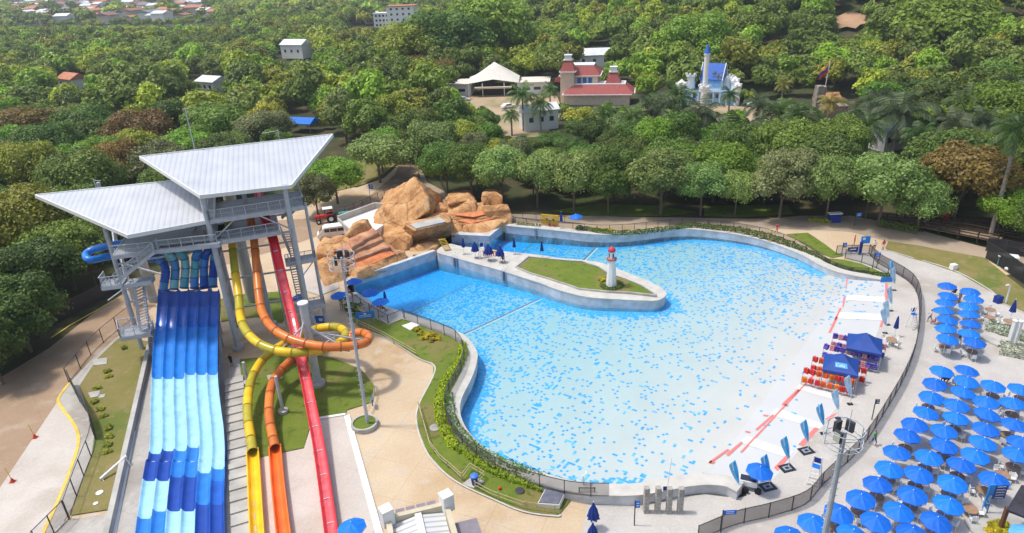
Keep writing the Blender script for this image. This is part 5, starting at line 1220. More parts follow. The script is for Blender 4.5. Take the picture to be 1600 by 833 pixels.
windows(t,g,rz,[-3.9,.6,2.2],-1.58,2.6,.7,1.1); 
# other houses
house(466,90,13,8,6.5,2.2,'white house with a pale sheet roof among trees left of the far flats',GREYR,M['white'],R(-25)); house(118,137,11,7,4,2,'low house with orange tiled roof in the woodland far left',TERR,M['white'],R(-35)); house(336,142,9.5,8,4,1.6,'pale-roofed house among trees behind the upper slide roof',GREYR,M['white'],R(-30))
house(928,103,14,7,4.5,2.2,'house with a pale sheet roof behind the red-roofed house',GREYR,M['white'],R(-4)); house(1290,172,5,4,3.2,1.4,'small hut with an orange tiled roof left of the flagpole',TERR,M['cream'],R(10))
house(560,128,7,5,3,1.2,'small pale roof showing between trees left of the tent pavilion',GREYR,M['white'],R(-20)); house(842,200,9,5,5,1.4,'white building with a pale roof below the tall palm',GREYR,M['white'],R(14))
house(1130,208,10,6,2.6,1.2,'low building with a pale pinkish roof in front of the castle palms',mat('pinkish_roof',(.55,.44,.36),.8,.1,1),M['cream'],R(5),win=False)
house(1385,232,6,4,4.5,1.2,'white and blue slide hut half hidden behind the largest palm',PALEB,M['white'],R(20))
g=G(476,205); t=thing('blue_canopy',g,'blue tarpaulin canopy among trees behind the upper slide roof','canopy'); mb=MB(); gable(mb,g,7.5,5,2.6,1.2,R(-20),.2); mb.build('tarpaulin',M['blue'],t)
mb=MB(); f=local(g,R(-20)); [mb.cyl(f(sx*3.5,sy*2.3,0),f(sx*3.5,sy*2.3,2.6),.07,6) for sx in(-1,1) for sy in (-1,1)]; mb.build_split('pole',M['steel'],t)
g=G(1085,168); mb=MB(); 
# far flats
def flats(px,py,w_,d,hh,lab,rz,st=3):
    g=G(px,py); t=thing('apartment_block',g,lab,'building'); mb=MB(); mb.box(g+Vector((0,0,hh/2)),(w_,d,hh),rz=rz); mb.build('wall',M['white'],t); mb=MB(); mb.box(g+Vector((0,0,hh+.2)),(w_+.6,d+.6,.5),rz=rz); mb.build('roof',TERR if st>3 else M['white'],t)
    for k in range(st):
        windows(t,g,rz,[-w_*.33,-w_*.11,w_*.11,w_*.33],-d/2-.03,hh*(k+.55)/st,1.4,1.3)
flats(632,42,19,12,13.5,'tallest white apartment block with a red roof edge on the far treeline',R(-12),4); flats(602,42,12,10,9,'lower white block just left of the tallest apartment block',R(-12)); flats(585,36,10,9,7.5,'white block with stepped roof in the middle of the far row',R(-12)); flats(560,34,12,9,7,'leftmost white block of the far row of flats',R(-12))
# far town
protos=[]
tn=[(TERR,M['cream'],'red-tiled'),(GREYR,M['white'],'grey-roofed'),(mat('white_roof',(.75,.76,.78),.6),M['white'],'white-roofed'),(mat('rust_roof',(.30,.14,.10),.8,.2,.5),M['cream'],'rust-roofed'),(mat('slate_roof',(.20,.22,.27),.7,.2,.5),M['white'],'slate-roofed')]
cnt=0
for r_,w__,nm in tn:
    t=thing('town_house',(0,0,0),'%s house in the distant town at the upper left'%nm,'house','distant town houses')
    mb=MB(); mb.box((0,0,2.7),(13,9,5.4)); mb.build('wall',w__,t); mb=MB(); gable(mb,(0,0,0),13,9,5.4,1.5,0,.6); mb.build('roof',r_,t); protos.append(t)
spots=[]
for _ in range(4000):
    px_=R1.uniform(-30,345); py_=R1.uniform(3,38)+ (0 if px_<200 else -4)
    if px_<60: py_=R1.uniform(3,26)
    g=G(px_,py_)
    if all((g.x-a.x)**2+(g.y-a.y)**2<0 or (g.x-a.x)**2+(g.y-a.y)**2>16**2 for a in spots) : spots.append(g)
    if len(spots)>=230: break
used=set()
for i,g in enumerate(spots):
    k=R1.choices(range(5),[.38,.24,.12,.16,.10])[0]; s_=R1.uniform(.8,1.5); z=R1.choice([.8,1,1.4])
    if k not in used: used.add(k); t=protos[k]; t.location=g; t.rotation_euler=(0,0,R(-20)+R1.uniform(-.3,.3)); t.scale=(s_,s_,z); continue
    copy_tree(protos[k],None,g,R(-20)+R1.choice([0,1.57])+R1.uniform(-.3,.3),scale=(s_,s_,z))
for k in range(5):
    if k not in used: protos[k].location=spots[0]+Vector((30,0,0))
for px_,py_,nm in [(490,33,'red-tiled'),(508,30,'white'),(655,20,'white'),(690,12,'white'),(430,20,'red-tiled'),(385,30,'white'),(445,12,'red-tiled'),(720,15,'white'),(400,42,'red-tiled')]:
    house(px_,py_,14,9,5,2,'%s house standing alone in the far trees %s'%(nm,'left of the white flats' if px_<560 else 'right of the white flats'),TERR if nm[0]=='r' else GREYR,M['white'],R(-15),win=False,name='far_house',grp='lone houses in the far trees')
# flagpole with a yellow, blue and red flag, and the stone ruin below
g=G(1283,170); t=thing('flagpole',g,'tall flagpole flying a yellow, blue and red flag among the palms','flagpole'); mb=MB(); mb.cyl(g,g+Vector((.6,0,12.5)),.09,8); mb.build('pole',M['white'],t)
FL=[mat('flag_yellow',(.80,.52,.02),.7),mat('flag_blue',(.02,.06,.40),.7),mat('flag_red',(.62,.02,.03),.7)]
mb=MB(); 
for j in range(8):
    for i in range(8):
        def q(a,b): return g+Vector((.6-(a/8)*2.4-.25*math.sin(b*.5),.25*math.sin(a*1.2+b*.3),12.4-b/8*2.6-(a/8)*2.2))
        mb.m=0 if j<4 else 1 if j<6 else 2; mb.add([q(i,j),q(i+1,j),q(i+1,j+1),q(i,j+1)],[(0,1,2,3)])
mb.build('flag',FL,t)
STONE=mat('grey_ruin_stone',(.24,.21,.18),.95,.3,.8,.5)
for (px_,py_,w_,d,hh,lab) in [(1276,180,2.2,2.2,7.5,'rough stone tower beside the flagpole'),(1300,186,6,3,3.6,'low grey stone ruin wall right of the flagpole'),(1255,190,7,3,2.6,'dark stone ruin wall left of the flagpole'),(1235,182,1.2,1.2,3,'thin stone pillar left of the ruin walls')]:
    g=G(px_,py_); t=thing('stone_ruin',g,lab,'ruin'); bm=bmesh.new(); bmesh.ops.create_cube(bm,size=1); bmesh.ops.subdivide_edges(bm,edges=bm.edges[:],cuts=4,use_grid_fill=True)
    for v in bm.verts: v.co=Vector((v.co.x*w_,v.co.y*d,(v.co.z+.5)*hh)); v.co+=noise.noise_vector(v.co*.9+g)*.35
    me=bpy.data.meshes.new('wall'); bm.to_mesh(me); bm.free(); me.materials.append(STONE); link('wall',me,t)
# bushes
BUSHM=[]
def bush_mesh(seed,n=900,size=.09):
    V,F,l=crown_arrays(seed,1.0,.7,nl=9,nleaf=n,size=size); me=mesh_np('leaves',V,F,l); me.materials.append(LM['mid green']); return me
BM=[bush_mesh(80+i) for i in range(3)]
LM['yellow bloom']=leaf_mat('yellow_blooms',(.16,.16,.01),(.80,.66,.03)); LM['white bloom']=leaf_mat('white_blooms',(.08,.16,.035),(.70,.72,.60)); LM['lime']=leaf_mat('lime_hedge',(.17,.30,.008),(.48,.66,.03))
def bush(x,y,z,r,colr,lab,grp=None,cat='bush',sz=.8,name='bush'):
    o=link(name,BM[random.randrange(3)]); o.location=(x,y,z+r*sz*.35); o.scale=(r,r,r*sz); o.rotation_euler=(0,0,random.random()*6); o.material_slots[0].link='OBJECT'; o.material_slots[0].material=LM[colr]; tag(o,lab,cat,grp); return o
def hedge(pts,wd,hh,colr,lab,dens=95,name='hedge',z0=None,jit=.085):
    """leafy hedge along a line of px points"""
    P=cr([G(*p) if len(p)==2 else W(*p) for p in pts],5) if len(pts)>2 else [G(*p) for p in pts]
    A=[];Nn=[]; L_=[]; tot=0
    r=np.random.default_rng(len(pts)*7+int(pts[0][0]))
    for a,b in zip(P[:-1],P[1:]):
        d=b-a; L=d.length; s_=Vector((-d.y,d.x,0)).normalized(); n=int(L*dens*(wd+hh))
        for k in range(n):
            t=r.random(); u=r.random(); 
            if u<.5: off=(r.random()*2-1)*wd/2; z=hh*(1-.25*abs(off/wd*2)**2)
            else: off=wd/2*(1 if r.random()<.5 else -1); z=hh*r.random()
            n1=noise.noise(Vector(((a.x+d.x*t)*1.1,(a.y+d.y*t)*1.1,0)))
            p=a+d*t+s_*(off*(1+.25*n1))+Vector((0,0,z*(1+.3*n1))); A.append(tuple(p)); nn=Vector((s_.x*off/wd*2,s_.y*off/wd*2,.7))+Vector(r.normal(size=3))*.4; Nn.append(tuple(nn.normalized()))
    global rng
    V,lr=quads(np.array(A),np.array(Nn),jit,np.random.default_rng(3).random(len(A))); F=np.arange(len(V)).reshape(-1,4)
    c=P[len(P)//2]; V=V-np.array([c.x,c.y,c.z]); me=mesh_np(name,V,F,lr); me.materials.append(LM[colr]); o=link(name,me); o.location=c; tag(o,lab,'hedge')
    return o
# ================================================================ props
ORDW=['first','second','third','fourth','fifth','sixth','seventh','eighth','ninth','tenth','eleventh','twelfth','thirteenth','fourteenth','fifteenth','sixteenth']
# ---- umbrellas
def umb_proto():
    t=thing('umbrella',(0,0,0),'x','umbrella'); r=1.42; mb=MB(); vs=[(0,0,2.68)]; 
    for k in range(16):
        a=2*math.pi*k/16; rr=r if k%2==0 else r*.93; vs.append((rr*math.cos(a),rr*math.sin(a),2.10 if k%2==0 else 2.13))
    for k in range(16):
        a=2*math.pi*k/16; rr=(r if k%2==0 else r*.93)*.55; vs.append((rr*math.cos(a),rr*math.sin(a),2.42 if k%2==0 else 2.385))
    fs=[]
    for k in range(16): fs+=[(0,17+k,17+(k+1)%16),(17+k,1+k,1+(k+1)%16,17+(k+1)%16)]
    mb.add(vs,fs); mb.add([(v[0],v[1],v[2]-.02) for v in vs[1:17]]+[(v[0]*1.0,v[1]*1.0,v[2]-.10) for v in vs[1:17]],[(k,(k+1)%16,16+(k+1)%16,16+k) for k in range(16)])
    cn=mb.build('canopy',M['blue'],t)
    mb=MB(); mb.sphere((0,0,2.72),.055,8,5); mb.build('finial',M['white'],cn)
    mb=MB(); mb.cyl((0,0,0),(0,0,2.6),.03,8); mb.build('pole',M['white'],t)
    mb=MB(); 
    for k in range(8):
        a=2*math.pi*k/8; mb.cyl((0,0,2.05),(r*.55*math.cos(a),r*.55*math.sin(a),2.37),.012,4)
    mb.build('ribs',M['steel'],t)
    mb=MB(); mb.lathe((0,0,0),[(.26,0),(.26,.1),(.06,.16)],14); mb.build('base',M['concrete'],t)
    return t
UP_=umb_proto(); used_u=[False]
def umbrella(px,py,lab,grp=None,zb=None,mt=None,s=1.0):
    if zb is None:
        p=G(px,py,2.5*s)
        p.z-=2.5*s
    else: p=W(px,py,zb+2.55*s); p.z=zb
    o=copy_tree(UP_,None,p,random.random()*6.28,lab,(s*.79,s*.79,s*.95))
    if grp: o['group']=grp
    elif 'group' in o: del o['group']
    for c in o.children:
        if c.name.startswith('canopy'):
            c.rotation_euler=(random.uniform(-.06,.06),random.uniform(-.06,.06),0)
            if mt: c.material_slots[0].link='OBJECT'; c.material_slots[0].material=mt
    return o
northL=[(1482.4,440.5),(1481.5,455.6),(1479,466.5),(1476.5,479.2),(1480.7,492.8),(1480.7,506.9),(1480.7,522.2)]
northR=[(1517.6,448.9),(1523.5,460.8),(1516,471.6),(1516,484.2),(1518.5,499.8),(1516,514.1),(1524.4,527.6)]
colA=[(1235.3,829.5),(1272.3,809),(1310,792),(1347.9,770.6),(1374,748.8),(1390.8,724),(1404.4,699.5),(1418,672.5),(1432.2,655),(1447,637),(1457.1,612.4),(1463,591.6),(1472.3,572.1)]
colB=[(1331,825.8),(1370,806),(1404.2,789.6),(1428.6,764),(1437,732),(1453.8,706),(1475.6,686.9),(1477.3,665),(1495.8,645.4),(1495.8,624.7),(1505,605),(1511,587.4),(1511,571.4)]
colC=[(1429.4,825.8),(1462.2,805),(1482.4,779),(1491.6,746),(1504.2,718.5),(1525.2,702.8),(1536.5,683.5),(1541.2,662),(1542.5,639),(1544.2,620.2),(1553,595)]
colD=[(1556.3,741),(1591.6,701.4),(1600,683.5),(1587.4,655.5),(1586.6,622.5),(1595,600.5)]
for nm,L,where in (('left column, far double row',northL[::-1],'open blue umbrella'),('right column, far double row',northR[::-1],'open blue umbrella'),('leftmost column, big field',colA,'open blue umbrella'),('second column, big field',colB,'open blue umbrella'),('third column, big field',colC,'open blue umbrella'),('rightmost column, big field',colD,'open blue umbrella')):
    for i,(x,y) in enumerate(L):
        umbrella(x,y+1.5,'%s, %s from near end of %s'%(where,ORDW[i],nm),'blue umbrellas on the white deck')
for x,y,zb,lab in [(1186,729,None,'open blue umbrella over the wheeled cart by the feather flags'),(550,818,None,'open blue umbrella at the bottom edge beside the white kerb'),(466,461,None,'blue umbrella below the stair landing of the tower'),
   (552,435,1.4,'blue umbrella nearest the rock cascade on the pool terrace'),(529,456,1.4,'leftmost blue umbrella on the pool terrace behind the light pole'),(576,452,1.4,'blue umbrella in the middle of the pool terrace'),(594,466,1.4,'blue umbrella at the near end of the terrace over people'),(901,334,1.4,'lone open blue umbrella on the far side of the pool')]:
    umbrella(x,y,lab,zb=zb)
umbrella(1606,828,'light blue umbrella at the bottom right corner of the picture',mt=M['skyblue'])
for c in list(UP_.children):
    for d in list(c.children): bpy.data.objects.remove(d)
    bpy.data.objects.remove(c)
bpy.data.objects.remove(UP_)
# closed umbrellas
def closed(px,py,lab,zb=None,s=1.0,wide=.22,table=False):
    p=G(px,py) if zb is None else W(px,py,zb)
    t=thing('closed_umbrella',p,lab,'umbrella','closed blue umbrellas'); mb=MB(); n=16; vs=[]
    prof=[(.03,2.75),(.10,2.45),(wide*.75,1.9),(wide,1.35),(wide*1.15,1.15)]
    for r,z in prof:
        for k in range(n): a=2*math.pi*k/n; q=r*(1.15 if k%2 else .8)*s; vs.append(p+Vector((q*math.cos(a),q*math.sin(a),z*s)))
    mb.add(vs,[(i*n+k,i*n+(k+1)%n,(i+1)*n+(k+1)%n,(i+1)*n+k) for i in range(4) for k in range(n)]+[tuple(range(n)),tuple(reversed(range(4*n,5*n)))])
    mb.build('canopy',M['navy'],t); mb=MB(); mb.cyl(p,p+Vector((0,0,2.85*s)),.035,8); mb.build('pole',M['white'],t); mb=MB(); mb.lathe(p,[(.26,0),(.26,.1),(.06,.15)],12); mb.build('base',M['concrete'],t); return t
closed(927,826,'closed navy umbrella above another one near the pool gate at the bottom',wide=.42); closed(926,858,'closed navy umbrella cut by the bottom edge near the pool gate',wide=.42)
closed(725,397,'leftmost closed navy umbrella on the peninsula, by the timber steps',1.38); closed(743,403,'half-closed navy umbrella beside the white lifeguard chair',1.38,1,.5); closed(764,407,'half-closed navy umbrella before the orange striped bench',1.38,1,.62); closed(782,410,'half-closed navy umbrella with a person seated under it',1.38,1,.55)
closed(804,397,'slim closed navy umbrella on the far edge of the peninsula',1.38); closed(847,403,'slim closed navy umbrella just left of the peninsula lawn',1.38); closed(604,484,'closed navy umbrella at the tip of the pool terrace',1.4); closed(877,356,'closed navy umbrella beside the yellow sign wall',1.4)
closed(1397,526,'closed navy umbrella above a round table by the feather flags'); closed(1578,500,'closed navy umbrella by the white-flowered planter at right',wide=.3)
# tables with chairs
def tb_proto():
    t=thing('table',(0,0,0),'x','table'); mb=MB(); mb.lathe((0,0,.70),[(.55,0),(.58,.02),(.58,.05)],20); mb.build('tabletop',M['tan'],t); mb=MB(); mb.cyl((0,0,.0),(0,0,.7),.05,8); mb.lathe((0,0,0),[(.3,0),(.3,.05),(.05,.1)],12); mb.build('leg',M['white'],t); return t
def ch_proto():
    t=thing('chair',(0,0,0),'x','chair'); mb=MB(); mb.box((0,0,.43),(.44,.44,.04)); mb.build('seat',M['white'],t)
    mb=MB(); mb.box((0,.21,.68),(.42,.04,.42)); [mb.box((sx*.22,0,.62),(.03,.4,.03)) for sx in (-1,1)]; mb.build('backrest',M['white'],t)
    for sx in (-1,1):
        for sy in (-1,1): mb=MB(); mb.cyl((sx*.18,sy*.18,.42),(sx*.22,sy*.22,0),.02,5); mb.build('leg',M['white'],t)
    return t
TBP=tb_proto(); CHP=ch_proto()
tabs=[]
for (ox,oy),L in (((1400,693),[(490,468),(690,605),(1090,215),(180,390),(270,225),(570,300),(990,285),(450,665),(435,115),(85,40),(130,580),(825,435),(310,810)]),((1400,560),[(900,345),(1080,520),(300,450),(1040,710),(540,655),(1160,370)]),((1200,693),[(840,625),(1010,490),(1115,330),(590,750)]),((1400,420),[(880,378),(875,450),(450,718),(705,768),(1050,485)])):
    for u,v in L: tabs.append((ox+u/5.95,oy+v/5.95))
tabs+=[(1393,530),(960,700)][:1]
for i,(x,y) in enumerate(tabs):
    p=G(x,y,.75); p.z-=.75
    # nearest umbrella names the table
    best=min([(math.hypot(x-a,y-b),n,k) for n,L in (('far double row, left column',northL[::-1]),('far double row, right column',northR[::-1]),('leftmost umbrella column',colA),('second umbrella column',colB),('third umbrella column',colC),('rightmost umbrella column',colD)) for k,(a,b) in enumerate(L)])
    sd_='right of' if x>(dict(a=0) and [L for n,L in (('far double row, left column',northL[::-1]),('far double row, right column',northR[::-1]),('leftmost umbrella column',colA),('second umbrella column',colB),('third umbrella column',colC),('rightmost umbrella column',colD)) if n==best[1]][0][best[2]][0]) else 'left of'
    lab='round brown table %s %s umbrella of %s'%(sd_,ORDW[best[2]],best[1].replace('far double row, left column','far left column').replace('far double row, right column','far right column'))
    if i==len(tabs)-1: lab='round brown table under the closed umbrella by the feather flags'
    a0=random.random()*1.5; copy_tree(TBP,None,p,a0,lab)['group']='round brown tables on the deck'
    for k in range(4):
        a=a0+.785+k*1.571; q=p+Vector((math.cos(a)*.82,math.sin(a)*.82,0)); copy_tree(CHP,None,q,a-math.pi/2+math.pi*0,'white chair %s of '%('far side' if math.sin(a)>.6 else 'near side' if math.sin(a)<-.6 else 'right side' if math.cos(a)>0 else 'left side')+lab[6:])['group']='white chairs round the tables'
for PR in (TBP,CHP):
    for c in list(PR.children): bpy.data.objects.remove(c)
    bpy.data.objects.remove(PR)
# ---- fences
def fence(pts,lab,hh=1.5,sp=2.2,cat='fence',m_=None,postm=None,name='mesh_fence',zs=None,smooth=4,toprail=True,rails=None,extra=0):
    P=[G(*p) if len(p)==2 else W(*p) for p in pts]
    if smooth and len(P)>2: P=cr(P,smooth)
    t=thing(name,P[len(P)//2],lab,cat); mb=MB(); 
    if m_:
        vs=[];fs=[]
        for i,p in enumerate(P): vs+=[p+Vector((0,0,.08)),p+Vector((0,0,hh))]
        mb.add(vs,[(2*i,2*i+2,2*i+3,2*i+1) for i in range(len(P)-1)]); mb.build('mesh_panel',m_,t)
    mb=MB()
    for zz in (rails or [hh,.1]):
        for a,b in zip(P[:-1],P[1:]): mb.beam(a+Vector((0,0,zz)),b+Vector((0,0,zz)),.05)
    mb.build('rail',postm or M['steel_d'],t)
    d=0; nxt=0; 
    for a,b in zip(P[:-1],P[1:]):
        L=(b-a).length
        while nxt<=d+L+1e-6:
            q=a+(b-a)*((nxt-d)/max(L,1e-6)); mb=MB(); mb.box(q+Vector((0,0,(hh+.05+extra)/2)),(.07,.07,hh+.05+extra)); mb.build('post',postm or M['steel_d'],t); nxt+=sp
        d+=L
    return t
DM=M['mesh']; LMesh=mesh_mat('grey_mesh_panel',(.30,.28,.27),.42)
off=[a+(b-a)*1.03 for a,b in zip(li,left_out)]
li_f=[ (p.x,p.y) for p in off]
class _Q: pass
def fence_pts(P,lab,**k):
    # world points given directly
    global G
    g0=G; G_=lambda p:p
    t=None
    hh=k.get('hh',1.5)
    return P
def fence_w(P,lab,hh=1.5,sp=2.2,m_=None,postm=None,name='mesh_fence'):
    t=thing(name,P[len(P)//2],lab,'fence'); mb=MB(); vs=[]
    for p in P: vs+=[p+Vector((0,0,.05)),p+Vector((0,0,hh))]
    mb.add(vs,[(2*i,2*i+2,2*i+3,2*i+1) for i in range(len(P)-1)]); mb.build('mesh_panel',m_ or DM,t)
    mb=MB(); [mb.beam(a+Vector((0,0,hh)),b+Vector((0,0,hh)),.05) for a,b in zip(P[:-1],P[1:])]; mb.build('rail',postm or M['steel_d'],t)
    d=0;nxt=0
    for a,b in zip(P[:-1],P[1:]):
        L=(b-a).length
        while nxt<=d+L: q=a+(b-a)*((nxt-d)/max(L,1e-6)); mb=MB(); mb.box(q+Vector((0,0,hh/2)),(.07,.07,hh+.06)); mb.build('post',postm or M['steel_d'],t); nxt+=sp
        d+=L
    return t
idx=[i for i,p in enumerate(off) if proj(p)[0]<912 or i<25]
fw_=[Vector((p.x,p.y,max(h(p.x,p.y),1.0)+.03)) for i,p in enumerate(off) if 12<=i<=len(off)-30]
fence_w(fw_,'dark mesh fence along the grass side of the near pool wall',1.45,m_=DM)
bo=[Vector((p.x,p.y,h(p.x,p.y)+.05)) for p in [a+(b-a)*1.12 for a,b in zip(bi,back_out)]]
fence_w(bo[2:],'thin dark fence behind the far pool wall and hedge',1.1,2.0,m_=mesh_mat('thin_mesh_panel',(.06,.06,.06),.35))
fence([(607,507),(566,481),(540,463)],'mesh fence around the umbrella terrace at the pool corner',1.3,m_=LMesh,smooth=0); fence([(607,507),(632,497)],'short mesh fence closing the tip of the umbrella terrace',1.3,m_=LMesh,smooth=0)
fence([(1090,833+12),(1146,822),(1200,809),(1256,790),(1282,762),(1310,735),(1335,712),(1360,680),(1385,640),(1408,600),(1425,560),(1434,520),(1436,480),(1432,458),(1420,441),(1395,425),(1372,412),(1357,397)],'long curved dark mesh fence between the beach deck and the umbrella field',1.55,m_=mesh_mat('fence_screen',(.07,.055,.07),.72),name='screen_fence')
fence([(1357,397),(1343,397)],'short fence panel beside the blue notice board',1.4,m_=LMesh,smooth=0); fence([(1306,398),(1322,397),(1340,397)],'dark fence panels at the head of the ramp',1.4,m_=LMesh,smooth=0)
fence([(1320,404),(1350,412),(1378,424),(1392,436)],'mesh fence along the grass wedge of the ramp',1.4,m_=LMesh)
fence([(905,784),(930,784)],'grey gate panel at the end of the pool fence',1.5,m_=LMesh,smooth=0,sp=1.3,name='pool_gate',cat='gate'); 
fence([(1540,404),(1562,417),(1580,430),(1600,444),(1640,470)],'tall black screened fence at the right edge above the lawn',2.4,m_=mesh_mat('black_screen',(.02,.02,.025),.96),name='screen_fence',smooth=2)
fence([(1540,392),(1640,408)],'black screened fence behind the storage yard at right',2.0,m_=mesh_mat('black_screen',(.02,.02,.025),.95),name='screen_fence',smooth=0)
fence([(108,598),(125,577),(138,560),(152,545),(168,530),(184,517),(205,500)],'line of dark posts with thin wires beside the brown road',1.9,2.9,name='wire_fence',m_=mesh_mat('wire_mesh',(.2,.2,.2),.10))
fence([(112,602),(125,628),(137,646),(146,668),(150,688)],'dark green screened fence at the bend of the side lawn',1.9,2.2,m_=mesh_mat('green_screen',(.015,.05,.045),.9),name='screen_fence')
fence([(150,688),(146,706),(136,732),(127,756),(118,782),(108,812)],'dark posts with wires down the left edge of the side lawn',1.9,2.7,name='wire_fence',m_=mesh_mat('wire_mesh',(.2,.2,.2),.10))
fence([(108,812),(60,862)],'dark braced gate at the lower left on the pavement',2.0,1.6,name='road_gate',cat='gate',m_=mesh_mat('wire_mesh',(.2,.2,.2),.12),smooth=0)
fence([(62,528),(20,560),(-40,602)],'dark screened wall left of the white gate pillar',2.3,3,m_=mesh_mat('brown_screen',(.035,.028,.03),.97),name='screen_fence',smooth=0)
fence([(84,508),(115,492),(160,468),(200,447)],'long dark screened wall right of the white gate pillar',2.2,3,m_=mesh_mat('brown_screen',(.035,.028,.03),.97),name='screen_fence',smooth=0)
fence([(540,338),(560,330),(585,318),(600,310),(612,302)],'wire fence with timber posts behind the white tank wall',1.7,2.2,name='wire_fence',m_=mesh_mat('wire_mesh',(.2,.2,.2),.12),postm=M['wood'],smooth=0)
fence([(688,283),(695,300),(712,312),(760,330),(830,344),(905,350)],'thin dark fence along the far footpath beside the rocks',1.1,2.5,name='wire_fence',m_=mesh_mat('wire_mesh',(.1,.1,.1),.2))
BAM=mat('bamboo_rail',(.42,.36,.20),.7,.1,3)
fence([(558,508),(600,528),(650,557)],'low two-rail timber fence along the upper pool lawn',.85,2.4,name='timber_fence',postm=BAM,rails=[.8,.45],smooth=0)
fence([(655,640),(672,700),(688,722),(706,737),(722,752)],'low two-rail timber fence along the middle pool lawn',.85,2.4,name='timber_fence',postm=BAM,rails=[.8,.45],smooth=0)
fence([(742,764),(768,778),(815,795),(870,803)],'low two-rail timber fence right of the blue bin',.85,2.4,name='timber_fence',postm=BAM,rails=[.8,.45],smooth=0)
fence([(722,752),(735,735),(757,748),(742,764)],'square of two-rail timber fence around the blue bin',.85,2.4,name='timber_fence',postm=BAM,rails=[.8,.45],smooth=0)
fence([(583,603),(586,618),(580,640),(572,655)],'low rail fence at the right tip of the slide lawn',.9,1.8,name='timber_fence',postm=BAM,rails=[.85,.5])
# timber ramp on the right
RW=M['wood']
def ramp(pts,lab,wd=2.2):
    P=[G(*p)+Vector((0,0,.5+.2*i)) for i,p in enumerate(pts)]; t=thing('timber_ramp',P[0],lab,'ramp'); mb=MB()
    for a,b in zip(P[:-1],P[1:]): mb.beam(a,b,wd,.15)
    mb.build('deck',mat('ramp_deck',(.30,.22,.15),.8,.2,2),t)
    for sgn_ in (-1,1):
        mb=MB()
        for a,b in zip(P[:-1],P[1:]):
            d=(b-a).normalized(); s_=Vector((-d.y,d.x,0))*wd/2*sgn_
            for z in (.1,.55,1.05): mb.beam(a+s_+Vector((0,0,z)),b+s_+Vector((0,0,z)),.09,.16)
            n=max(1,int((b-a).length/2.2))
            for k in range(n+1): q=a+(b-a)*k/n+s_; mb.box(q+Vector((0,0,.2)),(.13,.13,1.9))
        mb.build('railing',RW,t)
ramp([(1385,352),(1440,358),(1500,372),(1560,386)],'dark timber ramp with railings beyond the far footpath at right'); ramp([(1400,343),(1470,352),(1540,364),(1585,372)],'second timber ramp behind and parallel to the front one'); ramp([(1560,386),(1590,394),(1620,402)],'short end section of timber ramp by the black fence')
# hedges, bushes
hedge([(722,540),(724,556),(716,575),(703,592),(692,612),(687,640),(691,665),(703,690),(716,702)],.95,.7,'lime','bright lime hedge curving along the pool fence lawn')
hedge([(712,706),(728,704),(745,722),(775,738),(810,752),(848,765)],.9,.6,'lime','lime hedge along the lower pool fence above the dark hatch')
hedge([(702,620),(704,645),(712,668),(728,688),(748,706),(790,728),(840,748),(880,762),(905,768)],.8,.7,'mid green','loose dark green planting between the lime hedge and pool fence',dens=65)
hedge([(537,478),(548,486),(565,492)],1.0,1.3,'dark green','dark shrubs in the planter below the pool terrace')
hedge([(902,358),(960,366),(1020,362),(1080,354)],.9,.55,'dark green','low green hedge behind the far pool wall left part'); hedge([(1080,354),(1150,361),(1200,372),(1235,384),(1262,396),(1295,414)],.9,.6,'dark green','low green hedge behind the far pool wall toward the ramp')
hedge([(1300,417),(1340,428),(1390,434)],.8,.55,'dark green','hedge along the grass wedge at the ramp foot'); hedge([(808,351),(845,354)],.7,.35,'grey-green','short low hedge left of the yellow sign wall')
hedge([(1372,352),(1400,356),(1435,364)],1.6,1.1,'dark green','dense green shrubs between the timber ramp and footpath'); hedge([(1262,345),(1298,347)],1.2,.5,'yellow-green','yellow-green hedge by the far litter station')
hedge([(1540,512),(1560,518),(1600,530),(1640,545)],1.7,.9,'white bloom','long planter of white flowers behind the shower posts'); hedge([(1560,548),(1590,554),(1640,566)],1.9,.9,'white bloom','planter of white flowers in front of the shower posts')
for i,(x,y) in enumerate([(651,517),(658,522),(668,524),(678,526),(686,530),(662,530),(675,533)]): p=G(x,y); bush(p.x,p.y,p.z,.55,'yellow bloom','%s yellow flowering bush from the left in the lawn bed'%ORDW[i],'yellow flower bed on the pool lawn')
for i,(x,y) in enumerate([(932,357),(941,359),(950,358)]): p=G(x,y,.3); bush(p.x,p.y,p.z-.3,.8,'yellow bloom','%s yellow bush from the left behind the far pool wall'%ORDW[i],'yellow bushes behind the far pool wall',sz=.5)
for i,(x,y) in enumerate([(1553,820),(1561,816),(1570,820),(1562,827),(1572,828),(1552,829)]): p=G(x,y,.3); bush(p.x,p.y,p.z-.3,.6,'yellow bloom','yellow shrub in the bottom right planter, %s of six'%ORDW[i],'yellow shrubs in the bottom right planter')
p=G(1560,826); t=thing('planter',p,'oval soil planter with a stone rim at the bottom right','planter'); mb=MB(); mb.lathe(p-Vector((0,0,.1)),[(2.3,0),(2.3,.25),(2.1,.25)],24); mb.build('rim',M['concrete'],t); mb=MB(); mb.lathe(p-Vector((0,0,.1)),[(2.09,0),(2.09,.22)],24); mb.build('soil',M['soil'],t)
for i,(x,y) in enumerate([(170,590),(168,582),(151,608),(148,630),(157,640),(162,652),(170,670),(171,684),(168,697),(168,708),(195,545)]): p=G(x,y); bush(p.x,p.y,p.z,.5,'yellow-green','small shrub number %d down the row on the side lawn'%(i+1) if 0 else '%s small shrub down the side lawn from the road post line'%ORDW[i],'small shrubs on the side lawn')
p=G(1160,155); bush(p.x,p.y,p.z,3.2,'yellow-green','rounded yellow-green bush right of the castle')
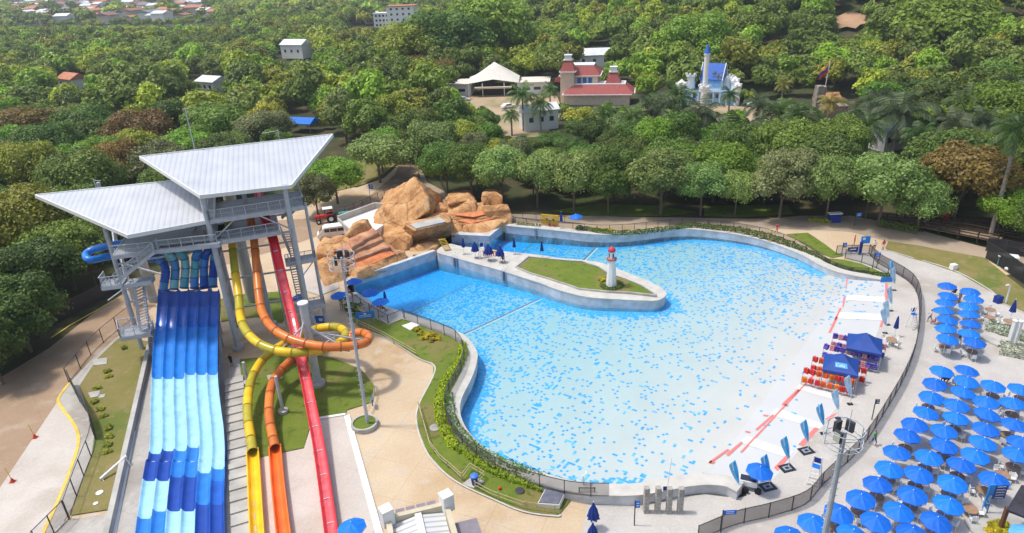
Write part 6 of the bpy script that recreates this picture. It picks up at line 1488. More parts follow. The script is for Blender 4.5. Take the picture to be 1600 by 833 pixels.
# bed ring at the lighthouse
p=W(955,446,1.48); o=hedge([(938,445,1.48),(948,452,1.48),(962,452,1.48),(972,446,1.48),(962,441,1.48),(948,440,1.48)],.55,.35,'dark green','ring of low plants round the foot of the lighthouse')
p=W(941,438,1.48); bush(p.x,p.y,p.z,.6,'yellow bloom','yellow bush left of the lighthouse foot')
# ---- lighthouse
p=W(955,447,1.48); t=thing('lighthouse',p,'small white ornamental lighthouse with a red cap on the peninsula','lighthouse')
mb=MB(); mb.lathe(p,[(.78,0),(.72,.3),(.46,3.9)],8); mb.build('tower',M['white'],t,.03); mb=MB(); mb.lathe(p+Vector((0,0,3.9)),[(.7,0),(.72,.14),(.5,.16)],8); mb.build('balcony',mat('faded_red_paint',(.40,.10,.10),.6),t)
mb=MB(); mb.lathe(p+Vector((0,0,4.06)),[(.38,0),(.38,.95),(.46,1.0)],8); lr_=mb.build('lantern_room',M['white'],t)
for k in range(8):
    if k%2==0: a=k*.785+.39; mb=MB(); mb.box(p+Vector((math.cos(a)*.355,math.sin(a)*.355,4.5)),(.03,.2,.6),rz=a); mb.build('window',M['glass'],lr_)
mb=MB(); mb.smooth=True; mb.lathe(p+Vector((0,0,5.05)),[(.50,0),(.49,.2),(.40,.42),(.22,.58),(.05,.65)],16); mb.sphere(p+Vector((0,0,5.75)),.07); mb.build('cap',mat('cap_red',(.55,.05,.07),.4),t)
# ---- canopies
CN=mat('canopy_navy',(.012,.06,.30),.55,.12,1.5)
def canopy(eave,apex,lab,logo=False):
    E_=[W(*e,2.25) for e in eave]; c=sum(E_,Vector())/4; s_=((E_[1]-E_[0]).length+(E_[2]-E_[1]).length)/2; ux=(E_[1]-E_[0]).normalized(); uy=Vector((-ux.y,ux.x,0)); 
    K=[c+ux*a*s_/2+uy*b*s_/2 for a,b in ((-1,-1),(1,-1),(1,1),(-1,1))]; g=Vector((c.x,c.y,h(c.x,c.y))); t=thing('pop_up_canopy',g,lab,'canopy')
    ap=c+Vector((0,0,1.35)); mb=MB(); 
    mid=[ (K[i]+K[(i+1)%4])/2 for i in range(4)]
    vs=[ap]+K+[k*.5+ap*.5-Vector((0,0,.12)) for k in K]
    mb.add(vs,[(0,5,6),(0,6,7),(0,7,8),(0,8,5),(5,1,2,6),(6,2,3,7),(7,3,4,8),(8,4,1,5)]); mb.add(K+[k-Vector((0,0,.28)) for k in K],[(i,(i+1)%4,4+(i+1)%4,4+i) for i in range(4)]); cn=mb.build('canopy_top',CN,t)
    for k in K: mb=MB(); q=k+(c-k)*.03; mb.beam(Vector((q.x,q.y,g.z)),Vector((q.x,q.y,2.2)),.06); mb.build('leg',M['steel'],t)
    if logo:
        n=((K[1]-K[0]).cross(ap-K[0])).normalized(); o_=(K[0]+K[1])/2; upv=(ap-o_).normalized(); base=o_+upv*((ap-o_).length*.36)
        mb=MB(); 
        def q(a,b,d): 
            # follow the sagging face
            f=((a*ux+b*upv)); return base+f+n*(d)
        mb.add([q(-.55,-.25,-.02),q(.62,-.25,-.02),q(.5,.30,-.02),q(-.6,.30,-.02)],[(0,1,2,3)]); mb.build('logo_patch',mat('logo_patch',(.08,.38,.72),.6),t)
        text('Caña',.42,Matrix((ux,upv,n)).transposed(),q(-.5,-.14,.0),M['white'],t,'logo_text')
    return t
def text(s,size,Q,loc,m_,par,name='lettering',ext=.004):
    cu=bpy.data.curves.new(name,'FONT'); cu.body=s; cu.size=size; cu.extrude=ext; o=bpy.data.objects.new('tmp',cu); me=bpy.data.meshes.new_from_object(o); bpy.data.objects.remove(o); me.name=name
    me.materials.clear(); me.materials.append(m_); og=org(par)
    for v in me.vertices: v.co=Q@v.co+Vector(loc)-og
    return link(name,me,par)
canopy([(1276,575),(1333.7,586),(1352.8,566),(1294.7,551.7)],None,'navy pop-up canopy with a light blue logo over the orange life jackets',True)
canopy([(1318.5,542.5),(1376,553),(1383,531),(1327,522)],None,'plain navy pop-up canopy over the purple life jackets')
# ---- racks and life jackets
def jacket_mesh():
    mb=MB(); 
    for sx in (-1,1): mb.m=0; mb.box((sx*.115,-.09,-.27),(.20,.09,.46)); mb.box((sx*.10,0,.0),(.13,.24,.09))
    mb.box((0,.09,-.25),(.42,.09,.50)); mb.m=1
    for z in (-.15,-.34): mb.box((0,-.145,z),(.44,.02,.04))
    me=bpy.data.meshes.new('life_jacket'); me.from_pydata([tuple(v) for v in mb.v],[],mb.f); me.materials.append(M['red']); me.materials.append(M['black']); me.polygons.foreach_set('material_index',mb.mi)
    bm=bmesh.new(); bm.from_mesh(me); bmesh.ops.bevel(bm,geom=[e for e in bm.edges],offset=.042,segments=2,affect='EDGES',clamp_overlap=True); bm.to_mesh(me); bm.free(); me.update(); return me
JK=jacket_mesh(); JC={'orange':mat('jacket_orange',(.80,.13,.02),.55),'bright orange':mat('jacket_bright_orange',(.88,.24,.02),.55),'red':mat('jacket_red',(.68,.035,.03),.55),'purple':mat('jacket_purple',(.07,.03,.42),.55),'pink and purple':mat('jacket_pink',(.62,.22,.28),.6)}
def rack(a,b_,lab,cols,nj,where,hz=(1.75,.95)):
    A=G(*a); B=G(*b_); t=thing('jacket_rack',(A+B)/2,lab,'rack'); d=(B-A).normalized(); s_=Vector((-d.y,d.x,0)); mb=MB()
    for q in (A,A+(B-A)*.33,A+(B-A)*.66,B):
        mb.beam(q-s_*.25,q-s_*.25+Vector((0,0,1.0)),.05); mb.beam(q+s_*.25,q+s_*.25+Vector((0,0,1.9)),.05); mb.beam(q-s_*.35,q+s_*.35,.05); mb.beam(q-s_*.25+Vector((0,0,1.0)),q+s_*.25+Vector((0,0,1.05)),.04)
    mb.beam(A-s_*.25+Vector((0,0,1.0)),B-s_*.25+Vector((0,0,1.0)),.045); mb.beam(A+s_*.25+Vector((0,0,1.8)),B+s_*.25+Vector((0,0,1.8)),.045); mb.build('frame',M['steel'],t)
    rz=math.atan2(d.y,d.x)
    for r,(z,of) in enumerate(((1.78,.25),(.98,-.25))):
        for k in range(nj):
            cc=cols[(k*7+r*3)%len(cols)]; p=A+(B-A)*((k+.5)/nj)+s_*of+Vector((0,0,z)); o=link('life_jacket',JK); o.location=p; o.rotation_euler=(random.uniform(-.12,.12),random.uniform(-.12,.12),rz+random.uniform(-.6,.6)); o.scale=(1.12,1.25,1.12)
            o.material_slots[0].link='OBJECT'; o.material_slots[0].material=JC[cc]; o.material_slots[1].link='OBJECT'; o.material_slots[1].material=M['black'] if 'orange' in cc or cc=='red' else M['white']
            tag(o,'%s life jacket, %s from left in %s row of %s'%(cc,ORDW[k],('upper','lower')[r],where),'life jacket','life jackets hanging on the racks')
rack((1252,599),(1331,619),'front steel rack of red and orange life jackets',['red','orange','red','bright orange','orange'],8,'front rack')
rack((1266,581),(1350,601),'second steel rack of red and orange life jackets, under the logo canopy',['red','orange','red'],9,'second rack')
rack((1284,561),(1369,581),'third steel rack of purple life jackets, under the plain canopy',['purple','pink and purple','purple'],10,'third rack')
rack((1298,544),(1380,563),'rearmost steel rack of purple life jackets',['purple','pink and purple'],10,'rearmost rack')
# ---- feather flags
FB=vary(mat('feather_blue',(.03,.38,.88),.5,.25,.8),.9,1.1,.01,.4); FB2=vary(mat('feather_pale',(.40,.66,.92),.5,.2,1),.9,1.1,.01,.4)
def feather(bx_,by_,lab,hh=3.5,pale=False,lean=-.6,mat_=True,w_=.62):
    p=G(bx_,by_); t=thing('feather_flag',p,lab,'flag','blue feather flags along the beach'); 
    def pole(u): return p+Vector((lean*(u**2.2)*1.0,0,hh*u))
    mb=MB(); mb.tube([pole(k/12) for k in range(13)],.03,6,True,.015); mb.build('pole',M['white'],t)
    mb=MB(); vs=[]; n=16
    for k in range(n+1):
        u=.30+.70*k/n; q=pole(u); w2=w_*math.sin(math.pi*min(1,(k/n)*.62+.04))**.9*(1 if k<n-2 else (n-k)/3+.15); vs+=[q,q+Vector((-w2*.55,0,.0)),q+Vector((-w2,.06,-.08))]
    mb.m=0; mb.add(vs,[(3*k,3*k+3,3*k+4,3*k+1) for k in range(n)]); mb.m=1 if not pale else 0; mb.add(vs,[(3*k+1,3*k+4,3*k+5,3*k+2) for k in range(n)])
    fl_=mb.build('sail',[FB2 if pale else FB,mat('feather_light',(.16,.52,.88),.5) if 'feather_light' not in bpy.data.materials else bpy.data.materials['feather_light']],t)
    mb=MB(); mb.add([vs[3*k+1]+Vector((0,-.012,0)) for k in (9,14)]+[vs[3*k+1]+Vector((-.10,-.012,0)) for k in (14,9)],[(0,1,2,3)]); mb.build('emblem',M['white'],fl_)
    mb=MB(); 
    if mat_: mb.box(p+Vector((-.15,-.05,.02)),(1.25,1.0,.04),rz=.25); mt=mb.build('ground_mat',M['black'],t); mb=MB(); mb.box(p+Vector((-.15,-.05,.048)),(.7,.5,.01),rz=.25); mb.build('emblem',mat('mat_emblem',(.25,.30,.40),.7),mt); mb=MB(); mb.box(p+Vector((-.15,-.05,.056)),(.36,.26,.008),rz=.25); mb.build('emblem',M['black'],mt)
    else: mb.box(p+Vector((0,0,.05)),(.5,.35,.1)); mb.build('weight',M['black'],t)
FFL=[(1154,770,'blue feather flag nearest the pool wall, left of the cart umbrella',0),(1202,760,'blue feather flag just behind the cart umbrella',0),(1232,731,'blue feather flag on a dark mat, third along the beach from the cart',0),(1262,704,'blue feather flag on a dark mat, fourth along the beach',0),(1286,678,'blue feather flag, fifth along the beach from the cart',0),(1309,654,'pale feather flag close in front of the life jacket racks',1),(1328,632,'pale feather flag at the right end of the front jacket rack',1),
 (1383,521,'pale feather flag just behind the plain navy canopy',1),(1387,508,'pale feather flag right of the far white beach bands',1),(1392,486,'pale feather flag between the two far white beach bands',1),(1397,454,'pale feather flag near the far end of the beach',1),(1395,438,'tall blue feather flag at the foot of the ramp',0)]
for i,(x,y,l,pl) in enumerate(FFL): feather(x,y,l,3.5 if i<11 else 3.0,bool(pl),mat_=i<4)
# ---- light poles
def light_pole(p,hh,lab,cage=True,r=.16,planter=False):
    t=thing('light_pole',p,lab,'light pole'); mb=MB(); mb.cyl(p,p+Vector((0,0,hh)),r,10,r*.6); mb.build('pole',M['steel'],t)
    mb=MB(); k=2.5
    while k<hh-1: a=k*5; mb.beam(p+Vector((-.32,0,k)),p+Vector((.32,0,k)),.03); k+=.55
    mb.build('rungs',M['steel'],t)
    if cage:
        R_=1.15; mb=MB()
        for z in (0,.35,1.15):
            ring=[p+Vector((R_*math.cos(i*.5236),R_*math.sin(i*.5236),hh-.9+z)) for i in range(12)]
            for i in range(12): mb.beam(ring[i],ring[(i+1)%12],.05)
        for i in range(0,12,2): q=Vector((R_*math.cos(i*.5236),R_*math.sin(i*.5236),0)); mb.beam(p+q+Vector((0,0,hh-.9)),p+q+Vector((0,0,hh+.25)),.04); mb.beam(p+Vector((0,0,hh-.9)),p+q+Vector((0,0,hh-.9)),.04)
        mb.build('cage',M['steel'],t)
        for i,(a,z) in enumerate(((3.6,0),(.6,.8),(2.0,.6))):
            c=p+Vector((math.cos(a)*.55,math.sin(a)*.55,hh-.2+z*.4)); mb=MB(); mb.box(c,(.5,.22,.75),rz=a+1.57); fl_=mb.build('floodlight',M['steel_d'],t); mb=MB(); mb.box(c+Vector((math.cos(a)*.13,math.sin(a)*.13,-.02)),(.42,.04,.66),rz=a+1.57); mb.build('lens',mat('lens_glass',(.45,.47,.40),.2),fl_)
        mb=MB(); mb.cyl(p+Vector((.2,0,hh)),p+Vector((.2,0,hh+1.6)),.02,5); mb.build('aerial',M['steel'],t)
    return t
q=W(1317,690,13.5); light_pole(Vector((q.x,q.y,0)),14.3,'tall grey light pole with a ring cage among the near umbrellas',r=.24)
q=G(575,665); q.z=1.25; light_pole(q,17.8,'tall light pole with a ring cage in the round kerbed bed by the slides',r=.17)
t=thing('round_planter',q,'rounded concrete kerbed bed at the foot of the slide light pole','planter'); mb=MB(); mb.lathe(q-Vector((.3,0,.1)),[(1.3,0),(1.3,.55),(1.1,.55),(1.1,.35)],20); mb.build('kerb',M['concrete'],t); mb=MB(); mb.lathe(q-Vector((.3,0,.1)),[(1.09,0),(1.09,.42)],20); mb.build('grass',GRASS,t)
q=G(643,277); t=light_pole(q,6.5,'lamp post with two lamps at the road bend behind the peak',False,.08); mb=MB(); mb.beam(q+Vector((-2,0,6.4)),q+Vector((2,0,6.4)),.06); mb.box(q+Vector((-2,0,6.35)),(.8,.35,.18)); mb.box(q+Vector((2,0,6.35)),(.8,.35,.18)); mb.build('lamp',M['white'],t)
# ---- people
SK=[mat('skin_tone',(.30,.17,.11),.6),mat('skin_tone',(.42,.25,.17),.6)]
PC={'green':mat('cloth_green',(.06,.34,.07),.8),'blue':mat('cloth_blue',(.02,.08,.38),.8),'red':mat('cloth_red',(.62,.04,.05),.8),'white':mat('cloth_white',(.72,.72,.72),.8),'black':mat('cloth_black',(.02,.02,.025),.8),'navy':mat('cloth_navy',(.015,.03,.12),.8),'grey':mat('cloth_grey',(.22,.22,.24),.8)}
def body_mesh(pose):
    J={'pel':(0,0,.93),'ch':(0,0,1.28),'nk':(0,0,1.47),'hd':(0,-.01,1.60),'ht':(0,-.01,1.70)}
    E_=[('pel','ch'),('ch','nk'),('nk','hd'),('hd','ht')]; rad={'pel':.145,'ch':.155,'nk':.055,'hd':.098,'ht':.07}
    if pose=='sit':
        for k in J: J[k]=(J[k][0],J[k][1],J[k][2]-.48)
    for s in (-1,1):
        n='l' if s<0 else 'r'
        if pose=='stand': leg=[(s*.09,0,.88),(s*.10,-.01,.48),(s*.10,.02,.09),(s*.11,-.14,.04)]; arm=[(s*.19,0,1.40),(s*.25,.02,1.13),(s*.26,-.06,.90),(s*.26,-.09,.80)]
        elif pose=='walk': leg=[(s*.09,0,.88),(s*.10,-.14*s-.05,.48),(s*.10,.0-.26*s+ (.1 if s>0 else .12),.09),(s*.11,-.26*s-.03,.05)]; arm=[(s*.19,0,1.40),(s*.25,.12*s,1.14),(s*.25,.14*s-.12,.93),(s*.24,.14*s-.18,.86)]
        else: leg=[(s*.10,-.02,.45),(s*.12,-.42,.46),(s*.12,-.44,.08),(s*.12,-.58,.04)]; arm=[(s*.19,0,.92),(s*.25,-.08,.66),(s*.16,-.30,.60),(s*.12,-.38,.60)]
        R_=[(.085,.06,.042,.035),(.055,.043,.032,.03)]
        for nm,L,rr in (('leg',leg,R_[0]),('arm',arm,R_[1])):
            prev='pel' if nm=='leg' else 'ch'
            for k,p in enumerate(L): J[nm+n+str(k)]=p; rad[nm+n+str(k)]=rr[k]; E_.append((prev,nm+n+str(k))); prev=nm+n+str(k)
    keys=list(J); me=bpy.data.meshes.new('b'); me.from_pydata([J[k] for k in keys],[(keys.index(a),keys.index(b)) for a,b in E_],[]); o=bpy.data.objects.new('tmpb',me); C.objects.link(o)
    mo=o.modifiers.new('s','SKIN'); 
    for i,k in enumerate(keys): me.skin_vertices[0].data[i].radius=(rad[k],rad[k]*(.75 if k in('pel','ch') else 1)); me.skin_vertices[0].data[i].use_root=(k=='pel')
    su=o.modifiers.new('u','SUBSURF'); su.levels=1
    dg=bpy.context.evaluated_depsgraph_get(); m2=bpy.data.meshes.new_from_object(o.evaluated_get(dg)); bpy.data.objects.remove(o); m2.name='person'
    m2.materials.clear(); [m2.materials.append(SK[0]) for _ in range(4)]
    sh=0 if pose!='sit' else -.48
    for f in m2.polygons:
        f.use_smooth=True; c=f.center; z=c.z
        if z>1.62+sh or (z>1.53+sh and c.y>.03): f.material_index=3
        elif z>1.44+sh: f.material_index=0
        elif z>.95+sh and abs(c.x)<.23+(0 if z<1.15+sh else .03): f.material_index=1
        elif pose!='sit' and z>.50 and abs(c.x)<.21 and z<=.95: f.material_index=2
        elif pose=='sit' and abs(c.x)<.2 and z>.34 and z<=.5 and c.y>-.36: f.material_index=2
        else: f.material_index=0
    return m2
BODY={k:body_mesh(k) for k in ('stand','walk','sit')}
def person(px,py,pose,top,bot,lab,zb=None,rz=None,s=1.0,sitz=0):
    p=G(px,py) if zb is None else W(px,py,zb); o=link('person',BODY[pose]); o.location=p+Vector((0,0,sitz)); o.rotation_euler=(0,0,random.random()*6.28 if rz is None else rz); o.scale=(s,)*3
    for i,mm in enumerate((random.choice(SK),PC[top],PC[bot],M['hair'])): o.material_slots[i].link='OBJECT'; o.material_slots[i].material=mm
    tag(o,lab,'person'); return o
person(1364,696,'walk','green','blue','person in green top and blue shorts walking beside the long mesh fence',rz=.3)
person(1498,473,'stand','grey','grey','person in grey standing between the two far umbrella columns'); person(1491,462,'sit','black','black','person in black seated under the far left umbrella column',sitz=0)
person(1452,503,'walk','white','navy','person in white top and dark shorts left of the far umbrellas'); person(1460,507,'sit','red','white','person in red sitting low beside the far umbrellas',s=.8)
person(1497,540,'walk','navy','white','person in navy and white walking out between the nearest far umbrellas'); person(1473,597,'sit','black','navy','person in black seated under the top left umbrella of the field'); person(1480,598,'sit','navy','grey','person in navy seated beside the one in black under the field umbrellas'); person(1488,603,'sit','white','navy','person in white seated right of the pair under the field umbrellas')
person(1213,364,'walk','red','red','person in red walking on the path behind the pool hedge'); person(1334,384,'stand','red','red','person in red standing on the round plaza near the notice board'); person(1365,392,'stand','white','black','person with dark shorts standing right of the blue notice board'); person(1379,391,'stand','red','white','person in red and white at the corner of the east lawn')
person(363,573,'stand','black','black','person in black at the top of the stair strip beside the blue slide'); person(322,372,'stand','white','grey','person in white on the tower gallery',zb=15.05); person(342,318,'stand','green','navy','person in green at the left of the top platform',zb=17.55)
person(590,484,'sit','red','grey','person in red sitting under the near terrace umbrella',zb=1.4); person(597,487,'sit','black','red','person in dark top sitting beside the one in red on the terrace',zb=1.4); person(546,462,'sit','red','white','person in red sitting at the far end of the terrace',zb=1.4); person(786,409,'sit','navy','red','person sitting under the rightmost half-closed peninsula umbrella',zb=1.38)
person(599,333-14,'stand','black','navy','dark figure on the lawn behind the tank wall',zb=1.3)
# ---- small structures
# yellow sign wall
a=W(846,349.5,1.4); b=W(873,352,1.4); d=(b-a).normalized(); rz=math.atan2(d.y,d.x); c=(a+b)/2; t=thing('sign_wall',c,'yellow sign wall with white letters and red flowers beyond the pool','sign')
mb=MB(); mb.box(c+Vector((0,0,.85)),((b-a).length,.15,1.7),rz=rz); mb.build('wall',M['yellow'],t); n_=Vector((d.y,-d.x,0))
text('LIFE',.62,Matrix((d,Vector((0,0,1)),n_)).transposed(),c+n_*.09-d*.62+Vector((0,0,.95)),M['white'],t); 
for x,z in ((-.5,.95),(.62,.95)): mb=MB(); mb.sphere(c+d*x+n_*.12+Vector((0,0,z)),.14,10,6,(1,1,1)); mb.build('ball',M['black'],t)
for i,x in enumerate((-.1,.2,.6,.9)): q=c+d*x+n_*.35; bush(q.x,q.y,1.4,.22,'yellow bloom','%s flower clump from the left under the yellow sign wall'%ORDW[i],'flower clumps under the yellow sign wall').material_slots[0].material=mat('red_blooms',(.65,.05,.04),.7)
# four pillars + frame
for i,(x,y) in enumerate([(1009,800),(1027,800),(1044.5,801),(1062,801)]):
    p=G(x,y); t=tag(link('x',bpy.data.meshes.new('x')),'%s of the four stone pillars from the left, in front of the pool wall'%ORDW[i],'pillar','four stone pillars by the near pool wall'); bpy.data.objects.remove(t)
    mb=MB(); mb.box(p+Vector((0,0,1.3)),(.42,.42,2.6),rz=.05); o=mb.build('stone_pillar',mat('grey_stone_cladding',(.38,.36,.33),.9,.35,4,.3),None,.02); tag(o,'%s of the four stone pillars from the left, in front of the pool wall'%ORDW[i],'pillar','four stone pillars by the near pool wall')
    me=o.data; me.transform(Matrix.Translation(-p)); o.location=p
for x,y,l in [(1576,538,'left white shower pillar between the flower planters'),(1584,539,'right white shower pillar between the flower planters')]:
    p=G(x,y); mb=MB(); mb.box((0,0,1.5),(.38,.38,3.0),rz=.3); mb.box((0,0,3.03),(.5,.5,.1),rz=.3); o=mb.build('shower_pillar',M['white'],None,.02); o.location=p; tag(o,l,'pillar','white shower pillars')
p=G(1548,533); mb=MB(); mb.box((0,0,.1),(1.2,2.4,.2),rz=.35); o=mb.build('drain_cover',M['concrete']); o.location=p; tag(o,'grey-green rectangular cover on the deck left of the shower pillars','cover')
# flags on posts, blue banners
def post_sign(px,py,hh,lab,bw,bh,side=1,cat='sign',col_=None,name='post_sign',txt=None):
    p=G(px,py); t=thing(name,p,lab,cat); mb=MB(); mb.cyl(p,p+Vector((0,0,hh)),.05,8); mb.build('post',M['steel_d'],t); mb=MB(); mb.box(p+Vector((side*(bw/2+.04),0,hh-bh/2-.05)),(bw,.04,bh)); bd_=mb.build('board',col_ or M['blue'],t); mb=MB()
    for k in range(2): mb.box(p+Vector((side*(bw/2+.04),-.026,hh-bh*(.35+.35*k)-.03)),(bw*.62,.01,bh*.12))
    mb.build('lines',M['white'],bd_); return t
post_sign(991,821,2.6,'small blue sign on a dark post in front of the stone pillars',.35,.7); t=post_sign(1126,835,2.5,'dark post with swallow-tailed blue direction signs at the bottom fence',1.0,.42)
post_sign(1363,419,2.4,'blue sign on a pole between the ramp fences',.75,.6); post_sign(1315,398,1.9,'small blue sign at the left end of the ramp head',.5,.7); post_sign(1335,353,2.2,'small blue sign on a post under the trees by the footpath',.8,.6)
post_sign(1362,656,2.4,'small dark sign on a pole beside the long mesh fence',.35,.5,col_=M['steel_d']); post_sign(578,305,2.2,'blue and white sign on the garden lawn behind the tank wall',.7,.9)
p=G(1343,398); t=thing('notice_board',p,'blue notice board with an angled panel at the head of the ramp','sign'); mb=MB(); mb.box(p+Vector((0,0,1.0)),(.35,.3,2.0)); mb.build('post',M['navy'],t); mb=MB(); mb.box(p+Vector((.5,0,2.3)),(1.3,.12,1.1)); mb.build('panel',mat('panel_blue',(.02,.25,.70),.5),t); mb=MB(); mb.box(p+Vector((.25,-.07,2.5)),(.4,.02,.35)); mb.build('emblem',M['white'],t)
p=G(1331,397); t=thing('low_banner',p,'low navy fence banner left of the blue notice board','banner'); mb=MB(); mb.box(p+Vector((0,-.1,.75)),(1.5,.05,.7)); mb.build('panel',M['navy'],t); mb=MB(); mb.box(p+Vector((0,-.13,.8)),(.9,.02,.15)); mb.build('line',M['white'],t)
p=G(1384,441); t=thing('low_banner',p,'bright blue low banner at the foot of the ramp','banner'); mb=MB(); mb.box(p+Vector((0,-.1,.45)),(1.6,.05,.75)); mb.build('panel',mat('panel_blue',(.02,.25,.70),.5),t)
p=G(572,503); t=thing('blue_banner',p,'wide blue banner with white lines standing right of the tower','banner'); mb=MB(); mb.box(p+Vector((-.0,0,.95)),(2.3,.06,.95),rz=.12); bn=mb.build('panel',mat('banner_blue',(.02,.22,.62),.5),t); f=local(p,.12)
for z in (1.15,.95,.75): mb=MB(); mb.box(f(0,-.04,z),(1.5 if z!=1.15 else .3,.02,.05 if z!=1.15 else .18),rz=.12); mb.build('line',M['white'],bn)
mb=MB(); [mb.cyl(f(sx*1.0,0,0),f(sx*1.0,0,.6),.04,6) for sx in(-1,1)]; mb.build_split('leg',M['steel'],t)
p=G(503,508); t=thing('low_banner',p,'small blue display board under the tower stairs','banner'); mb=MB(); mb.box(p+Vector((0,0,.8)),(1.5,.08,1.0),rz=-.1); mb.build('panel',M['blue'],t); mb=MB(); mb.box(p+Vector((0,-.06,.8)),(.5,.02,.4),rz=-.1); mb.build('emblem',M['white'],t)
p=G(583,636); t=thing('low_banner',p,'small blue board leaning on the rail at the slide lawn tip','banner'); mb=MB(); mb.box(p+Vector((0,0,.75)),(.08,.9,.7),rz=.2); mb.build('panel',M['blue'],t)
# direction totem lower right
p=G(1537,803); t=thing('direction_totem',p,'leaning-looking blue totem with five navy direction arms by the umbrellas','sign'); mb=MB(); mb.box(p+Vector((0,0,1.5)),(.45,.12,3.0)); mb.build('panel',mat('totem_blue',(.02,.24,.66),.5,.3,.8),t)
text('Caña',.42,Matrix((Vector((0,0,1)),Vector((-1,0,0)),Vector((0,-1,0)))).transposed(),p+Vector((.14,-.07,1.1)),M['white'],t)
text('Caña',.34,Matrix((Vector((0,0,1)),Vector((-1,0,0)),Vector((0,-1,0)))).transposed(),p+Vector((.10,-.07,.2)),M['white'],t)
for k in range(5):
    mb=MB(); z=2.75-k*.27; mb.box(p+Vector((.75,0,z)),(1.0,.06,.20)); ar=mb.build('arm',M['navy'],t); mb=MB(); mb.box(p+Vector((.75,-.035,z)),(.7,.01,.06)); mb.build('line',M['white'],ar)
# thatch pergola at the right bottom corner
p=W(1606,790,2.6); g=Vector((p.x,p.y,0)); t=thing('pergola',g,'dark-roofed pergola cut by the lower right edge','pergola'); mb=MB(); c4=[W(1573,796,2.5),W(1640,822,2.5),W(1660,760,3.3),W(1596,758,3.3)]; mb.slab(c4,.2); mb.build('roof',mat('charcoal_roof',(.035,.033,.045),.8,.3,1.5,.3),t)
for q in (c4[0],c4[1],c4[2]): mb=MB(); mb.box(Vector((q.x+.3,q.y+.3,1.2)),(.25,.25,2.4)); mb.build('post',mat('brown_post',(.14,.06,.035),.8),t)
# lifeguard ladder chairs
def ladder_chair(px,py,lab,rz,zb=None,hh=2.8):
    p=G(px,py) if zb is None else W(px,py,zb); t=thing('lifeguard_chair',p,lab,'lifeguard chair'); f=local(p,rz); mb=MB()
    for sx in (-1,1): mb.cyl(f(sx*.5,-.5,0),f(sx*.28,0,hh*.62),.04,6); mb.cyl(f(sx*.5,.5,0),f(sx*.28,.1,hh),.05,6)
    for k in range(5): z=hh*.1*(k+1); mb.beam(f(-.45+.03*k,-.45+.08*k,z),f(.45-.03*k,-.45+.08*k,z),.05)
    mb.build('frame',M['white'],t); mb=MB(); mb.box(f(0,.05,hh*.64),(.6,.5,.06),rz=rz); mb.build('seat',M['blue'] if hh>2.6 else M['white'],t); mb=MB(); mb.box(f(0,.3,hh*.8),(.55,.06,.5),rz=rz); mb.build('backrest',M['navy'],t)
ladder_chair(1271,755,'white lifeguard chair leaning by the fence bend near the light pole',-.6); ladder_chair(1424,512,'white lifeguard chair beside the fence left of the far umbrellas',.4); ladder_chair(754,402,'white lifeguard chair on the peninsula behind the half-closed umbrellas',.3,1.38,2.4)
# cart under the umbrella at the beach
p=G(1180,764); t=thing('service_cart',p,'grey wheeled cart under the lone umbrella at the pool wall end','cart'); mb=MB(); mb.box(p+Vector((-.6,.2,.75)),(1.5,.9,.5),rz=-.4); mb.build('body',M['white'],t); mb=MB(); mb.box(p+Vector((-.6,.2,1.02)),(1.3,.7,.04),rz=-.4); mb.build('lid',M['glass'],t)
for sx,sy in ((-1,-.4),(0,-.6),(-.9,.7),(.1,.5)): mb=MB(); q=p+Vector((sx,sy,.28)); mb.cyl(q-Vector((.06,.12,0)),q+Vector((.06,.12,0)),.28,14); mb.build('wheel',M['rubber'],t)
# pool ladders
def pool_ladder(px,py,lab,dx,dy,ztop=1.37):
    p=W(px,py,ztop); t=thing('pool_ladder',p,lab,'ladder','metal ladders on the pool walls'); d=Vector((dx,dy,0)).normalized(); s_=Vector((-d.y,d.x,0)); mb=MB()
    for q in (-.25,.25): mb.tube([p+s_*q-d*.5,p+s_*q-d*.5+Vector((0,0,.6)),p+s_*q-d*.2+Vector((0,0,.8)),p+s_*q+d*.12+Vector((0,0,.6)),p+s_*q+d*.14-Vector((0,0,2.2))],.03,6)
    mb.build('rails',M['white'],t); mb=MB()
    for k in range(6): mb.beam(p-s_*.25+d*.14-Vector((0,0,.2+.3*k)),p+s_*.25+d*.14-Vector((0,0,.2+.3*k)),.07,.04)
    mb.build('steps',M['steel_d'],t)
    mb=MB(); mb.box(p+d*.03-Vector((0,0,.75)),(.8,.06,1.4),rz=math.atan2(d.y,d.x)+math.pi/2); mb.build('niche',mat('niche_paint',(.16,.22,.32),.6),t)
pool_ladder(711,403,'pool ladder on the peninsula wall nearest the timber steps',-.5,-.85); pool_ladder(788,424,'pool ladder on the peninsula wall nearest the lawn',-.4,-.9); pool_ladder(839,356.5,'pool ladder on the far pool wall left of the sign wall',.05,-1)
# orange striped bench on the peninsula, white items
p=W(767,400,1.38); t=thing('striped_bench',p,'orange striped low barrier bench on the peninsula','bench'); mb=MB(); mb.box(p+Vector((0,0,.75)),(2.5,.1,.18),rz=-.15); mb.build('top_rail',M['yellow'],t); mb=MB(); f=local(p,-.15); [mb.box(f(-1.1+k*.31,0,.35),(.14,.08,.7),rz=-.15) for k in range(8)]; mb.build('slats',M['red'],t)
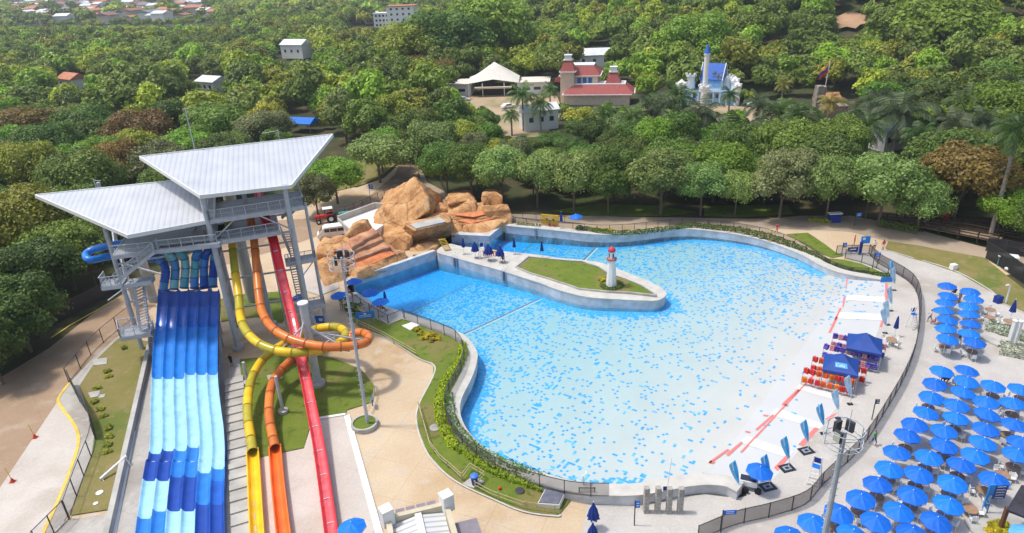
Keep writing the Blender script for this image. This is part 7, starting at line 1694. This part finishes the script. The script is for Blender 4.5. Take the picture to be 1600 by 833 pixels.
# manholes, slabs, hatch, bin
def disc(px,py,r,lab,m_,name='manhole_cover'): p=G(px,py); mb=MB(); mb.lathe((0,0,.04),[(r,0),(r,.08),(r*.8,.1)],20); o=mb.build(name,m_); o.location=p; tag(o,lab,'cover')
disc(680,669,.55,'round pale manhole cover on the pool lawn',M['concrete']); disc(156,771,.3,'small round cover low on the side lawn',M['white']); disc(150,788,.2,'smallest round cover low on the side lawn left',M['white']); disc(812,748+20,.4,'small dark round drain on the lower pool lawn',M['steel_d'])
def slab_(px4,lab,m_=None,th=.12,name='concrete_slab'):
    P=[G(*q)+Vector((0,0,th)) for q in px4]; c=sum(P,Vector())/len(P); mb=MB(); mb.slab([q-c for q in P],th+.05); o=mb.build(name,m_ or M['concrete']); o.location=c; tag(o,lab,'slab')
slab_([(145,563),(168,560),(167,570),(147,572)],'pale concrete slab at the top of the side lawn'); slab_([(138,615),(156,611),(156,620),(142,623)],'pale concrete slab midway down the side lawn'); slab_([(154,618),(166,617),(163,622),(155,623)],'smallest concrete slab midway down the side lawn')
slab_([(628,510),(645,504),(657,508),(641,517)],'white slab on the pool lawn beside the yellow bed',M['white']); slab_([(722,758),(739,745),(757,754),(740,764)],'pale slab under the blue bin'); slab_([(552,665),(578,660),(580,668),(556,673)],'small slab by the kerbed light pole bed'); slab_([(417,588),(440,584),(442,592),(420,596)],'pale slab on the slide lawn left of the red slide')
slab_([(712,697),(722,693),(730,700),(720,704)],'pale slab gap in the lime hedge'); slab_([(918,410.5),(928,411),(925,414),(916,413)],'x') if 0 else None
p=G(742,758); t=thing('litter_bin',p,'blue litter bin standing on a slab by the timber fence','bin'); mb=MB(); mb.lathe(p+Vector((0,0,.1)),[(.24,0),(.32,.85)],16); mb.build('body',M['navy'],t); mb=MB(); mb.lathe(p+Vector((0,0,.95)),[(.36,0),(.34,.1),(.15,.2)],16); mb.build('lid',mat('bin_lid',(.05,.18,.62),.5),t)
c=G(863,786)+Vector((0,0,.0)); P=[G(840,792),(G(874,797)),(G(884,776)),(G(852,770))]; t=thing('pump_hatch',c,'low white box with a dark slab lid at the corner of the pool lawn','hatch'); mb=MB(); mb.prism([tuple(q[:2]) for q in P],c.z,c.z+.5); mb.build('box',M['white'],t); mb=MB(); mb.prism([tuple((q+(c-q)*.08)[:2]) for q in P],c.z+.5,c.z+.58); mb.build('lid',mat('slate_lid',(.13,.14,.18),.6,.2,2),t)
mb=MB(); mb.sphere((0,0,.15),.15); o=mb.build('ball',M['red']); o.location=G(781,765); tag(o,'small red ball on the lower pool lawn','ball')
p=G(1420,416); 
for x,y,l in [(1489,421,'white cube seat on the edge of the east lawn')]: mb=MB(); mb.box((0,0,.4),(.8,.7,.8),rz=.2); mb.box((0,-.3,.4),(.5,.16,.5),rz=.2); o=mb.build('cube_stool',M['white'],None,.05); o.location=G(x,y); tag(o,l,'seat')
p=G(1571,474); t=thing('outdoor_shower',p,'white shower post with a navy bin at the lawn corner','shower'); mb=MB(); mb.tube([p,p+Vector((0,0,2.4)),p+Vector((-.3,0,2.6)),p+Vector((-.6,0,2.5))],.09,8); mb.build('post',M['white'],t); mb=MB(); mb.box(p+Vector((-.8,.3,.45)),(.8,.7,.9),rz=.3); mb.build('bin',M['navy'],t)
p=G(1303,347); t=thing('litter_station',p,'dark litter station with a white top near the far footpath','bin'); mb=MB(); mb.box(p+Vector((0,0,.7)),(1.8,.7,1.4)); mb.build('body',M['navy'],t); mb=MB(); mb.box(p+Vector((0,0,1.5)),(2.1,.9,.14)); mb.build('top',M['white'],t)
# red figure sign
p=G(1474,355); t=thing('red_figure_sign',p,'tall red cut-out panel standing behind the timber ramp','sign'); mb=MB(); f=local(p,.1); mb.box(f(0,0,2.3),(1.0,.2,3.6),rz=.1); mb.box(f(.75,0,3.1),(.55,.2,1.3),rz=.1); mb.box(f(-.1,0,4.4),(.5,.2,.7),rz=.1); mb.build('panel',M['red'],t,.06)
# storage yard at the right edge
p=G(1572,413); t=thing('green_crate',p,'green and white crate behind the black fence','crate'); mb=MB(); mb.box(p+Vector((0,0,.6)),(2.2,1.2,1.2),rz=-.5); mb.build('box',mat('sea_green',(.10,.42,.33),.6,.3,2),t); mb=MB(); mb.box(p+Vector((0,0,1.27)),(2.4,1.4,.12),rz=-.5); mb.build('lid',M['white'],t)
p=G(1592,426); t=thing('small_boat',p,'small pale boat lying behind the black fence','boat'); mb=MB(); mb.smooth=True; mb.tube([p+Vector((-1.4,.9,.3)),p+Vector((-.7,.4,.35)),p+Vector((.4,-.3,.35)),p+Vector((1.2,-.8,.4))],lambda u:.15+.38*math.sin(math.pi*u),10); mb.build('hull',M['white'],t); mb=MB(); mb.box(p+Vector((0,0,.6)),(.8,.5,.3),rz=-.6); mb.build('seat',M['skyblue'],t)
# tractor
def wheel(par,c,r,w_,ax): mb=MB(); mb.cyl(c-ax*w_/2,c+ax*w_/2,r,18); wh=mb.build('wheel',M['rubber'],par); mb=MB(); mb.cyl(c-ax*(w_/2+.03),c+ax*(w_/2+.03),r*.5,14); mb.build('rim',M['white'],wh)
p=G(512,347); rz=R(197); f=local(p,rz); ax=(f(0,1,0)-f(0,0,0)); t=thing('tractor',p,'red farm tractor with a pale canopy parked behind the slide tower','tractor')
mb=MB(); mb.box(f(1.05,0,1.15),(1.7,.65,.6),rz=rz); mb.box(f(1.95,0,1.1),(.12,.6,.55),rz=rz); mb.box(f(-.3,0,1.0),(1.2,.8,.5),rz=rz); mb.build('bonnet',M['red'],t,.06); mb=MB(); mb.box(f(1.99,0,1.05),(.1,.5,.4),rz=rz); mb.build('grille',M['black'],t)
mb=MB(); [mb.beam(f(x,y,1.2),f(x*.9,y,2.5),.06) for x in (-.9,.25) for y in (-.5,.5)]; mb.build_split('canopy_post',M['steel_d'],t); mb=MB(); mb.box(f(-.3,0,2.55),(1.7,1.4,.1),rz=rz); mb.build('canopy_top',M['white'],t,.03)
mb=MB(); mb.box(f(-.5,0,1.35),(.5,.5,.12),rz=rz); mb.box(f(-.75,0,1.6),(.1,.5,.5),rz=rz); mb.build('seat',M['black'],t); mb=MB(); mb.cyl(f(1.2,.2,1.4),f(1.2,.2,2.1),.05,8); mb.build('exhaust',M['steel_d'],t)
for sy in (-1,1): 
    wheel(t,f(-.65,sy*.75,.75),.75,.4,ax); wheel(t,f(1.5,sy*.62,.42),.42,.25,ax); mb=MB(); mb.box(f(-.65,sy*.72,1.55),(1.1,.4,.08),rz=rz); mb.build('mudguard',M['red'],t)
p=G(537,343); t=thing('trailer',p,'cage trailer with teal goods behind the red tractor','trailer'); f=local(p,rz); mb=MB()
for z in (.6,1.0,1.4): 
    for sy in (-1,1): mb.beam(f(-1.3,sy*.7,z),f(1.3,sy*.7,z),.05)
for x in (-1.3,-.4,.4,1.3): [mb.beam(f(x,sy*.7,.5),f(x,sy*.7,1.45),.05) for sy in (-1,1)]
mb.build('cage',M['steel_d'],t); mb=MB(); mb.box(f(0,0,.5),(2.6,1.4,.1),rz=rz); mb.build('bed',M['steel_d'],t); mb=MB(); mb.box(f(-.2,0,.95),(1.9,1.1,.8),rz=rz); mb.build('load',mat('teal_goods',(.05,.25,.25),.7,.5,4),t); wheel(t,f(0,.8,.35),.35,.2,ax); wheel(t,f(0,-.8,.35),.35,.2,ax)
# van
p=G(521,371); rz=R(192); f=local(p,rz); ax=(f(0,1,0)-f(0,0,0)); t=thing('van',p,'white passenger van parked against the white tank wall','van')
prof=[(2.4,.35),(2.45,.95),(2.15,1.2),(1.45,1.95),(1.1,2.15),(-2.3,2.2),(-2.45,1.9),(-2.45,.35)]; vs=[f(x,.9,z) for x,z in prof]+[f(x,-.9,z) for x,z in prof]; n=len(prof); mb=MB(); mb.add(vs,[tuple(range(n)),tuple(reversed(range(n,2*n)))]+[(i,n+i,n+(i+1)%n,(i+1)%n) for i in range(n)]); mb.build('body',M['white'],t,.06)
for sy in (-1,1):
    for x0,x1 in ((-2.0,-.9),(-.8,.3),(.4,1.2)): mb=MB(); mb.box(f((x0+x1)/2,sy*.905,1.6),(x1-x0,.04,.55),rz=rz); mb.build('window',M['glass'],t)
    mb=MB(); mb.box(f(2.42,sy*.65,.85),(.1,.3,.22),rz=rz); mb.build('headlight',M['steel'],t); wheel(t,f(1.5,sy*.82,.36),.36,.24,ax); wheel(t,f(-1.5,sy*.82,.36),.36,.24,ax)
mb=MB(); mb.beam(f(2.12,0,1.27),f(1.52,0,1.9),1.5,.06); mb.build('windscreen',M['glass'],t)
# distant cars
for i,(x,y,lab,rz_) in enumerate([(724,158,'small white car parked left of the tent pavilion',.1),(794,169,'small white car parked by the far palms',.5),(1180,166,'white car parked beyond the round bush by the castle',.1)]):
    p=G(x,y); f=local(p,rz_); ax=f(0,1,0)-f(0,0,0); t=thing('car',p,lab,'car'); prof=[(2.1,.3),(2.1,.75),(1.2,.9),(.6,1.4),(-1.0,1.42),(-1.7,.95),(-2.1,.9),(-2.1,.3)]; n=len(prof); vs=[f(a,.85,b) for a,b in prof]+[f(a,-.85,b) for a,b in prof]; mb=MB(); mb.add(vs,[tuple(range(n)),tuple(reversed(range(n,2*n)))]+[(k,n+k,n+(k+1)%n,(k+1)%n) for k in range(n)]); mb.build('body',M['white'],t,.05)
    for sy in (-1,1): mb=MB(); mb.box(f(-.2,sy*.86,1.15),(1.7,.03,.36),rz=rz_); mb.build('window',M['glass'],t); wheel(t,f(1.3,sy*.8,.32),.32,.2,ax); wheel(t,f(-1.3,sy*.8,.32),.32,.2,ax)
# white gate pillar on the left
p=G(71,510); t=thing('gate_pillar',p,'white boxy gate pillar with a dark hatch in the wall left of the road','pillar'); f=local(p,.15); mb=MB(); mb.box(f(0,.9,1.3),(1.5,2.2,2.6),rz=.15); mb.build('body',M['white'],t,.03); mb=MB(); mb.box(f(-.1,-.22,1.4),(.5,.04,.35),rz=.15); mb.build('hatch',M['glass'],t)
# road cones with poles
for x,y,l in [(55,684,'red road cone with a leaning stick, nearer the lawn'),(20,753,'red road cone with a leaning stick, nearer the bottom left')]:
    p=G(x,y); t=thing('road_cone',p,l,'cone'); mb=MB(); mb.box(p+Vector((0,0,.03)),(.45,.45,.06)); mb.lathe(p+Vector((0,0,.06)),[(.2,0),(.06,.35)],12); mb.build('cone',mat('cone_red',(.55,.06,.03),.6),t); mb=MB(); mb.cyl(p+Vector((0,0,.2)),p+Vector((-.25,.1,1.5)),.03,6); mb.build('stick',M['yellow'],t)
# white frame on the side lawn
p=G(158,752); t=thing('metal_cradle',p,'white metal cradle frame lying on the side lawn','frame'); f=local(p,1.0); mb=MB(); mb.cyl(f(0,0,.25),f(2.6,0,.9),.13,8); mb.build('tube',M['white'],t); mb=MB(); [mb.beam(f(2.5,sy*.6,0),f(2.4,0,1.0),.06) for sy in (-1,1)]; [mb.beam(f(.1,sy*.3,0),f(.1,0,.3),.06) for sy in (-1,1)]; mb.beam(f(2.5,-.6,.05),f(2.5,.6,.05),.06); mb.build('legs',M['white'],t)
# building at the bottom
CRM=mat('cream_parapet',(.56,.49,.36),.75,.1,1); WR=bpy.data.materials.new('white_ribbed_roof'); WR.use_nodes=True; nt=WR.node_tree; b=nt.nodes['Principled BSDF']; tc=N(nt,'ShaderNodeTexCoord'); mp=N(nt,'ShaderNodeMapping'); mp.inputs['Rotation'].default_value=(0,0,R(-15+90)); wv=N(nt,'ShaderNodeTexWave'); wv.inputs['Scale'].default_value=.6; nt.links.new(tc.outputs['Object'],mp.inputs[0]); nt.links.new(mp.outputs[0],wv.inputs['Vector'])
r=N(nt,'ShaderNodeValToRGB'); r.color_ramp.elements[0].color=(.36,.38,.39,1); r.color_ramp.elements[1].color=(.60,.61,.61,1); r.color_ramp.elements[1].position=.4; nt.links.new(wv.outputs['Fac'],r.inputs[0]); nt.links.new(r.outputs[0],b.inputs['Base Color'])
z0=4.2
A=W(601,806,z0); B=W(700,782,z0); dx=(B-A).normalized(); dy=Vector((dx.y,-dx.x,0)); t=thing('kiosk_building',G(660,860),'cream building with a white ribbed roof cut by the bottom edge','building')
w_=(B-A).length; c=A+dx*w_/2+dy*5; rz=math.atan2(dx.y,dx.x); mp.inputs['Rotation'].default_value=(0,0,math.pi/2-rz); f=local(Vector((c.x,c.y,0)),rz)
mb=MB(); mb.box(f(0,0,(z0-1.5+.8)/2),(w_-.5,9.5,z0-1.5-.8),rz=rz); mb.build('wall',CRM,t)
mb=MB(); 
for sx in (-1,1): mb.box(f(sx*(w_/2-.2),0,z0-.35),(.4,10,.7),rz=rz)
mb.box(f(0,4.8,z0-.35),(w_,.4,.7),rz=rz); pr=mb.build('parapet',CRM,t)
mb=MB(); gable(mb,f(0,-.1,0),9.2,w_-.9,z0-.62,.4,rz+math.pi/2,0); mb.build('roof',WR,t)
mb=MB(); mb.box(f(0,-.1,z0-.15),(.5,9.3,.12),rz=rz); mb.build('ridge',M['white'],t)
for sx in (-1,1): mb=MB(); mb.box(f(sx*(w_/2-.15),4.75,z0+.2),(.9,.9,1.5),rz=rz+.3); mb.build('corner_pier',M['white'],t,.03)
PN=mat('tinted_panel',(.24,.21,.24),.35,.1,2)
for k in range(4): mb=MB(); mb.box(f(-w_/2+1.1+k*(w_-1.6)/4+.1,5.6,z0-.7),((w_-1.6)/4-.12,1.0,.06),rz=rz); mb.build('awning_panel',PN,t)
for k in range(4): mb=MB(); mb.box(f(w_/2+1.0,2.6-k*2.0,z0-1.0),(1.7,1.88,.06),rz=rz); mb.build('awning_panel',PN,t)
for k in range(2): mb=MB(); mb.box(f(-w_/2-.9,3.0-k*2.0,z0-1.2),(1.5,1.85,.06),rz=rz); mb.build('awning_panel',PN,t)
# stairs of the stair strip
t=thing('garden_stair',G(375,700),'long shallow concrete steps between the blue and yellow slides','steps'); mb=MB(); a=G(366,592); b_=G(383,842); a.z=b_.z=1.25
n=34; d=(b_-a)/n; s_=Vector((-d.y,d.x,0)).normalized(); Lw=[1.0+.15*k/n for k in range(n)]
for k in range(n): mb.box(a+d*(k+.5)+Vector((0,0,.12+.10*(1 if k%2 else 0))),(d.length*.98,1.9,.22+.08*(k%2)),rz=math.atan2(d.y,d.x))
mb.build('treads',M['concrete'],t)
# white pool hoist at the gate
p=W(911,757,1.25); t=thing('pool_hoist',p,'small white metal post at the pool end of the gate','post'); mb=MB(); mb.tube([p,p+Vector((0,0,.9)),p+Vector((.25,0,1.1)),p+Vector((.3,.3,1.1))],.07,8); mb.build('post',M['white'],t)
t=thing('whip_pole',W(1040,760,1.1),'thin white pole standing on the near pool wall behind the pillars','pole'); p=W(1042,766,1.1); mb=MB(); mb.cyl(p,p+Vector((.25,.1,3.3)),.03,6); mb.build('pole',M['white'],t); mb=MB(); mb.box(p+Vector((-.15,0,.2)),(.35,.04,.4)); mb.build('pennant',M['navy'],t)
# ---- unique labels: things sharing a label get their place in their row
from collections import defaultdict
dd=defaultdict(list)
for o in list(C.objects):
    if o.parent is None and 'label' in o: dd[o['label']].append(o)
for lab,L in dd.items():
    if len(L)<2: continue
    L.sort(key=lambda o:proj(Vector(o.location))[0] if o.location.length>1 else 0)
    for i,o in enumerate(L):
        w0=lab.split()
        if len(L)<=16 and len(w0)<=12: o['label']=lab+', %s from left'%ORDW[i]
S.view_layers[0].update()

# ---- air
mb=MB(); mb.box((0,1850,148),(5300,4020,304)); hz_=bpy.data.materials.new('haze'); hz_.use_nodes=True; nt=hz_.node_tree; nt.nodes.remove(nt.nodes['Principled BSDF']); pv=N(nt,'ShaderNodeVolumePrincipled'); pv.inputs['Color'].default_value=(.80,.87,.96,1); pv.inputs['Density'].default_value=.00026; pv.inputs['Anisotropy'].default_value=.3; nt.links.new(pv.outputs[0],nt.nodes['Material Output'].inputs['Volume'])
o=mb.build('haze',hz_); o['kind']='stuff'; o['label']='pale haze over the far town and hills'; o['category']='haze'
